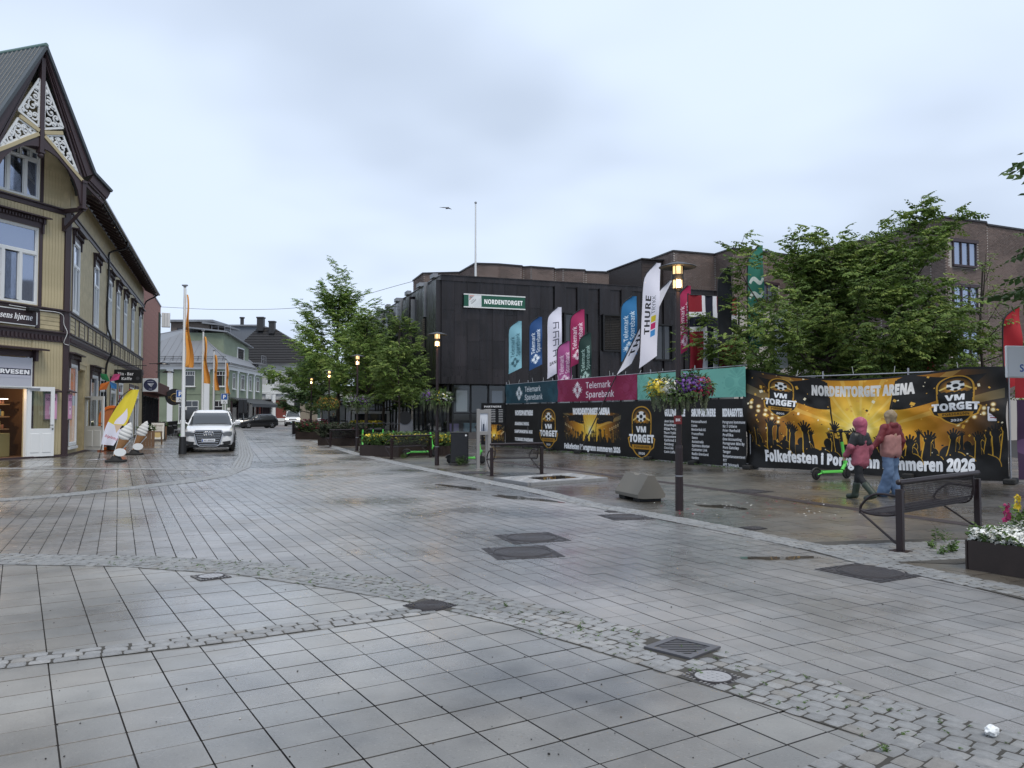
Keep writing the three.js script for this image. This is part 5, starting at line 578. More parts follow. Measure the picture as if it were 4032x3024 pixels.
  single('crowd_banner', hung([6.8, 23.29], FC, (u) => 0.04 + 0.03 * Math.sin(u * 7), (u) => 2.88 - 0.32 * Math.sin(Math.PI * Math.min(1, u * 1.15)) * 0.9 - 0.22 * u, 0.42, 15, 140, 40, 0, 1, 0.12), cloth(big), 'large sagging banner with golden cheering crowd behind the two walkers', 'banner');
  const pn = thing('paper_notice', 'small white paper notice with red arrow taped on the crowd banner', 'notice', 10.99, 18.4, -0.83, null, 1.42); mesh('sheet', bx(0.24, 0.33, 0.004, 0, 0, 0), M.white, pn); mesh('print', plane(0.22, 0.31, 0, 0.165, 0.004), printMat(canvasTex(128, 180, (c) => { c.fillStyle = '#f1eef2'; c.fillRect(0, 0, 128, 180); crest(c, 64, 50, 60, 70); text(c, 'SERVIT INN', 64, 118, 18, { align: 'center', color: '#a34a7a' }); c.fillStyle = '#a02a3c'; c.fillRect(24, 134, 60, 12); c.beginPath(); c.moveTo(80, 124); c.lineTo(106, 140); c.lineTo(80, 156); c.fill(); })), pn);
  single('violet_banner', hung([11.45, 18.3], [14.6, 17.4], 0.1, 1.9, 0.15, 33, 20, 10), cloth(canvasTex(256, 256, (c) => { c.fillStyle = '#3a2140'; c.fillRect(0, 0, 256, 256); c.globalAlpha = 0.5; emblem(c, 60, 150, 90, '#7d5c84'); c.globalAlpha = 1; })), 'dull violet banner on the fence beyond the crowd banner at right', 'banner');
  single('red_banner', hung([11.6, 18.6], [14.6, 18.0], 1.95, 2.75, 0.1, 36, 20, 6), cloth(canvasTex(256, 128, (c) => { c.fillStyle = '#9c1420'; c.fillRect(0, 0, 256, 128); text(c, 'UTE', 20, 100, 90, {}); })), 'red banner with white letters above the violet banner at right', 'banner');
  const ws = thing('white_sign', 'white square sign with blue letters at the right edge', 'sign', 10.05, 15.6, 0.2, null, 2.28); mesh('panel', rb(1.1, 0.62, 0.06, 0.02, 0, 0, 0), M.white, ws); mesh('lettering', plane(1.04, 0.56, 0, 0.31, 0.035), printMat(canvasTex(256, 140, (c) => { c.fillStyle = '#e9ecf0'; c.fillRect(0, 0, 256, 140); text(c, 'SHOP', 60, 118, 50, { color: '#3c5fae' }); })), ws); mesh('post', [bar([0.6, -2.28, -0.06], [0.6, 0.7, -0.06], 0.03)], M.steel, ws);
  // ---------- feather flags behind the fence ----------
  const featherTex = (bg, fg, draw) => canvasTex(128, 512, (c, w, h) => { c.fillStyle = bg; c.fillRect(0, 0, w, h); draw ? draw(c, w, h) : (text(c, 'Telemark', 58, h * 0.72, 50, { rot: -Math.PI / 2, color: fg, weight: 'normal', stroke: 1.5 }), text(c, 'Sparebank', 108, h * 0.72, 50, { rot: -Math.PI / 2, color: fg, weight: 'normal', stroke: 1.5 }), emblem(c, 64, h * 0.83, 52, fg)); });
  function feather(label, x, f, y0, y1, w, tex, { lean = 0, side = 1, wave = 1, ry = 0, slant = 0.12, pole = M.black } = {}) {
    const o = thing('feather_flag', label, 'flag', x, f, ry, 'feather flags standing along the fence'), H = y1 - y0, edge = (v) => (v > 0.8 ? w * 0.72 * Math.pow((v - 0.8) / 0.2, 2) : 0), Lx = (y) => Math.tan(lean) * (y - 2);
    const P = (u, v) => { const y = y0 + v * H + (1 - v) * slant * H * u * side, e = edge(v), xx = side > 0 ? lerp(e, w, u) : -lerp(w, e, u) + 0; return [xx + Lx(y), y, wave * 0.05 * Math.sin(v * 9 + u * 3) * (0.3 + u)]; };
    mesh('cloth', sheet((u, v) => P(u, v), 8, 30), cloth(tex, { roughness: 0.7 }), o);
    const pts = [[Lx(0) * 0.9, 0.1, -0.02], [Lx(y0), y0, -0.02]]; for (let i = 1; i <= 8; i++) { const v = i / 8, y = y0 + v * H; pts.push([(side > 0 ? 1 : -1) * edge(v) + Lx(y) - 0.005 * side, y, wave * 0.05 * Math.sin(v * 9) * 0.3]); } mesh('pole', tube(pts, 0.022, 40, 6), pole, o); return o;
  }
  feather('light blue feather flag with dark lettering, farthest left on the fence', -0.17, 39.2, 3.5, 6.1, 0.64, featherTex('#7fb3c2', '#24505c'));
  feather('navy blue feather flag with white rosette and lettering', 0.79, 37.06, 3.55, 6.05, 0.6, featherTex('#1d4a80', '#dfe9f2'));
  feather('white feather flag with thin grey line letters', 1.55, 35.4, 3.1, 6.28, 0.64, featherTex('#e3e4f2', '#444', (c, w, h) => { c.strokeStyle = '#3f4254'; c.lineWidth = 7; for (const y of [120, 190, 250, 330]) { c.beginPath(); c.moveTo(50, y); c.lineTo(100, y); c.lineTo(100, y + 50); c.moveTo(76, y); c.lineTo(76, y + 40); c.lineTo(54, y + 40); c.stroke(); } text(c, 'IANO', 20, 430, 34, { color: '#111' }); }));
  feather('pale magenta feather flag low behind the white one', 1.95, 34.7, 2.6, 4.72, 0.62, featherTex('#a8508c', '#ecd6e6'));
  feather('crimson feather flag with white rosette left of the leaning flag', 2.42, 33.4, 3.5, 5.92, 0.6, featherTex('#a3225a', '#f2dfe8'));
  feather('dark green feather flag half hidden by the crimson one', 2.75, 32.9, 2.6, 4.9, 0.5, featherTex('#12342f', '#9fbdb6'));
  feather('white feather flag leaning far to the right, crossing behind the tall one', 3.35, 29.6, 3.0, 6.5, 0.34, featherTex('#e8e8f0', '#111', (c, w, h) => text(c, 'THURE', 92, h * 0.86, 84, { rot: -Math.PI / 2, color: '#15151a', width: 260, italic: 'italic' })), { lean: 0.46 });
  feather('bright blue feather flag with white lettering beside the tall white one', 4.04, 29.8, 3.5, 5.95, 0.6, featherTex('#2673a8', '#dcecf5'));
  feather('tall white feather flag with black letters and three coloured squares', 4.5, 28.88, 3.2, 7.02, 0.62, featherTex('#e6e6f2', '#111', (c, w, h) => { text(c, 'THURE', 66, 370, 56, { rot: -Math.PI / 2, color: '#15151a', width: 200, italic: 'italic' }); text(c, 'TRYKK', 100, 270, 34, { rot: -Math.PI / 2, color: '#555a66', weight: 'normal', width: 96 }); [['#d8c62c', 280], ['#c92a6a', 318], ['#3f8fd0', 356]].forEach(([q, y]) => { c.fillStyle = q; c.fillRect(74, y, 34, 32); }); }), { lean: 0.05 });
  feather('crimson feather flag right behind the near lamp post', 5.5, 26.5, 3.5, 5.82, 0.42, featherTex('#a81f52', '#f2dfe8'), { side: 1 });
  feather('black feather flag rising above the leafy tree', 6.35, 24.7, 3.6, 6.1, 0.42, featherTex('#15171d', '#15171d', () => {}), {});
  feather('teal and white patterned feather flag above the tree', 7.55, 25.7, 3.4, 7.0, 0.52, featherTex('#2f7a6a', '#fff', (c, w, h) => { c.strokeStyle = '#dfeae6'; c.lineWidth = 20; for (let y = 180; y < h; y += 70) { c.beginPath(); c.moveTo(20, y); c.bezierCurveTo(60, y - 60, 90, y + 60, 120, y - 10); c.stroke(); } }));
  feather('red feather flag at the right edge behind the tree', 13.45, 22, 2.2, 4.5, 0.5, featherTex('#a31420', '#fff', () => {})); feather('narrow red feather flag beside the sparse tree', 12.6, 24.5, 2.6, 5.0, 0.3, featherTex('#9c1822', '#fff', () => {}));
  feather('white feather flag hidden among the tree leaves', 8.0, 24.6, 2.8, 4.8, 0.45, featherTex('#dfe2ec', '#fff', () => {}));
  const nor = canvasTex(512, 384, (c, w, h) => { c.fillStyle = '#8f1a2b'; c.fillRect(0, 0, w, h); c.fillStyle = '#e8e8f2'; c.fillRect(w * 0.27, 0, w * 0.3, h); c.fillRect(0, h * 0.22, w, h * 0.26); c.fillStyle = '#171c33'; c.fillRect(w * 0.345, 0, w * 0.15, h); c.fillRect(0, h * 0.285, w, h * 0.13); });
  const nf = thing('national_flag', 'large red flag with white edged dark blue cross hung behind the fence', 'flag', 5.75, 26.1, 0.35); mesh('cloth', sheet((u, v) => [u * 1.9 + 0.03 * Math.sin(v * 5), 2.9 + v * 2.55 + (1 - v) * 0.12 * Math.sin(u * 5), 0.06 * Math.sin(u * 22 + v * 2) * (1 - v * 0.6)], 50, 20), cloth(nor, { roughness: 0.75 }), nf); mesh('line', [bar([0, 5.46, 0], [1.95, 5.46, 0], 0.012), bar([0, 0, -0.03], [0, 5.5, -0.03], 0.03), bar([1.95, 0, -0.03], [1.95, 5.5, -0.03], 0.03)], M.black, nf);
}
// ---------- street lamps with flower baskets ----------
const glow = new THREE.MeshStandardMaterial({ color: 0xfff2d8, emissive: 0xffd08a, emissiveIntensity: 1.0, roughness: 0.4 });
function lamp(x, f, label, s = 1) {
  const o = thing('street_lamp', label, 'lamp', x, f, 0, 'lit street lamps along the right kerb'); const post = mesh('post', [cyl(0.062, 0.068, 1.02, 0, 0, 0, 16), cyl(0.06, 0.068, 0.05, 0, 1.02, 0, 16), cyl(0.038, 0.046, 2.6, 0, 1.05, 0, 14)], M.maroon, o); mesh('collar', cyl(0.0685, 0.0685, 0.02, 0, 0.56, 0, 16), M.zinc, post);
  mesh('cap', [cyl(0.07, 0.05, 0.05, 0, 3.62, 0), cyl(0.1, 0.1, 0.09, 0, 3.81, 0, 18)], M.black, o);
  mesh('lantern', [cyl(0.075, 0.075, 0.13, 0, 3.675, 0, 18), cyl(0.075, 0.075, 0.13, 0, 3.905, 0, 18)], glow, o); mesh('lantern_bars', [...Array(6).keys()].map((k) => cyl(0.008, 0.008, 0.42, Math.cos(k * 1.047) * 0.09, 3.66, Math.sin(k * 1.047) * 0.09, 6)), M.black, o);
  mesh('disc_shade', mv(lathe([[0.02, 0.09], [0.12, 0.07], [0.3, 0.012], [0.31, 0], [0.3, -0.006], [0.1, 0.02], [0.02, 0.02]], 32), 0, 4.02, 0), M.black, o); mesh('basket_arm', [bar([-0.32, 2.0, 0], [0.32, 2.0, 0], 0.014), bar([0, 2.2, 0], [0.2, 2.0, 0], 0.01), bar([0, 2.2, 0], [-0.2, 2.0, 0], 0.01)], M.black, o);
  const l = new THREE.PointLight(0xffcf8e, 0.7 * s); l.position.set(0, 3.74, 0.16); l.castShadow = true; l.name = 'lamp_light'; o.add(l);
  return o;
}
lamp(2.75, 13.3, 'nearest lit street lamp, with yellow and purple flower baskets'); lamp(-2.31, 24.84, 'lit street lamp beside the black litter bin'); lamp(-6.6, 34.35, 'lit street lamp with white flower basket by parked scooters'); lamp(-10.58, 46.6, 'lit street lamp with orange flower basket'); lamp(-14.04, 56.37, 'farthest street lamp, with small green basket');
{ const t = thing('street_nameplate', 'small red plate fixed on the near lamp post', 'sign', 2.72, 13.22, 0, null, 1.42); mesh('plate', bx(0.13, 0.14, 0.01, 0, 0, 0), lambert(0.25, 0.03, 0.03), t); mesh('lettering', plane(0.12, 0.12, 0, 0.07, 0.007), printMat(canvasTex(64, 64, (c) => { c.fillStyle = '#7a2626'; c.fillRect(0, 0, 64, 64); text(c, 'BK', 32, 44, 34, { align: 'center' }); })), t); }
// ---------- benches ----------
function bench(x0, f0, x1, f1, label) {
  const L = Math.hypot(x1 - x0, f1 - f0), o = thing('mesh_bench', label, 'bench', x0, f0, rotOf((x1 - x0) / L, (f1 - f0) / L), 'dark wire mesh benches'), w0 = 0.12, w1 = L - 0.12;
  for (const x of [0, L]) { mesh('post', [rb(0.075, 0.72, 0.075, 0.008, x, 0, 0), bx(0.2, 0.012, 0.2, x, 0, 0)], M.maroon, o); const s = x ? -1 : 1; mesh('side_frame', [tube([[x + s * 0.1, 0.8, -0.02], [x + s * 0.1, 0.55, -0.02], [x + s * 0.1, 0.42, -0.08], [x + s * 0.1, 0.4, -0.45], [x + s * 0.1, 0.44, -0.52], [x + s * 0.1, 0.62, -0.36], [x + s * 0.1, 0.62, 0]], 0.016, 50, 6), bar([x + s * 0.08, 0.4, -0.5], [x, 0.09, -0.05], 0.014)], M.maroon, o); }
  mesh('top_rail', [bar([-0.02, 0.8, 0], [L + 0.02, 0.8, 0], 0.032, 12), sph(0.034, -0.02, 0.8, 0), sph(0.034, L + 0.02, 0.8, 0)], M.maroon, o); mesh('front_rail', bar([0.1, 0.4, -0.52], [L - 0.1, 0.4, -0.52], 0.02), M.maroon, o);
  const prof = [[0.78, -0.02], [0.5, -0.03], [0.43, -0.09], [0.405, -0.3], [0.4, -0.5]], wires = []; for (let x = w0; x <= w1; x += 0.034) for (let i = 0; i < 4; i++) wires.push(bar([x, prof[i][0], prof[i][1]], [x, prof[i + 1][0], prof[i + 1][1]], 0.0042, 3)); for (let k = 0; k < 13; k++) { const y = 0.45 + k * 0.026; wires.push(bar([w0, y, -0.03], [w1, y, -0.03], 0.0042, 3)); } for (let k = 0; k < 14; k++) wires.push(bar([w0, 0.402 + k * 0.001, -0.48 + k * 0.03], [w1, 0.402 + k * 0.001, -0.48 + k * 0.03], 0.0055, 3)); const wm = mesh('wire_mesh', wires, M.maroon, o); wm.userData.kind = 'stuff'; return o;
}
bench(4.49, 9.37, 6.26, 10.88, 'near dark wire bench in front of the golden crowd banner'); bench(-0.52, 20.63, 0.78, 21.26, 'dark wire bench beside the metal info stand and tree pit'); bench(-4.19, 28.07, -2.95, 29.25, 'dark wire bench in front of the yellow flower planter'); bench(-8.6, 38.2, -7.5, 39.4, 'farthest dark bench beside the shrub planter');
// ---------- bin, info stand, block, planter boxes ----------
{
  let o = thing('litter_bin', 'square black litter bin beside the second lamp', 'bin', -1.63, 25.0, 0.1); mesh('body', rb(0.54, 0.92, 0.54, 0.03, 0, 0.08, 0), M.blackGloss, o); mesh('base', mv(new THREE.CylinderGeometry(0.36, 0.44, 0.09, 4), 0, 0.045, 0, Math.PI / 4), M.rubber, o); mesh('rim', rb(0.56, 0.04, 0.56, 0.015, 0, 0.98, 0), M.black, o); mesh('sticker', mv(cyl(0.03, 0.03, 0.004, 0, 0, 0), 0.19, 0.92, 0.272, 0, Math.PI / 2), M.white, o);
  o = thing('info_stand', 'grey metal info stand with two glazed poster frames', 'info stand', -0.8, 23.1, 0.4); const post = (x, z) => rb(0.09, 1.72, 0.06, 0.006, x, 0, z); for (const [x, z] of [[-0.18, 0], [0.16, 0], [0.28, -0.5]]) mesh('post', post(x, z), M.alu, o); mesh('rail', [bx(0.4, 0.1, 0.05, 0, 1.6, 0), bx(0.34, 0.1, 0.05, -0.01, 0.98, 0), bar([0.16, 1.65, 0], [0.28, 1.65, -0.5], 0.05, 4), bar([0.16, 1.03, 0], [0.28, 1.03, -0.5], 0.05, 4)], M.alu, o);
  const pt = printMat(canvasTex(128, 256, (c) => { c.fillStyle = '#ced3db'; c.fillRect(0, 0, 128, 256); c.fillStyle = '#6b7484'; for (let i = 0; i < 5; i++) { c.beginPath(); c.moveTo(20 + i * 22, 250); c.lineTo(30 + i * 18, 60 + (i * 53) % 90); c.lineTo(42 + i * 20, 250); c.fill(); } c.fillStyle = '#3b4250'; c.fillRect(52, 150, 24, 100); }), { roughness: 0.15 }); mesh('poster', plane(0.25, 0.54, -0.01, 1.34, 0.0), pt, o); mesh('poster', mv(new THREE.PlaneGeometry(0.44, 0.54), 0.22, 1.34, -0.25, 1.335), pt, o); mesh('foot', [[-0.18, 0], [0.16, 0], [0.28, -0.5]].map(([x, z]) => bx(0.2, 0.015, 0.16, x, 0, z)), M.alu, o);
  o = thing('concrete_block', 'weathered concrete traffic block with ridged top on the pavement', 'concrete block', 2.52, 14.6, 0.31);
  const nb = 9, sec = (z, h, sh) => [[-0.27, 0.07], [-0.28, 0.13], [-0.06 + sh, h], [0.06 + sh, h - 0.01], [0.28, 0.13], [0.27, 0.07], [0.16, 0.055], [-0.16, 0.055]].map(([x, y]) => [x, y, z]); const r = rnd(4); const secs = []; for (let i = 0; i <= nb; i++) secs.push(sec(-i / nb * 0.95, 0.49 - (i === 4 || i === 5 ? 0.03 : 0) - r() * 0.012, (r() - 0.5) * 0.02)); mesh('block', toCreasedNormals(loft(secs), 0.5), M.concrete, o); for (const z of [-0.18, -0.78]) mesh('foot', rb(0.44, 0.07, 0.26, 0.01, 0, 0, z), M.rubber, o);
}
function planter(x, f, ry, w, d, h, label) { const o = thing('planter_box', label, 'planter', x, f, ry); mesh('side', bx(w, h, 0.02, 0, 0, d / 2), M.corten, o); mesh('side', bx(w, h, 0.02, 0, 0, -d / 2), M.corten, o); mesh('side', bx(0.02, h, d - 0.04, -w / 2 + 0.01, 0, 0), M.corten, o); mesh('side', bx(0.02, h, d - 0.04, w / 2 - 0.01, 0, 0), M.corten, o); mesh('soil', bx(w - 0.05, 0.02, d - 0.05, 0, h - 0.08, 0), M.soil, o); return o; }
// ---------- tree pit with rain water ----------
{
  const P = [[0.39, 17.81], [2.24, 19.22], [1.45, 20.75], [-0.4, 19.22]], o = thing('tree_pit', 'raised square of granite setts around an empty rain filled tree pit', 'tree pit'); const r = rnd(8), lerp2 = (a, b, t) => [lerp(a[0], b[0], t), lerp(a[1], b[1], t)];
  const cell = (u, v) => lerp2(lerp2(P[0], P[1], u), lerp2(P[3], P[2], u), v), H = (u, v) => u > 0.26 && u < 0.76 && v > 0.25 && v < 0.78;
  mesh('bed', flat(P, 0.055), G.mortar, o); mesh('skirt', P.map((p, i) => { const q = P[(i + 1) % 4]; return bx(Math.hypot(q[0] - p[0], q[1] - p[1]), 0.07, 0.1, 0, 0, 0).applyMatrix4(M4((p[0] + q[0]) / 2, 0, -(p[1] + q[1]) / 2, rotOf(q[0] - p[0], q[1] - p[1]))); }), G.sett[4], o);
  for (let j = 0; j < 13; j++) for (let i = 0; i < 18; i++) { const u = (i + 0.5) / 18, v = (j + 0.5) / 13; if (H(u, v)) continue; const [x, f] = cell(u, v), m = mesh('sett', settGeo[(i * 3 + j) % 6], G.sett[(i * 7 + j * 3) % 5], o); m.applyMatrix4(M4(x, 0.068 + r() * 0.006, -f, rotOf(0.8, 0.6) + (r() - 0.5) * 0.1, 0, 0, [0.118, 1, 0.115])); }
  mesh('water', flat([cell(0.27, 0.26), cell(0.75, 0.26), cell(0.75, 0.77), cell(0.27, 0.77)], 0.06), std({ color: [0.03, 0.022, 0.016], roughness: 0.03 }), o);
}
// ---------- covers and gratings ----------
M.grate = std({ color: [0.13, 0.13, 0.14], metalness: 0.5, roughness: 0.45 });
function cover(label, pts, kind) {
  const cx = pts.reduce((s, p) => s + p[0] / 4, 0), cf = pts.reduce((s, p) => s + p[1] / 4, 0), ex = pts[1][0] - pts[0][0] + pts[2][0] - pts[3][0], ef = pts[1][1] - pts[0][1] + pts[2][1] - pts[3][1], a = Math.hypot(ex, ef) / 2, b2 = (Math.hypot(pts[3][0] - pts[0][0], pts[3][1] - pts[0][1]) + Math.hypot(pts[2][0] - pts[1][0], pts[2][1] - pts[1][1])) / 2, s = (a + b2) / 2, o = thing(kind === 'grate' ? 'drain_grate' : 'manhole_cover', label, kind === 'grate' ? 'drain' : 'manhole', cx, cf, rotOf(ex, ef), null, /sett/.test(label) ? 0.004 : 0), ir = M.iron;
  if (kind === 'grate') { const n = 5; mesh('frame', [bx(s, 0.014, 0.05, 0, 0.002, s / 2 - 0.025), bx(s, 0.014, 0.05, 0, 0.002, -s / 2 + 0.025), bx(0.05, 0.014, s - 0.1, -s / 2 + 0.025, 0.002, 0), bx(0.05, 0.014, s - 0.1, s / 2 - 0.025, 0.002, 0)], M.grate, o); mesh('well', bx(s - 0.08, 0.004, s - 0.08, 0, 0.0035, 0), lambert(0.004, 0.004, 0.004), o); for (let i = -n; i <= n; i++) { const l = (s - 0.1) * (1 - Math.abs(i) / (n + 1)) * 1.414; if (l > 0.06) mesh('slat', bx(l, 0.003, 0.018, 0, 0.0078, 0).applyMatrix4(M4(i * 0.029, 0, -i * 0.029, -Math.PI / 4)), M.grate, o); } return o; }
  const R = s / 2; mesh('frame', [bx(s, 0.012, s, 0, -0.008, 0)], ir, o);
  const lid = mesh('lid', mv(cyl(R * 0.78, R * 0.78, 0.006, 0, 0, 0, 40), 0, 0.003, 0), kind === 'stone' ? std({ color: [0.3, 0.3, 0.31], roughness: 0.4 }) : ir, o); mesh('rings', (kind === 'stone' ? [0.8] : [0.86, 0.72, 0.58, 0.42, 0.26]).map((k) => mv(new THREE.TorusGeometry(R * k, 0.009, 6, 40), 0, 0.004, 0, 0, Math.PI / 2)), ir, lid);
  const ribs = []; for (let k = 0; k < 4; k++) for (let i = -4; i <= 4; i++) if (Math.abs(i) > 0) ribs.push(bx(0.008, 0.005, R * 0.2, i * R * 0.2, 0.003, R * 0.88).applyMatrix4(M4(0, 0, 0, k * Math.PI / 2))); mesh('corner_ribs', ribs, kind === 'stone' ? M.alu : ir, o); if (kind === 'stone') mesh('studs', [...Array(16).keys()].map((k) => cyl(R * 0.06, R * 0.07, 0.006, ((k % 4) - 1.5) * R * 0.26, 0.006, ((k >> 2) - 1.5) * R * 0.26, 8)), lid.material, lid); return o;
}
cover('iron cover in the road, farther of the close pair', [[-0.26, 10.68], [0.42, 10.88], [0.76, 10.18], [0.1, 9.89]]); cover('iron cover in the road, nearer of the close pair', [[-0.41, 9.62], [0.29, 9.79], [0.64, 9.04], [-0.05, 8.84]]); cover('iron cover at the road edge near the lamp post', [[1.28, 12.76], [1.88, 12.9], [2.25, 12.26], [1.65, 12.07]]); cover('large reddish iron cover in the road in front of the near bench', [[3.12, 8.33], [3.75, 8.71], [4.15, 8.02], [3.47, 7.66]]); cover('dark cover in the pavement on the brick line', [[4.52, 16.75], [4.96, 17.11], [5.35, 16.41], [4.69, 16.03]]); cover('small dark cover right behind the kerb setts', [[3.2, 11.32], [3.41, 11.46], [3.51, 11.19], [3.27, 11.05]]);
cover('rectangular drain grate with slanting slots in the sett band', [[0.92, 5.57], [1.13, 5.8], [1.41, 5.48], [1.16, 5.25]], 'grate'); cover('ornate iron cover with pale round lid beside the drain grate', [[1.02, 5.0], [1.25, 5.14], [1.41, 4.88], [1.19, 4.74]], 'stone'); cover('small iron cover where the sett strip meets the band', [[-0.86, 6.78], [-0.73, 6.97], [-0.41, 6.71], [-0.7, 6.5]]); cover('pale cover among the slabs at left below the sett band', [[-3.15, 7.94], [-2.9, 8.16], [-2.74, 7.91], [-2.98, 7.73]], 'stone');
cover('small square valve cover beside the road edge cover', [[1.5, 13.2], [1.66, 13.26], [1.72, 13.1], [1.56, 13.04]]); cover('rain dark cover in the pavement in front of the info stand', [[-1.5, 22.1], [-0.7, 22.3], [-0.5, 21.5], [-1.3, 21.2]]);
// ---------- foliage ----------
function leafGeo(l, w) { // folded leaf: four triangles
  const g = new THREE.BufferGeometry(), p = [[0, 0, 0], [-w, -0.1 * l, l * 0.4], [0, 0.06 * l, l * 0.45], [w, -0.1 * l, l * 0.4], [0, -0.15 * l, l]];
  g.setAttribute('position', new THREE.Float32BufferAttribute([0, 1, 2, 0, 2, 3, 1, 4, 2, 2, 4, 3].flatMap((i) => p[i]), 3)); g.setAttribute('uv', new THREE.Float32BufferAttribute(new Float32Array(24), 2)); g.computeVertexNormals(); return g;
}
function sprayGeo(seed, n, len, l, w, droop = 0.25) { // twig along +z with leaves on both sides
  const r = rnd(seed), parts = []; for (let i = 0; i < n; i++) { const t = (i + 0.6) / n, s = i & 1 ? 1 : -1, k = (0.75 + r() * 0.5) * (1.1 - 0.4 * t); parts.push(mv(leafGeo(l * k, w * k), 0, -droop * len * t * t, len * t, s * (0.75 + r() * 0.5) * (i === n - 1 ? 0.1 : 1), 0.15 + r() * 0.6, (r() - 0.5) * 0.9)); } return merge(parts);
}
const leafMat = (c, t = 0.3) => phys({ color: c, roughness: 0.8, specularIntensity: 0.45, transmission: t, thickness: 0, side: THREE.DoubleSide });
const bark = std({ color: [0.06, 0.048, 0.04], roughness: 0.9, bumpMap: rep(woodT, 2, 6), bumpScale: 0.01 });
function taper(pts, r0, r1, seg = 6) { // tapering branch through points
  const c = new THREE.CatmullRomCurve3(pts.map((p) => new THREE.Vector3(...p))), n = Math.max(5, pts.length * 4), g = new THREE.TubeGeometry(c, n, 1, seg), P = g.attributes.position; for (let i = 0; i <= n; i++) { const q = c.getPointAt(i / n), rr = lerp(r0, r1, i / n); for (let j = 0; j <= seg; j++) { const k = i * (seg + 1) + j; P.setXYZ(k, q.x + (P.getX(k) - q.x) * rr, q.y + (P.getY(k) - q.y) * rr, q.z + (P.getZ(k) - q.z) * rr); } } g.computeVertexNormals(); return g;
}
function tree(label, x, f, o) {
  const { H, base, R, seed, n = 2200, leaf = [0.09, 0.03], spray = [9, 0.34], colors, leaders = [], limbs = 16, trunkR = 0.12, squash = 0.35, gapped = 0, dens = 1, group = 'street trees' } = o, r = rnd(seed), t = thing('street_tree', label, 'tree', x, f, 0, group), wood = [], spots = [];
  const env = (h) => { const q = clamp((h - base) / (H - base)); return R * (q < squash ? Math.sqrt(Math.max(0, 1 - Math.pow((squash - q) / squash, 2) * 0.55)) : Math.pow(Math.max(0, 1 - (q - squash) / (1 - squash)), 0.75)); };
  wood.push(taper([[0, 0, 0], [0.04, H * 0.3, 0.03], [-0.05, H * 0.6, -0.04], [0.03, H * 0.95, 0.02]], trunkR, 0.02, 8));
  const put = (p, dir, k = 1) => spots.push([p, dir, k]);
  const branch = (a, b, r0, depth) => { const m = [lerp(a[0], b[0], 0.5), lerp(a[1], b[1], 0.42) - 0.03, lerp(a[2], b[2], 0.5)], L = Math.hypot(b[0] - a[0], b[1] - a[1], b[2] - a[2]); wood.push(taper([a, m, b], r0, 0.006, 5)); const d = [(b[0] - a[0]) / L, (b[1] - a[1]) / L, (b[2] - a[2]) / L];
    const at3 = (u) => [0, 1, 2].map((i) => (1 - u) * (1 - u) * a[i] + 2 * u * (1 - u) * m[i] + u * u * b[i]);
    if (depth > 0) { const k = Math.max(3, Math.round(L / 0.42)); for (let i = 0; i < k; i++) { const u = 0.25 + 0.75 * (i + r() * 0.6) / k, p = at3(Math.min(u, 0.98)), az = r() * 6.283, ll = L * (0.2 + 0.26 * r()) * (1.25 - u * 0.5); const e = [p[0] + (d[0] * 0.6 + Math.cos(az) * 0.8) * ll, p[1] + (d[1] * 0.45 + 0.25 + (r() - 0.45) * 0.7) * ll, p[2] + (d[2] * 0.6 + Math.sin(az) * 0.8) * ll]; branch(p, e, Math.max(0.008, r0 * 0.4), depth - 1); } }
    const ns = Math.max(2, Math.round(L / 0.17)); for (let i = depth > 0 ? Math.round(ns * 0.55) : 0; i < ns; i++) put(at3((i + r()) / ns), d); put(b, d); };
  for (let i = 0; i < limbs; i++) { const q = (i + 0.3 + r() * 0.5) / limbs, y0 = lerp(base * 0.75, H * 0.72, Math.pow(q, 1.1)), az = i * 2.4 + r() * 0.6, ye = Math.min(H * 0.97, y0 + (0.35 + r() * 0.4) * R * (0.6 + q * 0.7)), rr = env(ye) * (0.82 + r() * 0.25); branch([0, y0, 0], [Math.cos(az) * rr, ye, Math.sin(az) * rr], trunkR * 0.42 * (1 - q * 0.5), 1); }
  branch([0, H * 0.75, 0], [0.1, H, 0.05], 0.03, 1); for (const [a, y0, z0, b, y1, z1] of leaders) branch([a, y0, z0], [b, y1, z1], 0.025, 1);
  mesh('trunk', wood, bark, t);
  while (spots.length < n) { const s = spots[Math.floor(r() * spots.length)]; spots.push([s[0].map((v) => v + (r() - 0.5) * 0.5), s[1], 1]); } for (let i = spots.length - 1; i > 0; i--) { const j = Math.floor(r() * (i + 1)); [spots[i], spots[j]] = [spots[j], spots[i]]; }
  const use = spots.slice(0, n), geos = [1, 2, 3].map((s) => sprayGeo(seed + s, spray[0], spray[1], leaf[0], leaf[1])), up = new THREE.Vector3(0, 1, 0);
  geos.forEach((g, k) => { const l = use.filter((_, i) => i % 3 === k), im = new THREE.InstancedMesh(g, leafMat([1, 1, 1]), l.length); im.name = 'crown'; im.userData.kind = 'stuff'; l.forEach(([p, d], i) => { const az = Math.atan2(d[0], d[2]) + (r() - 0.5) * 2.2, el = clamp(d[1] * 0.5 + (r() - 0.55) * 0.9, -0.9, 1.1); im.setMatrixAt(i, M4(p[0], p[1], p[2], az, -el, (r() - 0.5) * 1.2, 0.75 + r() * 0.55)); const c = colors[Math.floor(r() * colors.length)], v = 0.75 + r() * 0.5; im.setColorAt(i, lin(c[0] * v, c[1] * v, c[2] * v)); }); t.add(im); im.castShadow = im.receiveShadow = true; });
  return t;
}
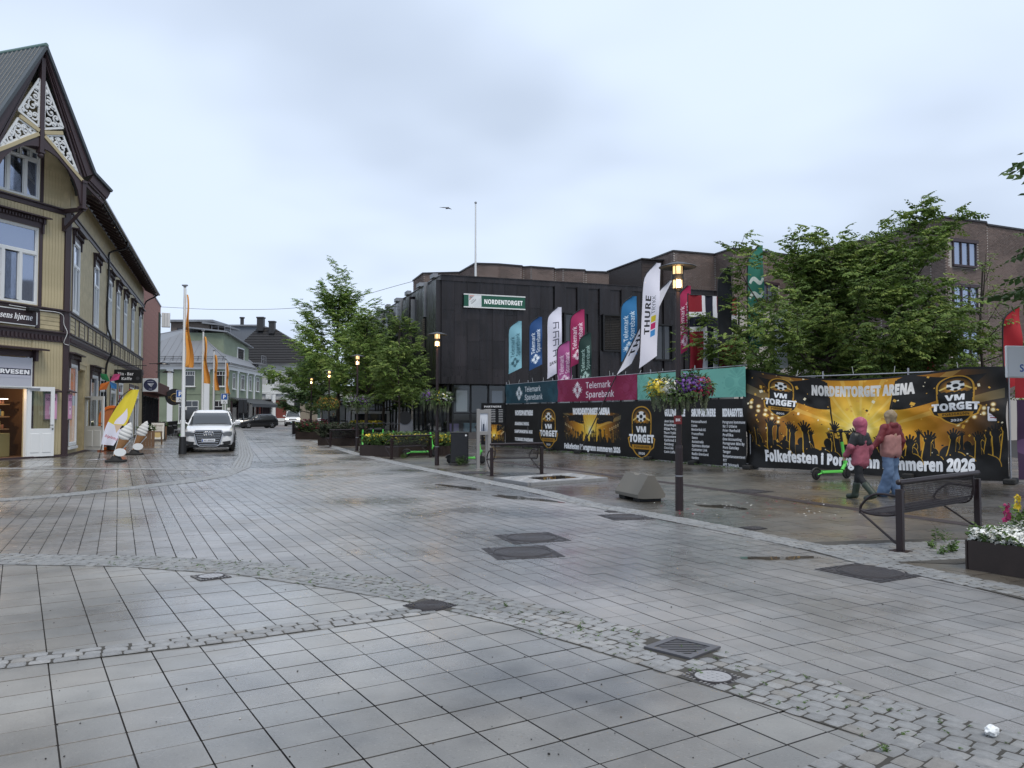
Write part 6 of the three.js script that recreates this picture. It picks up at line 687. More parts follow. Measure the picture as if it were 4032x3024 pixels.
const lightGreen = [[0.21, 0.32, 0.065], [0.16, 0.265, 0.055], [0.27, 0.37, 0.085], [0.12, 0.205, 0.045]], deepGreen = [[0.125, 0.2, 0.04], [0.155, 0.235, 0.048], [0.095, 0.155, 0.034], [0.22, 0.29, 0.065]], darkGreen = [[0.06, 0.11, 0.035], [0.08, 0.135, 0.045], [0.1, 0.155, 0.05]];
tree('tall light green street tree with feathery spiked top, leftmost in the street', -13.2, 61, { H: 11.0, base: 3.0, R: 4.4, seed: 3, n: 5200, leaf: [0.14, 0.05], spray: [9, 0.5], colors: lightGreen, leaders: [[0, 8, 0, 0.3, 12.4, 0.1], [-1, 7.5, 0, -2.2, 9.8, 0.3], [1.2, 7.4, 0, 2.2, 9.6, 0.2], [-0.5, 8, 0.4, -0.9, 10.6, 0.4]], limbs: 24, trunkR: 0.17 });
tree('rounder green street tree beside the third lamp', -9.6, 53, { H: 8.2, base: 3.0, R: 2.7, seed: 8, n: 3200, leaf: [0.12, 0.045], spray: [9, 0.42], colors: [...lightGreen, ...deepGreen], limbs: 20, trunkR: 0.14 });
tree('slim young tree rising behind the yellow flower planter', -6.4, 45.5, { H: 7.0, base: 2.7, R: 1.55, seed: 15, n: 1500, leaf: [0.12, 0.045], spray: [9, 0.36], colors: [[0.13, 0.19, 0.05], ...deepGreen], limbs: 16, trunkR: 0.07 });
tree('dark green tree against the black building side', -9.6, 60, { H: 9.4, base: 2.4, R: 2.6, seed: 21, n: 2600, leaf: [0.14, 0.05], spray: [9, 0.44], colors: darkGreen, limbs: 18 });
tree('dense dark tree in front of the white building', -21, 84, { H: 7.2, base: 1.8, R: 3.6, seed: 29, n: 2600, leaf: [0.18, 0.06], spray: [9, 0.55], colors: darkGreen, limbs: 18 });
tree('broad leafy tree overhanging the crowd banner, left of two', 9.7, 24.6, { H: 6.6, base: 2.5, R: 3.8, seed: 33, n: 5400, leaf: [0.115, 0.038], spray: [9, 0.36], colors: deepGreen, limbs: 26, squash: 0.4, leaders: [[-2, 4.8, 0, -3.0, 6.6, 0.2], [1.2, 5.6, 0, 1.6, 7.4, 0], [-0.6, 5.4, 0, -1.2, 6.9, 0.3]], group: 'trees behind the crowd banner' });
tree('leafy tree with a tall leading shoot behind the crowd banner', 11.5, 24.2, { H: 6.6, base: 2.2, R: 2.4, seed: 41, n: 3300, leaf: [0.12, 0.04], spray: [9, 0.36], colors: deepGreen, limbs: 20, leaders: [[0.3, 5.4, 0, 0.9, 8.1, 0.2], [0.5, 5.4, 0, 1.5, 7.3, 0.1], [-1.4, 5.4, 0, -2.0, 7.0, 0]], group: 'trees behind the crowd banner' });
tree('thin sparse tree with bare twigs near the red flag', 13.6, 23.2, { H: 6.2, base: 2.2, R: 1.7, seed: 47, n: 420, leaf: [0.09, 0.03], spray: [7, 0.3], colors: deepGreen, limbs: 16, trunkR: 0.06, group: 'trees behind the crowd banner' });
tree('dark big leaved tree reaching in at the right edge', 10.9, 12.6, { H: 8.4, base: 2.6, R: 2.25, seed: 52, n: 2400, leaf: [0.16, 0.06], spray: [7, 0.36], colors: darkGreen, limbs: 18, trunkR: 0.14, group: 'trees behind the crowd banner' });
// ---------- flowers ----------
const bloomGeo = (() => { const l = []; for (let i = 0; i < 5; i++) { const g = new THREE.CircleGeometry(0.5, 5); g.scale(0.75, 1, 1); g.translate(0, 0.5, 0); g.rotateX(-0.35); g.rotateZ(i * 1.2566); l.push(g); } return merge(l); })(), tuft = sprayGeo(70, 8, 1, 0.42, 0.13, 0.3), blade = sprayGeo(71, 7, 1, 0.5, 0.05, 0.1);
function scatter(par, name, geo, mat, list) { // list of [x, y, z, scale, color, az, el]
  const im = new THREE.InstancedMesh(geo, mat, list.length); im.name = name; im.userData.kind = 'stuff'; list.forEach(([x, y, z, s, c, az, el], i) => { im.setMatrixAt(i, M4(x, y, z, az, el, 0, s)); im.setColorAt(i, lin(...c)); }); par.add(im); im.castShadow = im.receiveShadow = true; return im;
}
const petal = std({ color: [1, 1, 1], roughness: 0.6, side: THREE.DoubleSide }), leafM = leafMat([1, 1, 1], 0.2);
const PAL = { yellow: [[0.75, 0.6, 0.05], [0.7, 0.5, 0.03]], cream: [[0.75, 0.7, 0.3], [0.8, 0.78, 0.6]], white: [[0.8, 0.8, 0.76], [0.75, 0.76, 0.7]], purple: [[0.16, 0.06, 0.3], [0.1, 0.035, 0.2], [0.24, 0.1, 0.36]], red: [[0.35, 0.02, 0.06], [0.25, 0.015, 0.05]], magenta: [[0.4, 0.02, 0.12], [0.3, 0.015, 0.1]], orange: [[0.55, 0.25, 0.04], [0.4, 0.2, 0.05]], green: [[0.08, 0.14, 0.04], [0.11, 0.18, 0.05], [0.06, 0.1, 0.03]], shrub: [[0.03, 0.045, 0.022], [0.045, 0.05, 0.03]], grey: [[0.14, 0.17, 0.1], [0.18, 0.2, 0.12]] };
const pick = (p, r) => { const c = p[Math.floor(r() * p.length)], k = 0.8 + 0.4 * r(); return c.map((v) => v * k); };
function clump(list, r, cx, cy, cz, R, n, pal, size, flat2 = 0.85) { for (let i = 0; i < n; i++) { const a = r() * 6.283, e = Math.asin(r() * 1.7 - 0.7), q = R * (0.86 + r() * 0.2); list.push([cx + Math.cos(a) * Math.cos(e) * q, cy + Math.sin(e) * q * flat2, cz + Math.sin(a) * Math.cos(e) * q, size * (0.7 + r() * 0.6), pick(pal, r), Math.PI / 2 - a, -e]); } }
function basket(x, f, label, balls, seed) {
  const o = thing('flower_basket', label, 'flower basket', x, f, 0, 'flower baskets hung on the lamps', 1.98), r = rnd(seed), fl = [], lf = [];
  for (const [bx2, by, bz, R, cols, nf] of balls) { clump(lf, r, bx2, by, bz, R * 0.92, Math.round(R * R * 2600), PAL.green, 0.1); cols.forEach((c, i) => clump(fl, r, bx2 + (i - (cols.length - 1) / 2) * R * 0.35, by + (r() - 0.3) * 0.04, bz, R * 0.98, Math.round(nf / cols.length), PAL[c], 0.026)); mesh('bowl', mv(new THREE.SphereGeometry(R * 0.78, 16, 8, 0, 6.283, Math.PI / 2, Math.PI / 2), bx2, by - 0.01, bz), M.soil, o); for (let k = 0; k < 26; k++) { const a = r() * 6.283, L = R * (0.5 + r() * 1.0); for (let j = 0; j < 4; j++) lf.push([bx2 + Math.cos(a) * R * (0.9 - j * 0.05), by - L * j / 4 - R * 0.25, bz + Math.sin(a) * R * 0.9, 0.08, pick(PAL.grey, r), a, 1.1]); } }
  scatter(o, 'foliage', tuft, leafM, lf); scatter(o, 'blossoms', bloomGeo, petal, fl); return o;
}
basket(2.75, 13.3, 'pair of flower baskets, yellow and white left, purple right', [[-0.27, 0.02, 0.02, 0.205, ['yellow', 'cream', 'white'], 520], [0.24, 0.04, 0.04, 0.26, ['purple', 'purple', 'red'], 560], [0.02, -0.06, 0.1, 0.16, ['grey'], 20]], 3);
basket(-2.31, 24.84, 'flower basket with violet left and yellow right blossoms by the bin', [[-0.22, 0.1, 0.02, 0.26, ['purple', 'grey'], 220], [0.14, 0.06, 0.03, 0.28, ['yellow', 'green', 'white'], 200]], 5); basket(-6.6, 34.35, 'flower basket of white and dark purple petunias', [[-0.2, 0.12, 0.02, 0.34, ['white', 'purple'], 200], [0.3, 0.1, 0, 0.3, ['purple'], 160]], 7); basket(-10.58, 46.6, 'flower basket full of orange blossoms', [[-0.02, 0.14, 0.02, 0.52, ['orange', 'yellow', 'orange'], 420]], 9); basket(-14.04, 56.37, 'small round green flower basket on the farthest lamp', [[0, 0.1, 0, 0.42, ['grey', 'orange'], 50]], 11);
function bed(o, seed, w, d, y, groups) { const r = rnd(seed), lf = [], fl = []; for (const [kind, n, pal, size, h0, h1, region] of groups) for (let i = 0; i < n; i++) { let x = (r() - 0.5) * w, z = (r() - 0.5) * d; if (region && !region(x / w, z / d, r)) continue; const h = lerp(h0, h1, r()); (kind === 'leaf' ? lf : fl).push([x, y + h, z, size * (0.7 + r() * 0.6), pick(PAL[pal], r), r() * 6.283, kind === 'leaf' ? -0.5 - r() * 0.9 : -1.2 + r() * 0.9]); } scatter(o, 'foliage', tuft, leafM, lf); if (fl.length) scatter(o, 'blossoms', bloomGeo, petal, fl); return o; }
{
  // right planter with white alyssum and snapdragons
  let o = planter(5.55, 8.12, rotOf(0.53, -0.85) + Math.PI / 2, 1.5, 1.2, 0.3, 'dark steel planter of white alyssum and tall snapdragons at right edge');
  o.position.set(5.62, 0, -8.22); const r = rnd(5);
  bed(o, 6, 1.48, 1.2, 0.26, [['leaf', 900, 'green', 0.12, 0, 0.08], ['flower', 6000, 'white', 0.024, 0.05, 0.16], ['leaf', 700, 'green', 0.13, 0.05, 0.35, (x, z) => x > -0.1 && Math.abs(z) < 0.42]]);
  const sp = []; for (let k = 0; k < 26; k++) { const x = -0.4 + r() * 0.9, z = (r() - 0.5) * 0.9, h = 0.36 + r() * 0.2, c = r() < 0.45 ? 'yellow' : r() < 0.6 ? 'magenta' : 'red'; for (let j = 0; j < 16; j++) { const a = r() * 6.283; sp.push([x + Math.cos(a) * 0.025, 0.26 + h - 0.16 + j * 0.011, z + Math.sin(a) * 0.025, 0.03 * (1.2 - j / 26), pick(PAL[c], r), a, -0.3]); } } scatter(o, 'snapdragons', bloomGeo, petal, sp);
  // yellow planter behind the third bench
  o = planter(-4.45, 30.6, -0.5, 1.8, 1.9, 0.42, 'rust brown planter of yellow marigolds behind the third bench'); bed(o, 8, 1.75, 1.85, 0.4, [['leaf', 1500, 'green', 0.2, 0, 0.3], ['flower', 1100, 'yellow', 0.04, 0.15, 0.42]]); const o2 = planter(-2.9, 31.6, -0.5, 1.6, 1.7, 0.36, 'rust brown planter of yellow marigolds nearer the litter bin'); bed(o2, 9, 1.55, 1.65, 0.34, [['leaf', 1100, 'green', 0.2, 0, 0.3], ['flower', 800, 'yellow', 0.04, 0.15, 0.42]]);
  o = planter(-8.4, 40.4, -0.4, 2.0, 1.6, 0.4, 'low stone planter of dark shrubs beside the parked scooters'); bed(o, 10, 1.9, 1.5, 0.38, [['leaf', 1300, 'shrub', 0.26, 0, 0.5], ['flower', 40, 'magenta', 0.045, 0.4, 0.6]]);
  o = planter(-12.0, 50, -0.4, 2.4, 1.4, 0.45, 'dark planter of reddish shrubs beyond the orange basket lamp'); bed(o, 12, 2.3, 1.3, 0.42, [['leaf', 900, 'shrub', 0.22, 0, 0.4], ['leaf', 160, 'red', 0.2, 0.1, 0.42], ['leaf', 400, 'green', 0.22, 0, 0.4]]); o = planter(-15.6, 64, -0.4, 3, 1.6, 0.5, 'farthest planter with pale flowers near the white van'); bed(o, 13, 2.9, 1.5, 0.45, [['leaf', 900, 'green', 0.25, 0, 0.3], ['flower', 900, 'cream', 0.06, 0.1, 0.4], ['flower', 120, 'red', 0.07, 0.4, 0.7]]);
  o = planter(-9.8, 54, -0.4, 2.2, 1.4, 0.45, 'planter of yellow flowers below the street trees'); bed(o, 14, 2.1, 1.3, 0.6, [['leaf', 700, 'green', 0.22, 0, 0.3], ['flower', 700, 'yellow', 0.06, 0.2, 0.5]]);
  // weeds in the paving joints
  const weed = (x, f, h, n, label) => { const w = thing('weed', label, 'weed', x, f, 0, 'weeds in the paving'), l = [], q = rnd(Math.round(x * 100 + f)); for (let i = 0; i < n; i++) l.push([(q() - 0.5) * h * 0.7, q() * h * 0.5, (q() - 0.5) * h * 0.7, h * (0.5 + q() * 0.5), pick(PAL.green, q).map((v) => v * 1.2), q() * 6.283, -0.9 - q() * 0.6]); scatter(w, 'leaves', h > 0.15 ? blade : tuft, leafM, l); };
  weed(5.3, 10.0, 0.17, 9, 'tall thin weed under the near bench, left one'); weed(5.65, 9.85, 0.16, 8, 'tall thin weed under the near bench, right one'); weed(4.95, 9.55, 0.09, 16, 'flat green weed in front of the near bench'); weed(5.05, 9.3, 0.12, 10, 'small upright weed by the near bench post'); weed(4.85, 9.15, 0.08, 10, 'small pale weed nearest the bench foot'); weed(-1.5, 24.6, 0.3, 12, 'weed at the foot of the litter bin'); weed(0.5, 6.02, 0.035, 8, 'green tuft in the sett band'); weed(1.75, 3.85, 0.04, 8, 'green tuft at the slab corner'); weed(-0.05, 6.72, 0.035, 8, 'tiny tuft on the road side of the sett band'); weed(-3.8, 28.4, 0.16, 24, 'grass tuft under the third bench');
  // fallen petals below the near lamp
  const pl = [], q = rnd(99); for (let i = 0; i < 60; i++) pl.push([2.4 + q() * 3.2, 0.012, -(12.2 + q() * 2.6), 0.012 + q() * 0.012, q() < 0.6 ? pick(PAL.red, q) : pick(PAL.white, q), q() * 6, -1.5]); const pt = new THREE.Group(); pt.name = 'fallen_petals'; scene.add(pt); tag(pt, 'red and white petals fallen on the pavement by the near lamp', 'petals', null, 'stuff'); scatter(pt, 'petal', bloomGeo, petal, pl);
  const gl = [], q2 = rnd(98); for (let i = 0; i < 260; i++) { const s = q2(), [x, f, nx, nf] = along(bandMid, 0.45 + s * 0.45), w = (q2() - 0.5) * 0.66; gl.push([x + nx * w, 0.008, -(f + nf * w), 0.02 + q2() * 0.02, pick(PAL.green, q2), q2() * 6, -0.7]); } for (let i = 0; i < 300; i++) { const t = q2(), x = lerp(FA[0], FB[0], t), f = lerp(FA[1], FB[1], t); gl.push([x - 0.12 - q2() * 0.2, 0.008, -(f - 0.1), 0.05 + q2() * 0.06, pick(PAL.green, q2), q2() * 6, -0.8]); } const gt = new THREE.Group(); gt.name = 'joint_grass'; scene.add(gt); tag(gt, 'thin grass growing in joints and along the fence foot', 'grass', null, 'stuff'); scatter(gt, 'grass', tuft, leafM, gl);
  const gr = [], q3 = rnd(97), stone = new THREE.IcosahedronGeometry(0.5, 0); stone.scale(1, 0.5, 0.8); for (let i = 0; i < 420; i++) { const f = 3.4 + Math.pow(q3(), 1.4) * 9, x = (q3() * 1.3 - 0.7) * f; gr.push([x, 0.003, -f, 0.004 + q3() * q3() * 0.016, q3() < 0.72 ? [0.012, 0.011, 0.01] : pick([[0.4, 0.39, 0.36], [0.1, 0.07, 0.04]], q3), q3() * 6, 0]); } const gg = new THREE.Group(); gg.name = 'grit'; scene.add(gg); tag(gg, 'dark crumbs and grit scattered over the wet paving', 'grit', null, 'stuff'); scatter(gg, 'crumb', stone, std({ color: [1, 1, 1], roughness: 0.8 }), gr);
}
// ---------- vehicles ----------
function rrect(hx, z0, z1, y, rf, rr, n = 5) { // rounded rectangle section at height y: half width hx, z0 rear .. z1 front
  const pts = []; const arc = (cx, cz, r, a0) => { for (let i = 0; i <= n; i++) { const a = a0 + i / n * Math.PI / 2; pts.push([cx + Math.cos(a) * r, y, cz + Math.sin(a) * r]); } }; arc(hx - rf, z1 - rf, rf, 0); arc(-hx + rf, z1 - rf, rf, Math.PI / 2); arc(-hx + rr, z0 + rr, rr, Math.PI); arc(hx - rr, z0 + rr, rr, Math.PI * 1.5); return pts;
}
function wheel(par, x, y, z, r, w) { const t = mesh('wheel', mv(lathe([[r * 0.62, -w / 2], [r * 0.93, -w / 2], [r, -w * 0.3], [r, w * 0.3], [r * 0.93, w / 2], [r * 0.62, w / 2]], 28), x, y, z, 0, 0, Math.PI / 2), M.rubber, par); const s = Math.sign(x), k = []; for (let i = 0; i < 5; i++) k.push(bx(0.03, r * 0.66, 0.09, 0, 0, 0).applyMatrix4(M4(x + s * w * 0.38, y, z, 0, i * 1.2566))); mesh('rim', [...k, mv(cyl(r * 0.64, r * 0.64, 0.02, 0, 0, 0, 24), x + s * w * 0.2, y, z, 0, 0, Math.PI / 2), mv(cyl(0.07, 0.07, 0.04, 0, 0, 0, 12), x + s * w * 0.38, y, z, 0, 0, Math.PI / 2)], M.steel, t); }
function car(name, label, x, f, ry, c) {
  const o = thing(name, label, 'car', x, f, ry), { L, W, H } = c, w = W / 2, fr = L / 2, paint = c.paint, S = (z, hw, b, t, cr = 0.02) => { const p = [[0, b], [hw * 0.55, b], [hw * 0.93, b + 0.03], [hw, b + 0.16], [hw * 1.0, lerp(b, t, 0.55)], [hw * 0.975, lerp(b, t, 0.84)], [hw * 0.9, t - 0.015], [hw * 0.6, t + cr], [0, t + cr * 1.4]]; return [...p.map(([a, y]) => [a, y, z]), ...p.slice(1, -1).reverse().map(([a, y]) => [-a, y, z])]; };
  const g = c.clear, bt = c.belt, hd = c.hood;
  mesh('body', toCreasedNormals(loft([S(-fr, w * 0.8, g + 0.12, bt - 0.2), S(-fr + 0.06, w * 0.92, g + 0.05, bt - 0.06), S(-fr + 0.5, w * 0.985, g, bt), S(-fr + 1.4, w, g, bt), S(c.cowl - 0.35, w, g, bt), S(c.cowl + 0.15, w, g, lerp(bt, hd, 0.5)), S(fr - 0.75, w * 0.985, g, hd), S(fr - 0.3, w * 0.95, g + 0.02, hd - 0.07), S(fr - 0.1, w * 0.88, g + 0.03, hd - 0.16), S(fr, w * 0.74, g + 0.07, hd - 0.26)]), 0.7), paint, o);
  mesh('window_band', toCreasedNormals(loft([rrect(w * 0.93, -fr + c.tail, c.cowl + 0.12, bt - 0.06, 0.3, 0.25), rrect(w * 0.86, -fr + c.tail + 0.12, lerp(c.cowl, c.wsTop, 0.5) + 0.03, lerp(bt, H, 0.5), 0.28, 0.25), rrect(w * 0.74, -fr + c.tail + c.rearRake, c.wsTop, H - 0.11, 0.26, 0.25)]), 0.8), c.glass, o);
  mesh('roof', toCreasedNormals(loft([rrect(w * 0.755, -fr + c.tail + c.rearRake - 0.02, c.wsTop + 0.03, H - 0.125, 0.26, 0.25), rrect(w * 0.7, -fr + c.tail + c.rearRake + 0.05, c.wsTop - 0.06, H - 0.05, 0.24, 0.22), rrect(w * 0.5, -fr + c.tail + c.rearRake + 0.25, c.wsTop - 0.35, H, 0.2, 0.2)]), 0.9), paint, o);
  for (const s of [-1, 1]) { mesh('pillar', [bar([s * w * 0.9, bt - 0.03, c.cowl + 0.0], [s * w * 0.7, H - 0.1, c.wsTop - 0.04], 0.035, 6), bar([s * w * 0.9, bt - 0.03, -fr + c.tail + 0.25], [s * w * 0.72, H - 0.1, -fr + c.tail + c.rearRake + 0.25], 0.06, 6)], paint, o); mesh('pillar', bar([s * w * 0.925, bt - 0.03, 0.05], [s * w * 0.755, H - 0.1, -0.05], 0.035, 6), M.blackGloss, o);
    mesh('mirror', [rb(0.24, 0.16, 0.13, 0.05, s * (w + 0.13), bt + 0.02, c.cowl - 0.22), bar([s * w * 0.93, bt + 0.02, c.cowl - 0.2], [s * (w + 0.05), bt + 0.06, c.cowl - 0.2], 0.03)], paint, o);
    for (const z of [fr - c.fo, -fr + c.ro]) { mesh('wheel_arch', mv(cyl(c.wr * 1.14, c.wr * 1.14, 0.1, 0, 0, 0, 28), s * (w - 0.045), c.wr * 1.03, z, 0, 0, Math.PI / 2), M.black, o); wheel(o, s * (w - 0.1), c.wr, z, c.wr, 0.22); }
    mesh('sill', bx(0.05, 0.1, L * 0.5, s * (w - 0.01), g + 0.02, -0.05), M.black, o); mesh('door_seam', [bx(0.008, bt - g - 0.25, 0.012, s * (w + 0.001), g + 0.15, 0.1), bx(0.03, 0.03, 0.2, s * (w + 0.005), bt - 0.2, 0.28)], M.black, o); }
  mesh('underside', bx(W * 0.86, 0.12, L * 0.86, 0, g - 0.06, 0), M.black, o);
  return o;
}
const carPlate = (par, str, y, z, w = 0.52, bg = '#dfe3ea', fg = '#20242c') => { const p = mesh('number_plate', rb(w, 0.115, 0.02, 0.005, 0, y, z), M.white, par); mesh('plate_text', plane(w - 0.02, 0.1, 0, y + 0.058, z + 0.0115), printMat(canvasTex(256, 56, (c) => { c.fillStyle = bg; c.fillRect(0, 0, 256, 56); c.fillStyle = '#2a4a9a'; c.fillRect(0, 0, 22, 56); text(c, str, 34, 46, 48, { color: fg, width: 208 }); })), p); };
const paintW = phys({ color: [0.78, 0.79, 0.8], roughness: 0.3, clearcoat: 1, clearcoatRoughness: 0.04 }), paintK = phys({ color: [0.008, 0.008, 0.01], roughness: 0.3, clearcoat: 1, clearcoatRoughness: 0.04 }), carGlass = phys({ color: [0.05, 0.055, 0.06], roughness: 0.03, ior: 1.75 });
const headOn = new THREE.MeshStandardMaterial({ color: 0xffffff, emissive: 0xfff1d0, emissiveIntensity: 4 }), lens = phys({ color: [0.22, 0.23, 0.25], roughness: 0.06, metalness: 0.5 });
{
  const o = car('suv', 'large white SUV parked facing the camera beside the nearest flagpole', -13.22, 35.45, 0.318, { L: 5.05, W: 1.97, H: 1.74, belt: 1.13, hood: 1.06, cowl: 0.95, wsTop: 0.25, tail: 0.1, rearRake: 0.45, clear: 0.24, wr: 0.38, fo: 0.95, ro: 1.1, paint: paintW, glass: carGlass }), Z = 2.53;
  const hex = (k, y0) => [[-0.46 * k, 0.28 * k], [0.46 * k, 0.28 * k], [0.52 * k, 0.16 * k], [0.4 * k, -0.26 * k], [0.3 * k, -0.32 * k], [-0.3 * k, -0.32 * k], [-0.4 * k, -0.26 * k], [-0.52 * k, 0.16 * k]].map(([a, b]) => [a, b + y0]);
  const gr = mesh('grille', mv(ext(hex(1.1, 0.6), 0.06, 0.012), 0, 0, Z - 0.03), M.chrome, o); mesh('grille_back', mv(ext(hex(1.04, 0.6), 0.02), 0, 0, Z + 0.045), M.black, gr); for (let i = 0; i < 8; i++) mesh('slat', bx([0.7, 0.76, 0.82, 0.88, 0.93, 0.98, 1.0, 0.96][i], 0.014, 0.03, 0, 0.32 + i * 0.075, Z + 0.065), M.chrome, gr);
  for (let i = 0; i < 4; i++) mesh('ring', mv(new THREE.TorusGeometry(0.062, 0.012, 8, 24), (i - 1.5) * 0.088, 0.765, Z + 0.09), M.chrome, o); carPlate(o, 'NF 86692', 0.43, Z + 0.09);
  for (const s of [-1, 1]) { const P = (pts) => pts.map(([a, b]) => [a * s, b]); mesh('headlight', mv(ext(P([[0.52, 0.8], [0.9, 0.84], [0.92, 0.72], [0.86, 0.66], [0.6, 0.68]]), 0.1, 0.01), 0, 0, Z + 0.02, s * 0.32).translate(0, 0, 0.1), lens, o); mesh('day_light', mv(bx(0.3, 0.02, 0.02, s * 0.72, 0.85, 0), 0, 0, Z + 0.2, s * 0.32), M.chrome, o); mesh('intake', mv(ext(P([[0.56, 0.42], [0.86, 0.46], [0.86, 0.33], [0.64, 0.3]]), 0.06, 0.008), 0, 0, Z + 0.02, s * 0.25).translate(0, 0, 0.12), M.black, o); }
  mesh('lower_valance', rb(1.5, 0.13, 0.3, 0.03, 0, 0.2, Z - 0.16), M.black, o); mesh('wiper', [bar([-0.6, 1.14, 1.1], [0.05, 1.17, 1.05], 0.012), bar([0.05, 1.14, 1.1], [0.65, 1.17, 1.05], 0.012)], M.black, o); mesh('roof_rail', [-1, 1].map((s) => bar([s * 0.62, 1.74, 0.1], [s * 0.62, 1.74, -1.7], 0.02)), M.steel, o);
  const c2 = { L: 4.06, W: 1.78, H: 1.5, belt: 0.98, hood: 0.9, cowl: 0.85, wsTop: 0.1, tail: 0.08, rearRake: 0.4, clear: 0.2, wr: 0.32, fo: 0.82, ro: 0.72, glass: carGlass };
  car('parked_car', 'white car parked right behind the large white SUV', -15.35, 41.6, 0.318, { ...c2, L: 4.4, H: 1.55, paint: paintW });
  const k = car('hatchback', 'black hatchback with lit headlights turning across the far street', -27.3, 86.5, -0.95, { ...c2, paint: paintK }); for (const s of [-1, 1]) mesh('headlight', mv(rb(0.36, 0.13, 0.1, 0.04, 0, 0, 0), s * 0.62, 0.68, 1.93, s * 0.5), headOn, k); carPlate(k, 'EK 49103', 0.38, 2.04); mesh('grille', rb(0.9, 0.14, 0.06, 0.02, 0, 0.24, 2.0), M.black, k);
  const v = car('van', 'white van with lit headlights coming up the far street', -27.4, 101, 0.24, { L: 4.9, W: 1.9, H: 1.97, belt: 1.15, hood: 1.08, cowl: 1.55, wsTop: 1.0, tail: 0.05, rearRake: 0.15, clear: 0.22, wr: 0.34, fo: 0.9, ro: 0.95, paint: paintW, glass: carGlass }); for (const s of [-1, 1]) mesh('headlight', mv(rb(0.36, 0.2, 0.1, 0.04, 0, 0, 0), s * 0.68, 0.76, 2.33, s * 0.4), headOn, v); mesh('grille', rb(1.0, 0.1, 0.06, 0.02, 0, 0.8, 2.43), M.black, v); mesh('bumper', rb(1.6, 0.3, 0.2, 0.05, 0, 0.25, 2.38), M.black, v); carPlate(v, 'SV 27364', 0.42, 2.49, 0.52, '#2f8a6a', '#e8efe9');
}
// ---------- electric scooters ----------
const scooter0 = (() => { const o = thing('electric_scooter', 'green electric scooter standing before the crowd banner behind the walkers', 'scooter', 7.3, 19.4, 0, 'green rental scooters'); const wl = (x) => { const w = mesh('wheel', mv(lathe([[0.06, -0.03], [0.11, -0.03], [0.125, -0.015], [0.125, 0.015], [0.11, 0.03], [0.06, 0.03]], 20), x, 0.125, 0, 0, Math.PI / 2), M.rubber, o); mesh('hub', mv(cyl(0.062, 0.062, 0.05, 0, 0, 0, 14), x, 0.125, 0, 0, Math.PI / 2).translate(0, 0, 0), M.black, w); }; wl(0); wl(1.0);
  mesh('deck', [rb(0.66, 0.07, 0.19, 0.02, 0.46, 0.15, 0)], M.lime, o); mesh('deck_grip', rb(0.56, 0.012, 0.16, 0.004, 0.44, 0.222, 0), M.black, o); mesh('stem', [bar([0.86, 0.22, 0], [1.0, 0.42, 0], 0.045, 8, 0.035), bar([0.96, 0.3, 0], [0.86, 0.9, 0], 0.035)], M.lime, o); mesh('upper_stem', [bar([0.86, 0.9, 0], [0.82, 1.14, 0], 0.03), rb(0.1, 0.09, 0.07, 0.02, 0.82, 1.12, 0)], M.black, o); mesh('handlebar', [bar([0.82, 1.15, -0.29], [0.82, 1.15, 0.29], 0.016), bar([0.78, 1.16, 0.16], [0.78, 1.16, 0.3], 0.02), bar([0.78, 1.16, -0.16], [0.78, 1.16, -0.3], 0.02)], M.black, o);
  mesh('fender', [mv(new THREE.TorusGeometry(0.15, 0.03, 6, 12, 2.2), 0, 0.125, 0, 0, 0, 0.6)], M.black, o); mesh('fork', [bar([0.99, 0.125, 0.045], [0.97, 0.36, 0.03], 0.014), bar([0.99, 0.125, -0.045], [0.97, 0.36, -0.03], 0.014)], M.black, o); mesh('rear_stay', bar([0.0, 0.125, 0.05], [0.2, 0.18, 0.05], 0.016), M.lime, o); return o; })();
scooter0.rotation.y = rotOf(0.9, 0.42);
[[-3.85, 29.5, 0.2, 'green scooter parked behind the third bench'], [-1.95, 25.6, 0.05, 'green scooter half hidden by the second lamp and the bin'], [-6.0, 33.6, 2.0, 'green scooter by the white flower lamp, nearest of its cluster'], [-5.6, 34.3, 2.1, 'green scooter in the middle of the cluster by the white flower lamp'], [-5.2, 35.0, 2.2, 'green scooter at the back of the cluster by the white flower lamp'], [-5.0, 32.2, 1.4, 'green scooter leaning at the yellow marigold planter'], [-10.0, 44.8, 0.1, 'green scooter lying along the kerb by the orange basket lamp'], [-13.4, 57.5, 1.3, 'green scooter beside the farthest lamp'], [-22.2, 53.7, 1.25, 'green scooter parked left of the white SUV']].forEach(([x, f, ry, label]) => { const c = scooter0.clone(); c.name = numbered('electric_scooter'); c.position.set(x, 0, -f); c.rotation.y = ry; c.userData = { ...scooter0.userData, label }; scene.add(c); });
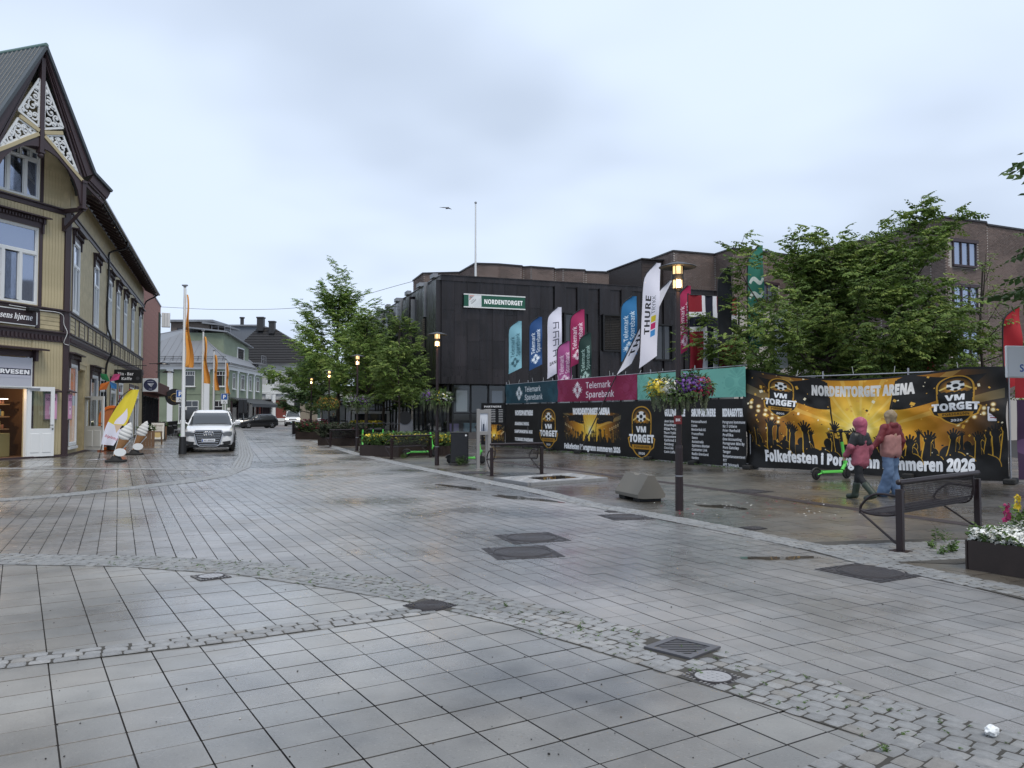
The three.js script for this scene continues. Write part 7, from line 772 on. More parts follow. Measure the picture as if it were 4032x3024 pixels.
// ---------- flagpoles with limp orange flags ----------
const orangeT = canvasTex(128, 512, (c) => { c.fillStyle = '#dd9a46'; c.fillRect(0, 0, 128, 512); c.fillStyle = '#e6bd5c'; c.beginPath(); c.moveTo(0, 180); c.lineTo(60, 300); c.lineTo(0, 420); c.fill(); c.strokeStyle = '#5c3a16'; c.lineWidth = 4; for (let i = 0; i < 9; i++) { c.beginPath(); c.moveTo(64, 250); c.lineTo(64 + Math.cos(i * 0.4 + 3.1) * 40, 250 + Math.sin(i * 0.4 + 3.1) * 40); c.stroke(); } c.beginPath(); c.moveTo(20, 262); c.lineTo(108, 262); c.stroke(); });
[[-12.88, 31.56, 3.4, 0.3, 'nearest white flagpole with long limp orange flag beside the SUV'], [-18.8, 48.9, 4.2, 0.9, 'second flagpole from the camera with orange flag'], [-23.8, 64.2, 3.6, 1.5, 'third flagpole from the camera with orange flag'], [-26.7, 75, 4, 2.2, 'farthest flagpole with orange flag near the green building']].forEach(([x, f, y0, ph, label], i) => {
  const o = thing('flagpole', label, 'flagpole', x, f, 0, 'white flagpoles with orange flags'); mesh('pole', cyl(0.045, 0.085, 6.35, 0, 0.2, 0, 14), M.white, o); mesh('base', mv(new THREE.CylinderGeometry(0.13, 0.17, 0.68, 4), 0, 0.34, 0, Math.PI / 4), M.black, o); mesh('finial', [cyl(0.07, 0.04, 0.1, 0, 6.52, 0), mv(rb(0.22, 0.06, 0.1, 0.02, 0, 0, 0), 0, 6.6, 0)], M.zinc, o);
  const top = 6.25, n = 5; mesh('flag', sheet((u, v) => { const h = top - (1 - v) * 2.75, w = (0.07 + 0.2 * Math.pow(1 - v, 0.6)) * (1 + 0.2 * Math.sin(v * 6 + ph)); const t = u * n; return [0.08 + w * (0.5 + 0.5 * Math.sin(t * 1.3 + ph)) * u * 1.3 + 0.03 * Math.sin(v * 9 + ph), h - 0.12 * u * (1 - v), 0.12 * Math.sin(t * 2.4 + v * 3 + ph) * u]; }, 40, 24), cloth(orangeT, { roughness: 0.7 }), o); mesh('rope', bar([0.09, 3.3, 0.03], [0.07, 6.5, 0.0], 0.006, 4), M.white, o);
});
// ---------- parking signs, speaker, bird, litter ----------
function pSign(x, f, label) { const o = thing('parking_sign', label, 'sign', x, f, 0.25, 'blue parking signs'); mesh('post', [bar([0.32, 0, -0.05], [0.32, 3.1, -0.05], 0.035)], M.black, o); mesh('plate', [rb(0.5, 0.8, 0.03, 0.012, 0, 2.25, 0)], M.black, o); mesh('print', plane(0.45, 0.74, 0, 2.65, 0.018), printMat(canvasTex(128, 208, (c) => { c.fillStyle = '#dfe4e8'; c.fillRect(0, 0, 128, 208); c.fillStyle = '#1f57a4'; c.fillRect(6, 6, 116, 118); text(c, 'P', 64, 106, 110, { align: 'center' }); c.strokeStyle = '#222'; c.lineWidth = 6; c.beginPath(); c.arc(64, 176, 18, 0, 5); c.stroke(); c.beginPath(); c.moveTo(60, 136); c.lineTo(62, 166); c.lineTo(84, 166); c.lineTo(92, 190); c.stroke(); })), o); mesh('small_plate', bx(0.2, 0.2, 0.02, 0.3, 1.8, -0.01), M.white, o); mesh('clamp', bar([0.1, 2.9, -0.03], [0.32, 2.9, -0.05], 0.015), M.black, o); }
pSign(-20.4, 49.5, 'blue parking sign half hidden behind the nearest flagpole'); pSign(-20.9, 58.5, 'blue disabled parking sign above the white SUV');
{
  let o = thing('loudspeaker', 'black loudspeaker on a pole beneath the dark awning', 'speaker', -29.4, 88, -0.4); mesh('box', rb(0.75, 1.5, 0.6, 0.08, 0, 1.6, 0), M.black, o); mesh('stand', [bar([0, 0, 0], [0, 1.6, 0], 0.04), bar([-0.4, 0, 0], [0, 0.6, 0], 0.025), bar([0.4, 0, 0], [0, 0.6, 0], 0.025)], M.black, o);
  o = thing('gull', 'small gull in flight against the grey sky', 'bird', -4.86, 60, 0.6, null, 17.0); const bd = mesh('body', loft([[0.24, 0.01], [0.16, 0.05], [0.02, 0.075], [-0.14, 0.045], [-0.26, 0.02]].map(([z, r]) => [...Array(8).keys()].map((i) => [Math.cos(i * 0.785) * r, Math.sin(i * 0.785) * r, z]))), lambert(0.2, 0.2, 0.21), o); for (const s of [-1, 1]) mesh('wing', mv(ext([[0, 0.09], [0.28, 0.12], [0.6, 0.0], [0.26, -0.07], [0, -0.08]].map(([a, b]) => [a * s, b]), 0.012), 0, 0.03, 0, 0, -Math.PI / 2, s * 0.45), lambert(0.14, 0.14, 0.15), o);
  o = single('paper_litter', mv(new THREE.IcosahedronGeometry(0.035, 2), 2.36, 0.04, -4.02, 0.4, 0.2, 0, [1.1, 0.75, 0.8]), M.white, 'crumpled white paper lying on the setts at lower right', 'litter'); { const P = o.geometry.attributes.position; for (let i = 0; i < P.count; i++) { const k = 1 + 0.35 * (hash2(P.getX(i) * 900, P.getZ(i) * 900, 3) - 0.5); P.setXYZ(i, 2.36 + (P.getX(i) - 2.36) * k, 0.04 + (P.getY(i) - 0.04) * k, -4.02 + (P.getZ(i) + 4.02) * k); } o.geometry.computeVertexNormals(); }
  // outside the yellow house
  o = thing('beach_flag', 'yellow and white beach flag with ice cream print outside the shop', 'flag', -13.95, 27.25, 0.1); const ft = canvasTex(160, 512, (c) => { c.fillStyle = '#e0cc3a'; c.fillRect(0, 0, 160, 330); c.fillStyle = '#dcdce8'; c.beginPath(); c.moveTo(0, 300); c.lineTo(160, 380); c.lineTo(160, 512); c.lineTo(0, 512); c.fill(); c.fillStyle = '#e6e0ea'; c.beginPath(); c.moveTo(100, 170); c.bezierCurveTo(150, 250, 150, 290, 130, 320); c.lineTo(50, 320); c.bezierCurveTo(40, 270, 80, 240, 100, 170); c.fill(); c.fillStyle = '#d2b79a'; c.beginPath(); c.moveTo(56, 325); c.lineTo(126, 325); c.lineTo(104, 400); c.fill(); text(c, 'Diplom-Is', 20, 440, 32, { color: '#b04050', rot: 0.2 }); });
  mesh('cloth', sheet((u, v) => { const y = 0.55 + v * 1.85 - u * 0.05 * (1 - v), w = 0.62 * Math.sin(Math.PI * clamp(0.22 + v * 0.62)), lean = 0.08 + v * 0.62 + v * v * 0.25; return [lean + (u - 0.28) * w + 0.1, y, 0.05 * Math.sin(u * 6 + v * 4)]; }, 12, 24), cloth(ft), o); mesh('pole', tube([[0, 0.05, 0], [0.1, 0.5, 0], [0.35, 1.4, 0], [0.75, 2.2, 0], [1.05, 2.42, 0]], 0.014, 30, 6), M.black, o); mesh('foot', [bar([-0.35, 0.02, 0.1], [0.2, 0.05, -0.05], 0.012), bar([0.3, 0.02, 0.1], [-0.1, 0.05, -0.05], 0.012), bar([0, 0.02, -0.35], [0, 0.06, 0.05], 0.012)], M.steel, o);
  const waffle = std({ color: [0.36, 0.18, 0.07], roughness: 0.7, map: rep(mottleT, 2) }), swirlM = std({ color: [0.62, 0.62, 0.6], roughness: 0.45 });
  const cone = (x, f, s, label) => { const q = thing('cone_sign', label, 'sign', x, f, 0.15, 'ice cream cone signs'); const T = (g) => g.applyMatrix4(M4(0, 0.1, 0, 0, 0, -0.48, s)); mesh('cone', T(mv(new THREE.CylinderGeometry(0.17, 0.02, 0.72, 20), 0, 0.4, 0, 0, 0, 0, [1, 1, 0.45])), waffle, q); mesh('swirl', [T(mv(lathe([...Array(49).keys()].map((k) => { const t = k / 48, b = 0.225 * Math.pow(Math.sin(Math.PI * (0.2 + 0.8 * t)), 0.7) * (1 - t * 0.35); return [Math.max(0.001, b * (0.86 + 0.16 * Math.abs(Math.sin(t * 16)))), 0.7 + t * 0.62]; }), 28), 0.01, 0, 0, 0, 0, 0.06, [1, 1, 0.5]))], swirlM, q); mesh('outline', T(mv(ext([[-0.03, 0], [0.03, 0], [0.2, 0.76], [-0.2, 0.76]], 0.02), 0, 0, -0.05)), M.white, q); const tg = mesh('name_tag', mv(cyl(0.19, 0.19, 0.03, 0, 0, 0, 24), 0.26 * s, 0.32, 0.12, 0, Math.PI / 2, 0, [1, 1, 0.68]), M.white, q); mesh('lettering', plane(0.3, 0.1, 0.26 * s, 0.33, 0.142), printMat(canvasTex(128, 44, (c) => { c.fillStyle = '#f0f0f0'; c.fillRect(0, 0, 128, 44); text(c, 'DIPLOM-IS', 4, 34, 32, { color: '#c0203a', width: 120, italic: 'italic' }); })), tg); mesh('base', [rb(0.58, 0.07, 0.4, 0.02, 0.1, 0, 0), cyl(0.12, 0.2, 0.14, 0.1, 0.06, 0)], M.rubber, q); };
  cone(-13.1, 26.5, 1, 'big soft ice cream cone sign in front of the yellow flag'); cone(-14.6, 31.0, 1, 'soft ice cream cone sign half hidden behind the front one');
  o = thing('litter_bin', 'round black litter bin against the yellow house wall', 'bin', -16.9, 34.2, 0.2); mesh('body', cyl(0.27, 0.25, 0.8, 0, 0.05, 0, 20), M.black, o); mesh('lid', cyl(0.3, 0.3, 0.1, 0, 0.9, 0, 20), M.blackGloss, o); mesh('stay', [0, 2.1, 4.2].map((a) => bar([Math.cos(a) * 0.25, 0.8, Math.sin(a) * 0.25], [Math.cos(a) * 0.27, 0.95, Math.sin(a) * 0.27], 0.012)), M.steel, o);
  o = thing('freezer_sign', 'orange arched board standing behind the yellow beach flag', 'sign', -17.3, 34.9, 0.3); { const s = new THREE.Shape(); s.moveTo(-0.52, 0.35); s.lineTo(0.52, 0.35); s.lineTo(0.52, 1.4); s.absarc(0, 1.4, 0.52, 0, Math.PI); const s2 = new THREE.Path(); s2.moveTo(-0.44, 0.5); s2.lineTo(0.44, 0.5); s2.lineTo(0.44, 1.38); s2.absarc(0, 1.38, 0.44, 0, Math.PI); s.holes.push(s2); mesh('arch', ext(s, 0.08, 0.01), M.orange, o); const p2 = new THREE.Shape(); p2.moveTo(-0.45, 0.5); p2.lineTo(0.45, 0.5); p2.lineTo(0.45, 1.38); p2.absarc(0, 1.38, 0.45, 0, Math.PI); mesh('board', mv(ext(p2, 0.03), 0, 0, 0.02), lambert(0.5, 0.16, 0.05), o); mesh('foot', [rb(1.06, 0.14, 0.4, 0.02, 0, 0, 0.05), rb(1.06, 0.1, 0.34, 0.02, 0, 0.2, 0.05)], M.orange, o); }
  for (const [x, f, l, h] of [[-17.6, 38.8, 'wooden barrel planter with white flowers by the cafe front', 0.75], [-21.6, 49.5, 'wooden crate planter at the cafe railing', 0.8]]) { const q = thing('wooden_planter', l, 'planter', x, f, 0.4, 'wooden cafe planters'); for (let i = 0; i < 6; i++) { mesh('plank', bx(0.11, h, 0.03, -0.3 + i * 0.12, 0, 0.35), M.woodBox, q); mesh('plank', bx(0.03, h, 0.11, 0.36, 0, -0.3 + i * 0.12), M.woodBox, q); mesh('plank', bx(0.03, h, 0.11, -0.36, 0, -0.3 + i * 0.12), M.woodBox, q); } mesh('soil', bx(0.68, 0.04, 0.66, 0, h - 0.06, 0), M.soil, q); bed(q, 31, 0.7, 0.6, h, [['leaf', 160, 'green', 0.16, 0, 0.15], ['flower', 120, 'white', 0.035, 0.1, 0.25]]); }
  o = thing('wooden_stool', 'small wooden stool beside the barrel planter', 'stool', -18.1, 41.2, 0.5); mesh('seat', rb(0.42, 0.05, 0.42, 0.01, 0, 0.62, 0), M.woodBox, o); for (const [x, z] of [[-0.17, -0.17], [0.17, -0.17], [-0.17, 0.17], [0.17, 0.17]]) mesh('leg', bar([x * 1.2, 0, z * 1.2], [x, 0.63, z], 0.02, 6), M.woodBox, o);
  o = thing('menu_board', 'white printed menu A board outside the cafe', 'sign', -20.2, 46.0, 0.25); mesh('frame', [bx(0.76, 1.05, 0.05, 0, 0.05, 0, 0, -0.14), bar([-0.35, 0, -0.35], [-0.3, 1.0, -0.08], 0.02), bar([0.35, 0, -0.35], [0.3, 1.0, -0.08], 0.02)], M.black, o); mesh('print', mv(new THREE.PlaneGeometry(0.68, 0.94), 0, 0.58, 0.03, 0, -0.14), printMat(canvasTex(128, 180, (c) => { c.fillStyle = '#dcdad2'; c.fillRect(0, 0, 128, 180); c.fillStyle = '#c9b27a'; c.beginPath(); c.ellipse(64, 130, 46, 30, 0, 0, 7); c.fill(); text(c, 'Meny', 30, 40, 30, { color: '#6b5a4a', font: 'serif' }); for (let i = 0; i < 4; i++) { c.fillStyle = '#9a9488'; c.fillRect(20, 54 + i * 12, 88, 4); } })), o);
  o = thing('cafe_railing', 'low black metal railing around the cafe tables', 'railing', -22.1, 51.2, rotOf(-0.31, 0.95)); mesh('rail', [bar([0, 1.02, 0], [10, 1.02, 0], 0.025), bar([0, 0.12, 0], [10, 0.12, 0], 0.02)], M.black, o); for (let i = 0; i <= 50; i++) mesh('baluster', bar([i * 0.2, i % 10 ? 0.12 : 0, 0], [i * 0.2, 1.02, 0], i % 10 ? 0.011 : 0.025, 5), M.black, o);
  for (const [x, f, l] of [[-23.3, 54.2, 'grey cafe table behind the railing, nearer one'], [-24.4, 57.6, 'grey cafe table behind the railing, farther one']]) { const q = thing('cafe_table', l, 'table', x, f, 0.3, 'cafe tables'); mesh('table_top', cyl(0.42, 0.42, 0.03, 0, 0.72, 0, 20), M.zinc, q); mesh('leg', bar([0, 0, 0], [0, 0.72, 0], 0.03), M.black, q); mesh('foot', cyl(0.24, 0.26, 0.03, 0, 0, 0, 16), M.black, q); for (const [a, s] of [[0.4, 'chair'], [2.6, 'chair']]) { const ch = thing('cafe_chair', `grey metal cafe chair at the ${l.includes('nearer') ? 'nearer' : 'farther'} table, ${a < 1 ? 'street' : 'wall'} side`, 'chair', x + Math.cos(a) * 0.75, f + Math.sin(a) * 0.75, a, 'cafe chairs'); mesh('seat', rb(0.44, 0.04, 0.44, 0.015, 0, 0.44, 0), M.zinc, ch); mesh('backrest', tube([[0.2, 0.46, -0.2], [0.22, 0.85, -0.18], [0.24, 0.9, 0], [0.22, 0.85, 0.18], [0.2, 0.46, 0.2]], 0.02, 20, 6), M.zinc, ch); for (const [lx, lz] of [[-0.19, -0.19], [0.19, -0.19], [-0.19, 0.19], [0.19, 0.19]]) mesh('leg', bar([lx * 1.1, 0, lz * 1.1], [lx, 0.45, lz], 0.014, 5), M.zinc, ch); } }
  o = thing('red_pennant', 'slim red and white pennant hanging by the brick building', 'flag', -23.0, 47.8, 0.2); mesh('cloth', sheet((u, v) => [(u - 0.5) * (0.42 - 0.25 * v) + v * 0.35, 0.95 + v * 2.1, 0.04 * Math.sin(v * 9 + u * 3)], 6, 20), cloth(canvasTex(32, 256, (c) => { c.fillStyle = '#b3283c'; c.fillRect(0, 0, 32, 256); c.fillStyle = '#d8cfd0'; c.fillRect(0, 120, 32, 90); c.fillStyle = '#c86a5a'; c.fillRect(0, 210, 32, 46); })), o); mesh('pole', tube([[-0.2, 0, 0], [-0.15, 1, -0.02], [0.3, 3.1, -0.02]], 0.015, 20, 5), M.black, o);
  o = thing('info_cabinet', 'dark framed notice cabinet under the street trees', 'notice board', -14.6, 66, 0.3); mesh('frame', [bx(2.0, 0.12, 0.14, 0, 2.3, 0), bx(2.0, 0.1, 0.14, 0, 0.9, 0), bx(0.1, 2.4, 0.14, -0.95, 0, 0), bx(0.1, 2.4, 0.14, 0.95, 0, 0)], M.black, o); mesh('sheet', bx(1.8, 1.3, 0.04, 0, 1.0, 0), lambert(0.35, 0.37, 0.4), o);
  o = thing('sandwich_board', 'grey sandwich board with dark round top near the scooters', 'sign', -6.9, 52, 0.1); mesh('board', [bx(1.0, 1.2, 0.05, 0, 0, 0)], lambert(0.2, 0.21, 0.24), o); mesh('head', mv(cyl(0.42, 0.42, 0.06, 0, 0, 0, 24), 0, 1.3, 0, 0, Math.PI / 2), M.black, o);
  for (const [x, f, l] of [[-9.6, 41.0, 'dark square bollard at the kerb left of the shrub planter'], [-16.8, 62, 'short dark bollard at the kerb near the far planter']]) { const q = thing('bollard', l, 'bollard', x, f, 0.4, 'dark kerb bollards'); mesh('post', rb(0.2, 0.95, 0.2, 0.02, 0, 0, 0), M.maroon, q); mesh('cap', rb(0.23, 0.05, 0.23, 0.02, 0, 0.95, 0), M.black, q); }
}
// ---------- people ----------
function sdf(bones, cx, cy, cz, half, res, blend) { // smooth union of tapered capsules, meshed
  const mc = new MarchingCubes(res, new THREE.MeshBasicMaterial(), false, false, 120000); mc.isolation = 0; const hs = res / 2, F = mc.field, k = blend;
  const B = bones.map(([a, b, ra, rb2, kk]) => { const d = [b[0] - a[0], b[1] - a[1], b[2] - a[2]]; return { a, d, l2: d[0] ** 2 + d[1] ** 2 + d[2] ** 2 || 1e-9, ra, rb: rb2 ?? ra, kk: kk ?? k }; });
  for (let z = 0; z < res; z++) for (let y = 0; y < res; y++) for (let x = 0; x < res; x++) { const px = cx + (x - hs) / hs * half, py = cy + (y - hs) / hs * half, pz = cz + (z - hs) / hs * half; let s = 1e3; for (const b of B) { const qx = px - b.a[0], qy = py - b.a[1], qz = pz - b.a[2], t = clamp((qx * b.d[0] + qy * b.d[1] + qz * b.d[2]) / b.l2), ex = qx - b.d[0] * t, ey = qy - b.d[1] * t, ez = qz - b.d[2] * t, d = Math.sqrt(ex * ex + ey * ey + ez * ez) - (b.ra + (b.rb - b.ra) * t); if (s > 1e2) s = d; else { const h = Math.max(b.kk - Math.abs(s - d), 0) / b.kk; s = Math.min(s, d) - h * h * b.kk * 0.25; } } F[x + y * res + z * res * res] = -s; }
  mc.update(); const n = mc.count, g = new THREE.BufferGeometry(); g.setAttribute('position', new THREE.BufferAttribute(mc.positionArray.slice(0, n * 3), 3)); g.setAttribute('normal', new THREE.BufferAttribute(mc.normalArray.slice(0, n * 3), 3)); g.setAttribute('uv', new THREE.BufferAttribute(new Float32Array(n * 2), 2)); g.applyMatrix4(M4(cx, cy, cz, 0, 0, 0, half)); return g;
}
const mirrorX = (p) => [-p[0], p[1], p[2]];
function handBones(w, dir, out, s = 1) { // wrist, direction of the fingers, direction of the thumb
  const D = new THREE.Vector3(...dir).normalize(), O = new THREE.Vector3(...out).normalize(), N = new THREE.Vector3().crossVectors(D, O), W = new THREE.Vector3(...w), at3 = (a, b, c) => W.clone().addScaledVector(D, a * s).addScaledVector(O, b * s).addScaledVector(N, c * s).toArray(), l = [[at3(-0.02, 0, 0), at3(0.03, 0, 0), 0.026 * s, 0.026 * s], [at3(0.03, 0.018, 0), at3(0.075, 0.022, 0), 0.018 * s, 0.016 * s], [at3(0.03, -0.018, 0), at3(0.07, -0.024, 0), 0.018 * s, 0.015 * s]];
  [[0.028, 0.066], [0.01, 0.075], [-0.01, 0.07], [-0.028, 0.055]].forEach(([o, len], i) => { const a = at3(0.078, o, 0), b = at3(0.078 + len * 0.5, o * 1.1, -0.008), c = at3(0.078 + len * 0.85, o * 1.1, -0.03); l.push([a, b, 0.0095 * s, 0.009 * s, 0.004], [b, c, 0.009 * s, 0.0075 * s, 0.004]); }); l.push([at3(0.02, 0.025, 0), at3(0.05, 0.052, -0.012), 0.012 * s, 0.01 * s, 0.008], [at3(0.05, 0.052, -0.012), at3(0.082, 0.056, -0.02), 0.01 * s, 0.008 * s, 0.004]); return [l, at3(0.07, 0, 0)];
}
const skin = std({ color: [0.5, 0.3, 0.22], roughness: 0.55 }), creased = (g) => g;
function fold(g, amp, fq, seed) { const P = g.attributes.position, N = g.attributes.normal; for (let i = 0; i < P.count; i++) { const x = P.getX(i), y = P.getY(i), z = P.getZ(i), d = amp * (fbm((x + z) * fq + seed, y * fq * 1.6 + x * fq, 3, seed) - 0.5); P.setXYZ(i, x + N.getX(i) * d, y + N.getY(i) * d, z + N.getZ(i) * d); } const m = mergeVertices(new THREE.BufferGeometry().setAttribute('position', P), 1e-4); m.computeVertexNormals(); m.setAttribute('uv', new THREE.BufferAttribute(new Float32Array(m.attributes.position.count * 2), 2)); return m; }
function person(label, x, f, ry, J, wear) {
  const o = thing('person', label, 'person', x, f, ry), S = J.s, body = [[J.pelvis, J.chest, 0.1 * S, 0.115 * S], [J.chest, J.neck, 0.11 * S, 0.05 * S], [J.neck, J.skull, 0.048 * S, 0.05 * S]], [hl, hlc] = handBones(J.wrist[0], J.hand[0], J.thumb[0], S * 0.95), [hr, hrc] = handBones(J.wrist[1], J.hand[1], J.thumb[1], S * 0.95);
  for (const i of [0, 1]) body.push([J.chest, J.sh[i], 0.08 * S, 0.06 * S], [J.sh[i], J.el[i], 0.05 * S, 0.04 * S], [J.el[i], J.wrist[i], 0.04 * S, 0.028 * S], [J.pelvis, J.hip[i], 0.09 * S, 0.085 * S], [J.hip[i], J.kn[i], 0.08 * S, 0.055 * S], [J.kn[i], J.an[i], 0.05 * S, 0.035 * S], [J.an[i], J.toe[i], 0.036 * S, 0.03 * S]);
  const h = J.skull, head = [[[h[0], h[1] + 0.03 * S, h[2] - 0.015], [h[0], h[1] + 0.04 * S, h[2] + 0.02], 0.085 * S, 0.08 * S], [[h[0], h[1] - 0.05 * S, h[2] + 0.035], [h[0], h[1] - 0.08 * S, h[2] + 0.05], 0.055 * S, 0.035 * S], [[h[0], h[1] + 0.01, h[2] + 0.09 * S], [h[0], h[1] - 0.025, h[2] + 0.112 * S], 0.01 * S, 0.015 * S, 0.01], [[h[0] - 0.02, h[1] - 0.055 * S, h[2] + 0.085 * S], [h[0] + 0.02, h[1] - 0.055 * S, h[2] + 0.085 * S], 0.009, 0.009, 0.006], [[h[0] - 0.082 * S, h[1] + 0.005, h[2]], [h[0] - 0.086 * S, h[1] - 0.03, h[2]], 0.016, 0.011, 0.01], [[h[0] + 0.082 * S, h[1] + 0.005, h[2]], [h[0] + 0.086 * S, h[1] - 0.03, h[2]], 0.016, 0.011, 0.01]];
  const H = J.top, g = merge([sdf(body, 0, H / 2, 0, H * 0.58, 84, 0.05), sdf(head, ...h, 0.2, 56, 0.03), sdf(hl, ...hlc, 0.13, 60, 0.012), sdf(hr, ...hrc, 0.13, 60, 0.012)]); mesh('body', g, skin, o); for (const s of [-1, 1]) mesh('eye', sph(0.013, h[0] + s * 0.032 * S, h[1] + 0.018, h[2] + 0.088 * S), M.black, o);
  for (const [n, bones, res, bl, m, fa, half, c] of wear(J, S)) mesh(n, fold(sdf(bones, ...(c || [0, H / 2, 0]), half || H * 0.58, res, bl), fa, 9, n.length), m, o); return o;
}
{
  const red = std({ color: [0.17, 0.022, 0.028], roughness: 0.55, bumpMap: rep(grainT, 30), bumpScale: 0.001 }), pink = std({ color: [0.42, 0.2, 0.18], roughness: 0.6 }), denim = std({ color: [0.13, 0.2, 0.32], roughness: 0.8 }), blond = std({ color: [0.3, 0.225, 0.135], roughness: 0.55, bumpMap: rep(woodT, 6, 1), bumpScale: 0.004 });
  const A = { s: 1, top: 1.66, pelvis: [0, 0.87, 0], chest: [0, 1.21, 0], neck: [0, 1.38, -0.01], skull: [0, 1.51, 0.01], sh: [[-0.165, 1.32, 0], [0.165, 1.32, 0]], el: [[-0.24, 1.07, -0.05], [0.28, 1.09, 0.02]], wrist: [[-0.25, 0.84, 0.03], [0.44, 0.88, 0.12]], hand: [[0.02, -1, 0.12], [0.5, -0.85, 0.2]], thumb: [[0.3, 0, 1], [-0.2, 0.2, 1]], hip: [[-0.085, 0.85, 0], [0.085, 0.85, 0]], kn: [[-0.1, 0.46, 0.06], [0.1, 0.47, -0.03]], an: [[-0.1, 0.08, -0.06], [0.1, 0.07, 0.1]], toe: [[-0.11, 0.035, 0.1], [0.11, 0.035, 0.26]] };
  person('adult in dark red and pink jacket, wide jeans and blond bob walking away', 7.25, 15.45, Math.PI + 0.42, A, (J) => [
    ['jacket', [[[-0.075, 0.84, 0], [-0.07, 1.24, 0], 0.125, 0.12], [[0.075, 0.84, 0], [0.07, 1.24, 0], 0.125, 0.12], [[0, 1.24, 0], [0, 1.38, -0.02], 0.12, 0.075], ...[0, 1].flatMap((i) => [[[J.sh[i][0] * 0.5, 1.29, 0], J.sh[i], 0.09, 0.078, 0.03], [J.sh[i], J.el[i], 0.074, 0.064, 0.025], [J.el[i], J.wrist[i], 0.064, 0.05, 0.025]]), [[-0.06, 1.38, -0.08], [0.06, 1.38, -0.08], 0.05, 0.05]], 100, 0.04, red, 0.026],
    ['jacket_panel', [[[-0.075, 0.86, 0], [-0.078, 1.12, 0], 0.142, 0.134], [[0.075, 0.86, 0], [0.078, 1.12, 0], 0.142, 0.134]], 90, 0.04, pink, 0.022],
    ['jeans', [0, 1].flatMap((i) => [[[J.hip[i][0], 0.76, J.hip[i][2]], J.kn[i], 0.098, 0.092], [J.kn[i], [J.an[i][0], 0.1, J.an[i][2]], 0.092, 0.108]]), 90, 0.03, denim, 0.035],
    ...[0, 1].map((i) => ['shoe', [[[J.an[i][0], 0.05, J.an[i][2] - 0.03], J.toe[i], 0.045, 0.04]], 84, 0.01, M.black, 0]),
    ['hair', [[[0, 1.565, -0.02], [0, 1.56, 0.02], 0.1, 0.095], [[0, 1.55, -0.05], [0, 1.41, -0.065], 0.08, 0.05], [[-0.065, 1.54, -0.01], [-0.085, 1.4, -0.02], 0.045, 0.032], [[0.065, 1.54, -0.01], [0.085, 1.4, -0.02], 0.045, 0.032]], 64, 0.03, blond, 0.025, 0.24, [0, 1.5, -0.02]]]);
  const cpink = std({ color: [0.33, 0.085, 0.12], roughness: 0.55 }), boots = std({ color: [0.03, 0.045, 0.03], roughness: 0.35 });
  const C = { s: 0.92, top: 1.5, pelvis: [0, 0.78, 0], chest: [0, 1.08, 0], neck: [0, 1.22, 0], skull: [0, 1.36, 0.01], sh: [[-0.14, 1.17, 0], [0.14, 1.17, 0]], el: [[-0.2, 0.96, -0.06], [0.22, 0.97, 0.03]], wrist: [[-0.24, 0.78, 0.04], [0.2, 0.82, 0.16]], hand: [[0, -1, 0.2], [-0.3, -0.8, 0.5]], thumb: [[0.3, 0, 1], [-0.3, 0.3, 0.8]], hip: [[-0.08, 0.76, 0], [0.08, 0.76, 0]], kn: [[-0.09, 0.43, 0.13], [0.09, 0.42, -0.04]], an: [[-0.09, 0.09, 0.2], [0.09, 0.14, -0.33]], toe: [[-0.1, 0.035, 0.36], [0.1, 0.05, -0.18]] };
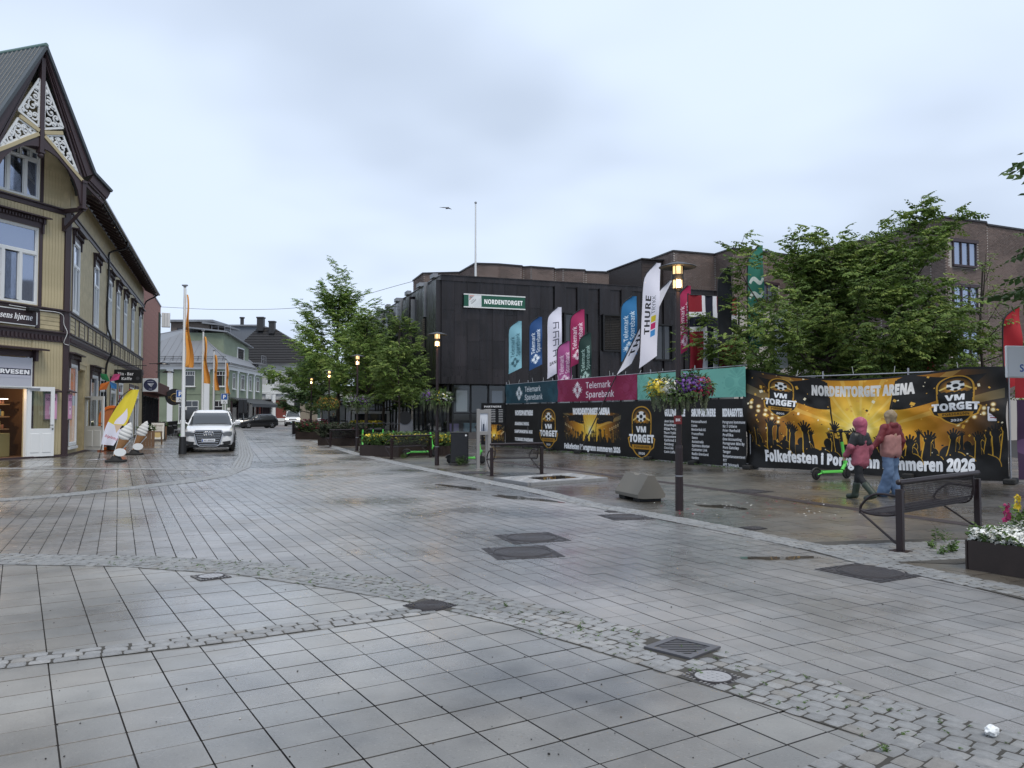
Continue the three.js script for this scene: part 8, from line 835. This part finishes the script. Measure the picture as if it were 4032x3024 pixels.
  person('child in pink hooded rain jacket, black leggings and green boots striding', 6.45, 14.95, Math.PI + 0.5, C, (J) => [
    ['rain_jacket', [[[-0.055, 0.7, 0], [-0.055, 1.08, 0], 0.125, 0.11], [[0.055, 0.7, 0], [0.055, 1.08, 0], 0.125, 0.11], [[0, 1.08, 0], [0, 1.22, 0], 0.12, 0.075], ...[0, 1].flatMap((i) => [[[J.sh[i][0] * 0.5, 1.14, 0], J.sh[i], 0.085, 0.075, 0.03], [J.sh[i], J.el[i], 0.07, 0.064, 0.025], [J.el[i], J.wrist[i], 0.064, 0.052, 0.025]])], 100, 0.04, cpink, 0.026],
    ['yoke', [[[-0.06, 1.14, 0], [0.06, 1.14, 0], 0.118, 0.118], [[-0.055, 1.06, -0.01], [0.055, 1.06, -0.01], 0.117, 0.117], ...[0, 1].map((i) => [J.sh[i], [lerp(J.sh[i][0], J.el[i][0], 0.7), lerp(J.sh[i][1], J.el[i][1], 0.7), lerp(J.sh[i][2], J.el[i][2], 0.7)], 0.08, 0.073])], 90, 0.03, M.black, 0.018],
    ['hood', [[[0, 1.42, -0.02], [0, 1.41, 0.03], 0.112, 0.108], [[0, 1.36, -0.03], [0, 1.22, -0.03], 0.1, 0.085]], 60, 0.04, std({ color: [0.4, 0.09, 0.15], roughness: 0.55 }), 0.02, 0.25, [0, 1.34, 0]],
    ['leggings', [0, 1].flatMap((i) => [[J.hip[i], J.kn[i], 0.09, 0.062], [J.kn[i], J.an[i], 0.06, 0.05]]), 84, 0.03, lambert(0.012, 0.013, 0.016), 0.012],
    ...[0, 1].map((i) => ['rubber_boot', [[[lerp(J.kn[i][0], J.an[i][0], 0.45), lerp(J.kn[i][1], J.an[i][1], 0.45), lerp(J.kn[i][2], J.an[i][2], 0.45)], J.an[i], 0.066, 0.06], [[J.an[i][0], J.an[i][1] - 0.03, J.an[i][2] - 0.02], J.toe[i], 0.05, 0.045]], 84, 0.02, boots, 0])]);

  const D = { ...A }; D.el = [[-0.26, 1.05, 0], [0.26, 1.05, 0]]; D.wrist = [[-0.25, 0.82, 0.06], [0.25, 0.82, 0.06]]; D.hand = [[0, -1, 0.1], [0, -1, 0.1]]; D.thumb = [[0.3, 0, 1], [-0.3, 0, 1]];
  const dk = lambert(0.02, 0.022, 0.028), far = (l, x, f, ry, top, leg) => person(l, x, f, ry, D, (J) => [['coat', [[[0, 0.8, 0], [0, 1.2, 0], 0.17, 0.16], [[0, 1.22, 0], [0, 1.36, 0], 0.14, 0.08], ...[0, 1].flatMap((i) => [[[J.sh[i][0] * 0.5, 1.27, 0], J.sh[i], 0.1, 0.09], [J.sh[i], J.el[i], 0.085, 0.075], [J.el[i], J.wrist[i], 0.075, 0.055]])], 56, 0.05, top, 0.02], ['trousers', [0, 1].flatMap((i) => [[J.hip[i], J.kn[i], 0.1, 0.08], [J.kn[i], [J.an[i][0], 0.08, J.an[i][2]], 0.08, 0.08]]), 56, 0.03, leg, 0.02], ...[0, 1].map((i) => ['shoe', [[[J.an[i][0], 0.05, J.an[i][2] - 0.03], J.toe[i], 0.05, 0.045]], 56, 0.01, M.black, 0]), ['hair', [[[0, 1.54, -0.02], [0, 1.54, 0.01], 0.1, 0.095]], 40, 0.03, dk, 0.01, 0.2, [0, 1.5, 0]]]);
  far('distant person in dark coat standing under the street trees', -13.3, 60, 0.5, dk, denim); far('distant person in dark hooded coat beside the tree trunk', -12.0, 66, 2.6, lambert(0.03, 0.03, 0.04), dk);
}
renderer.render(scene, camera);
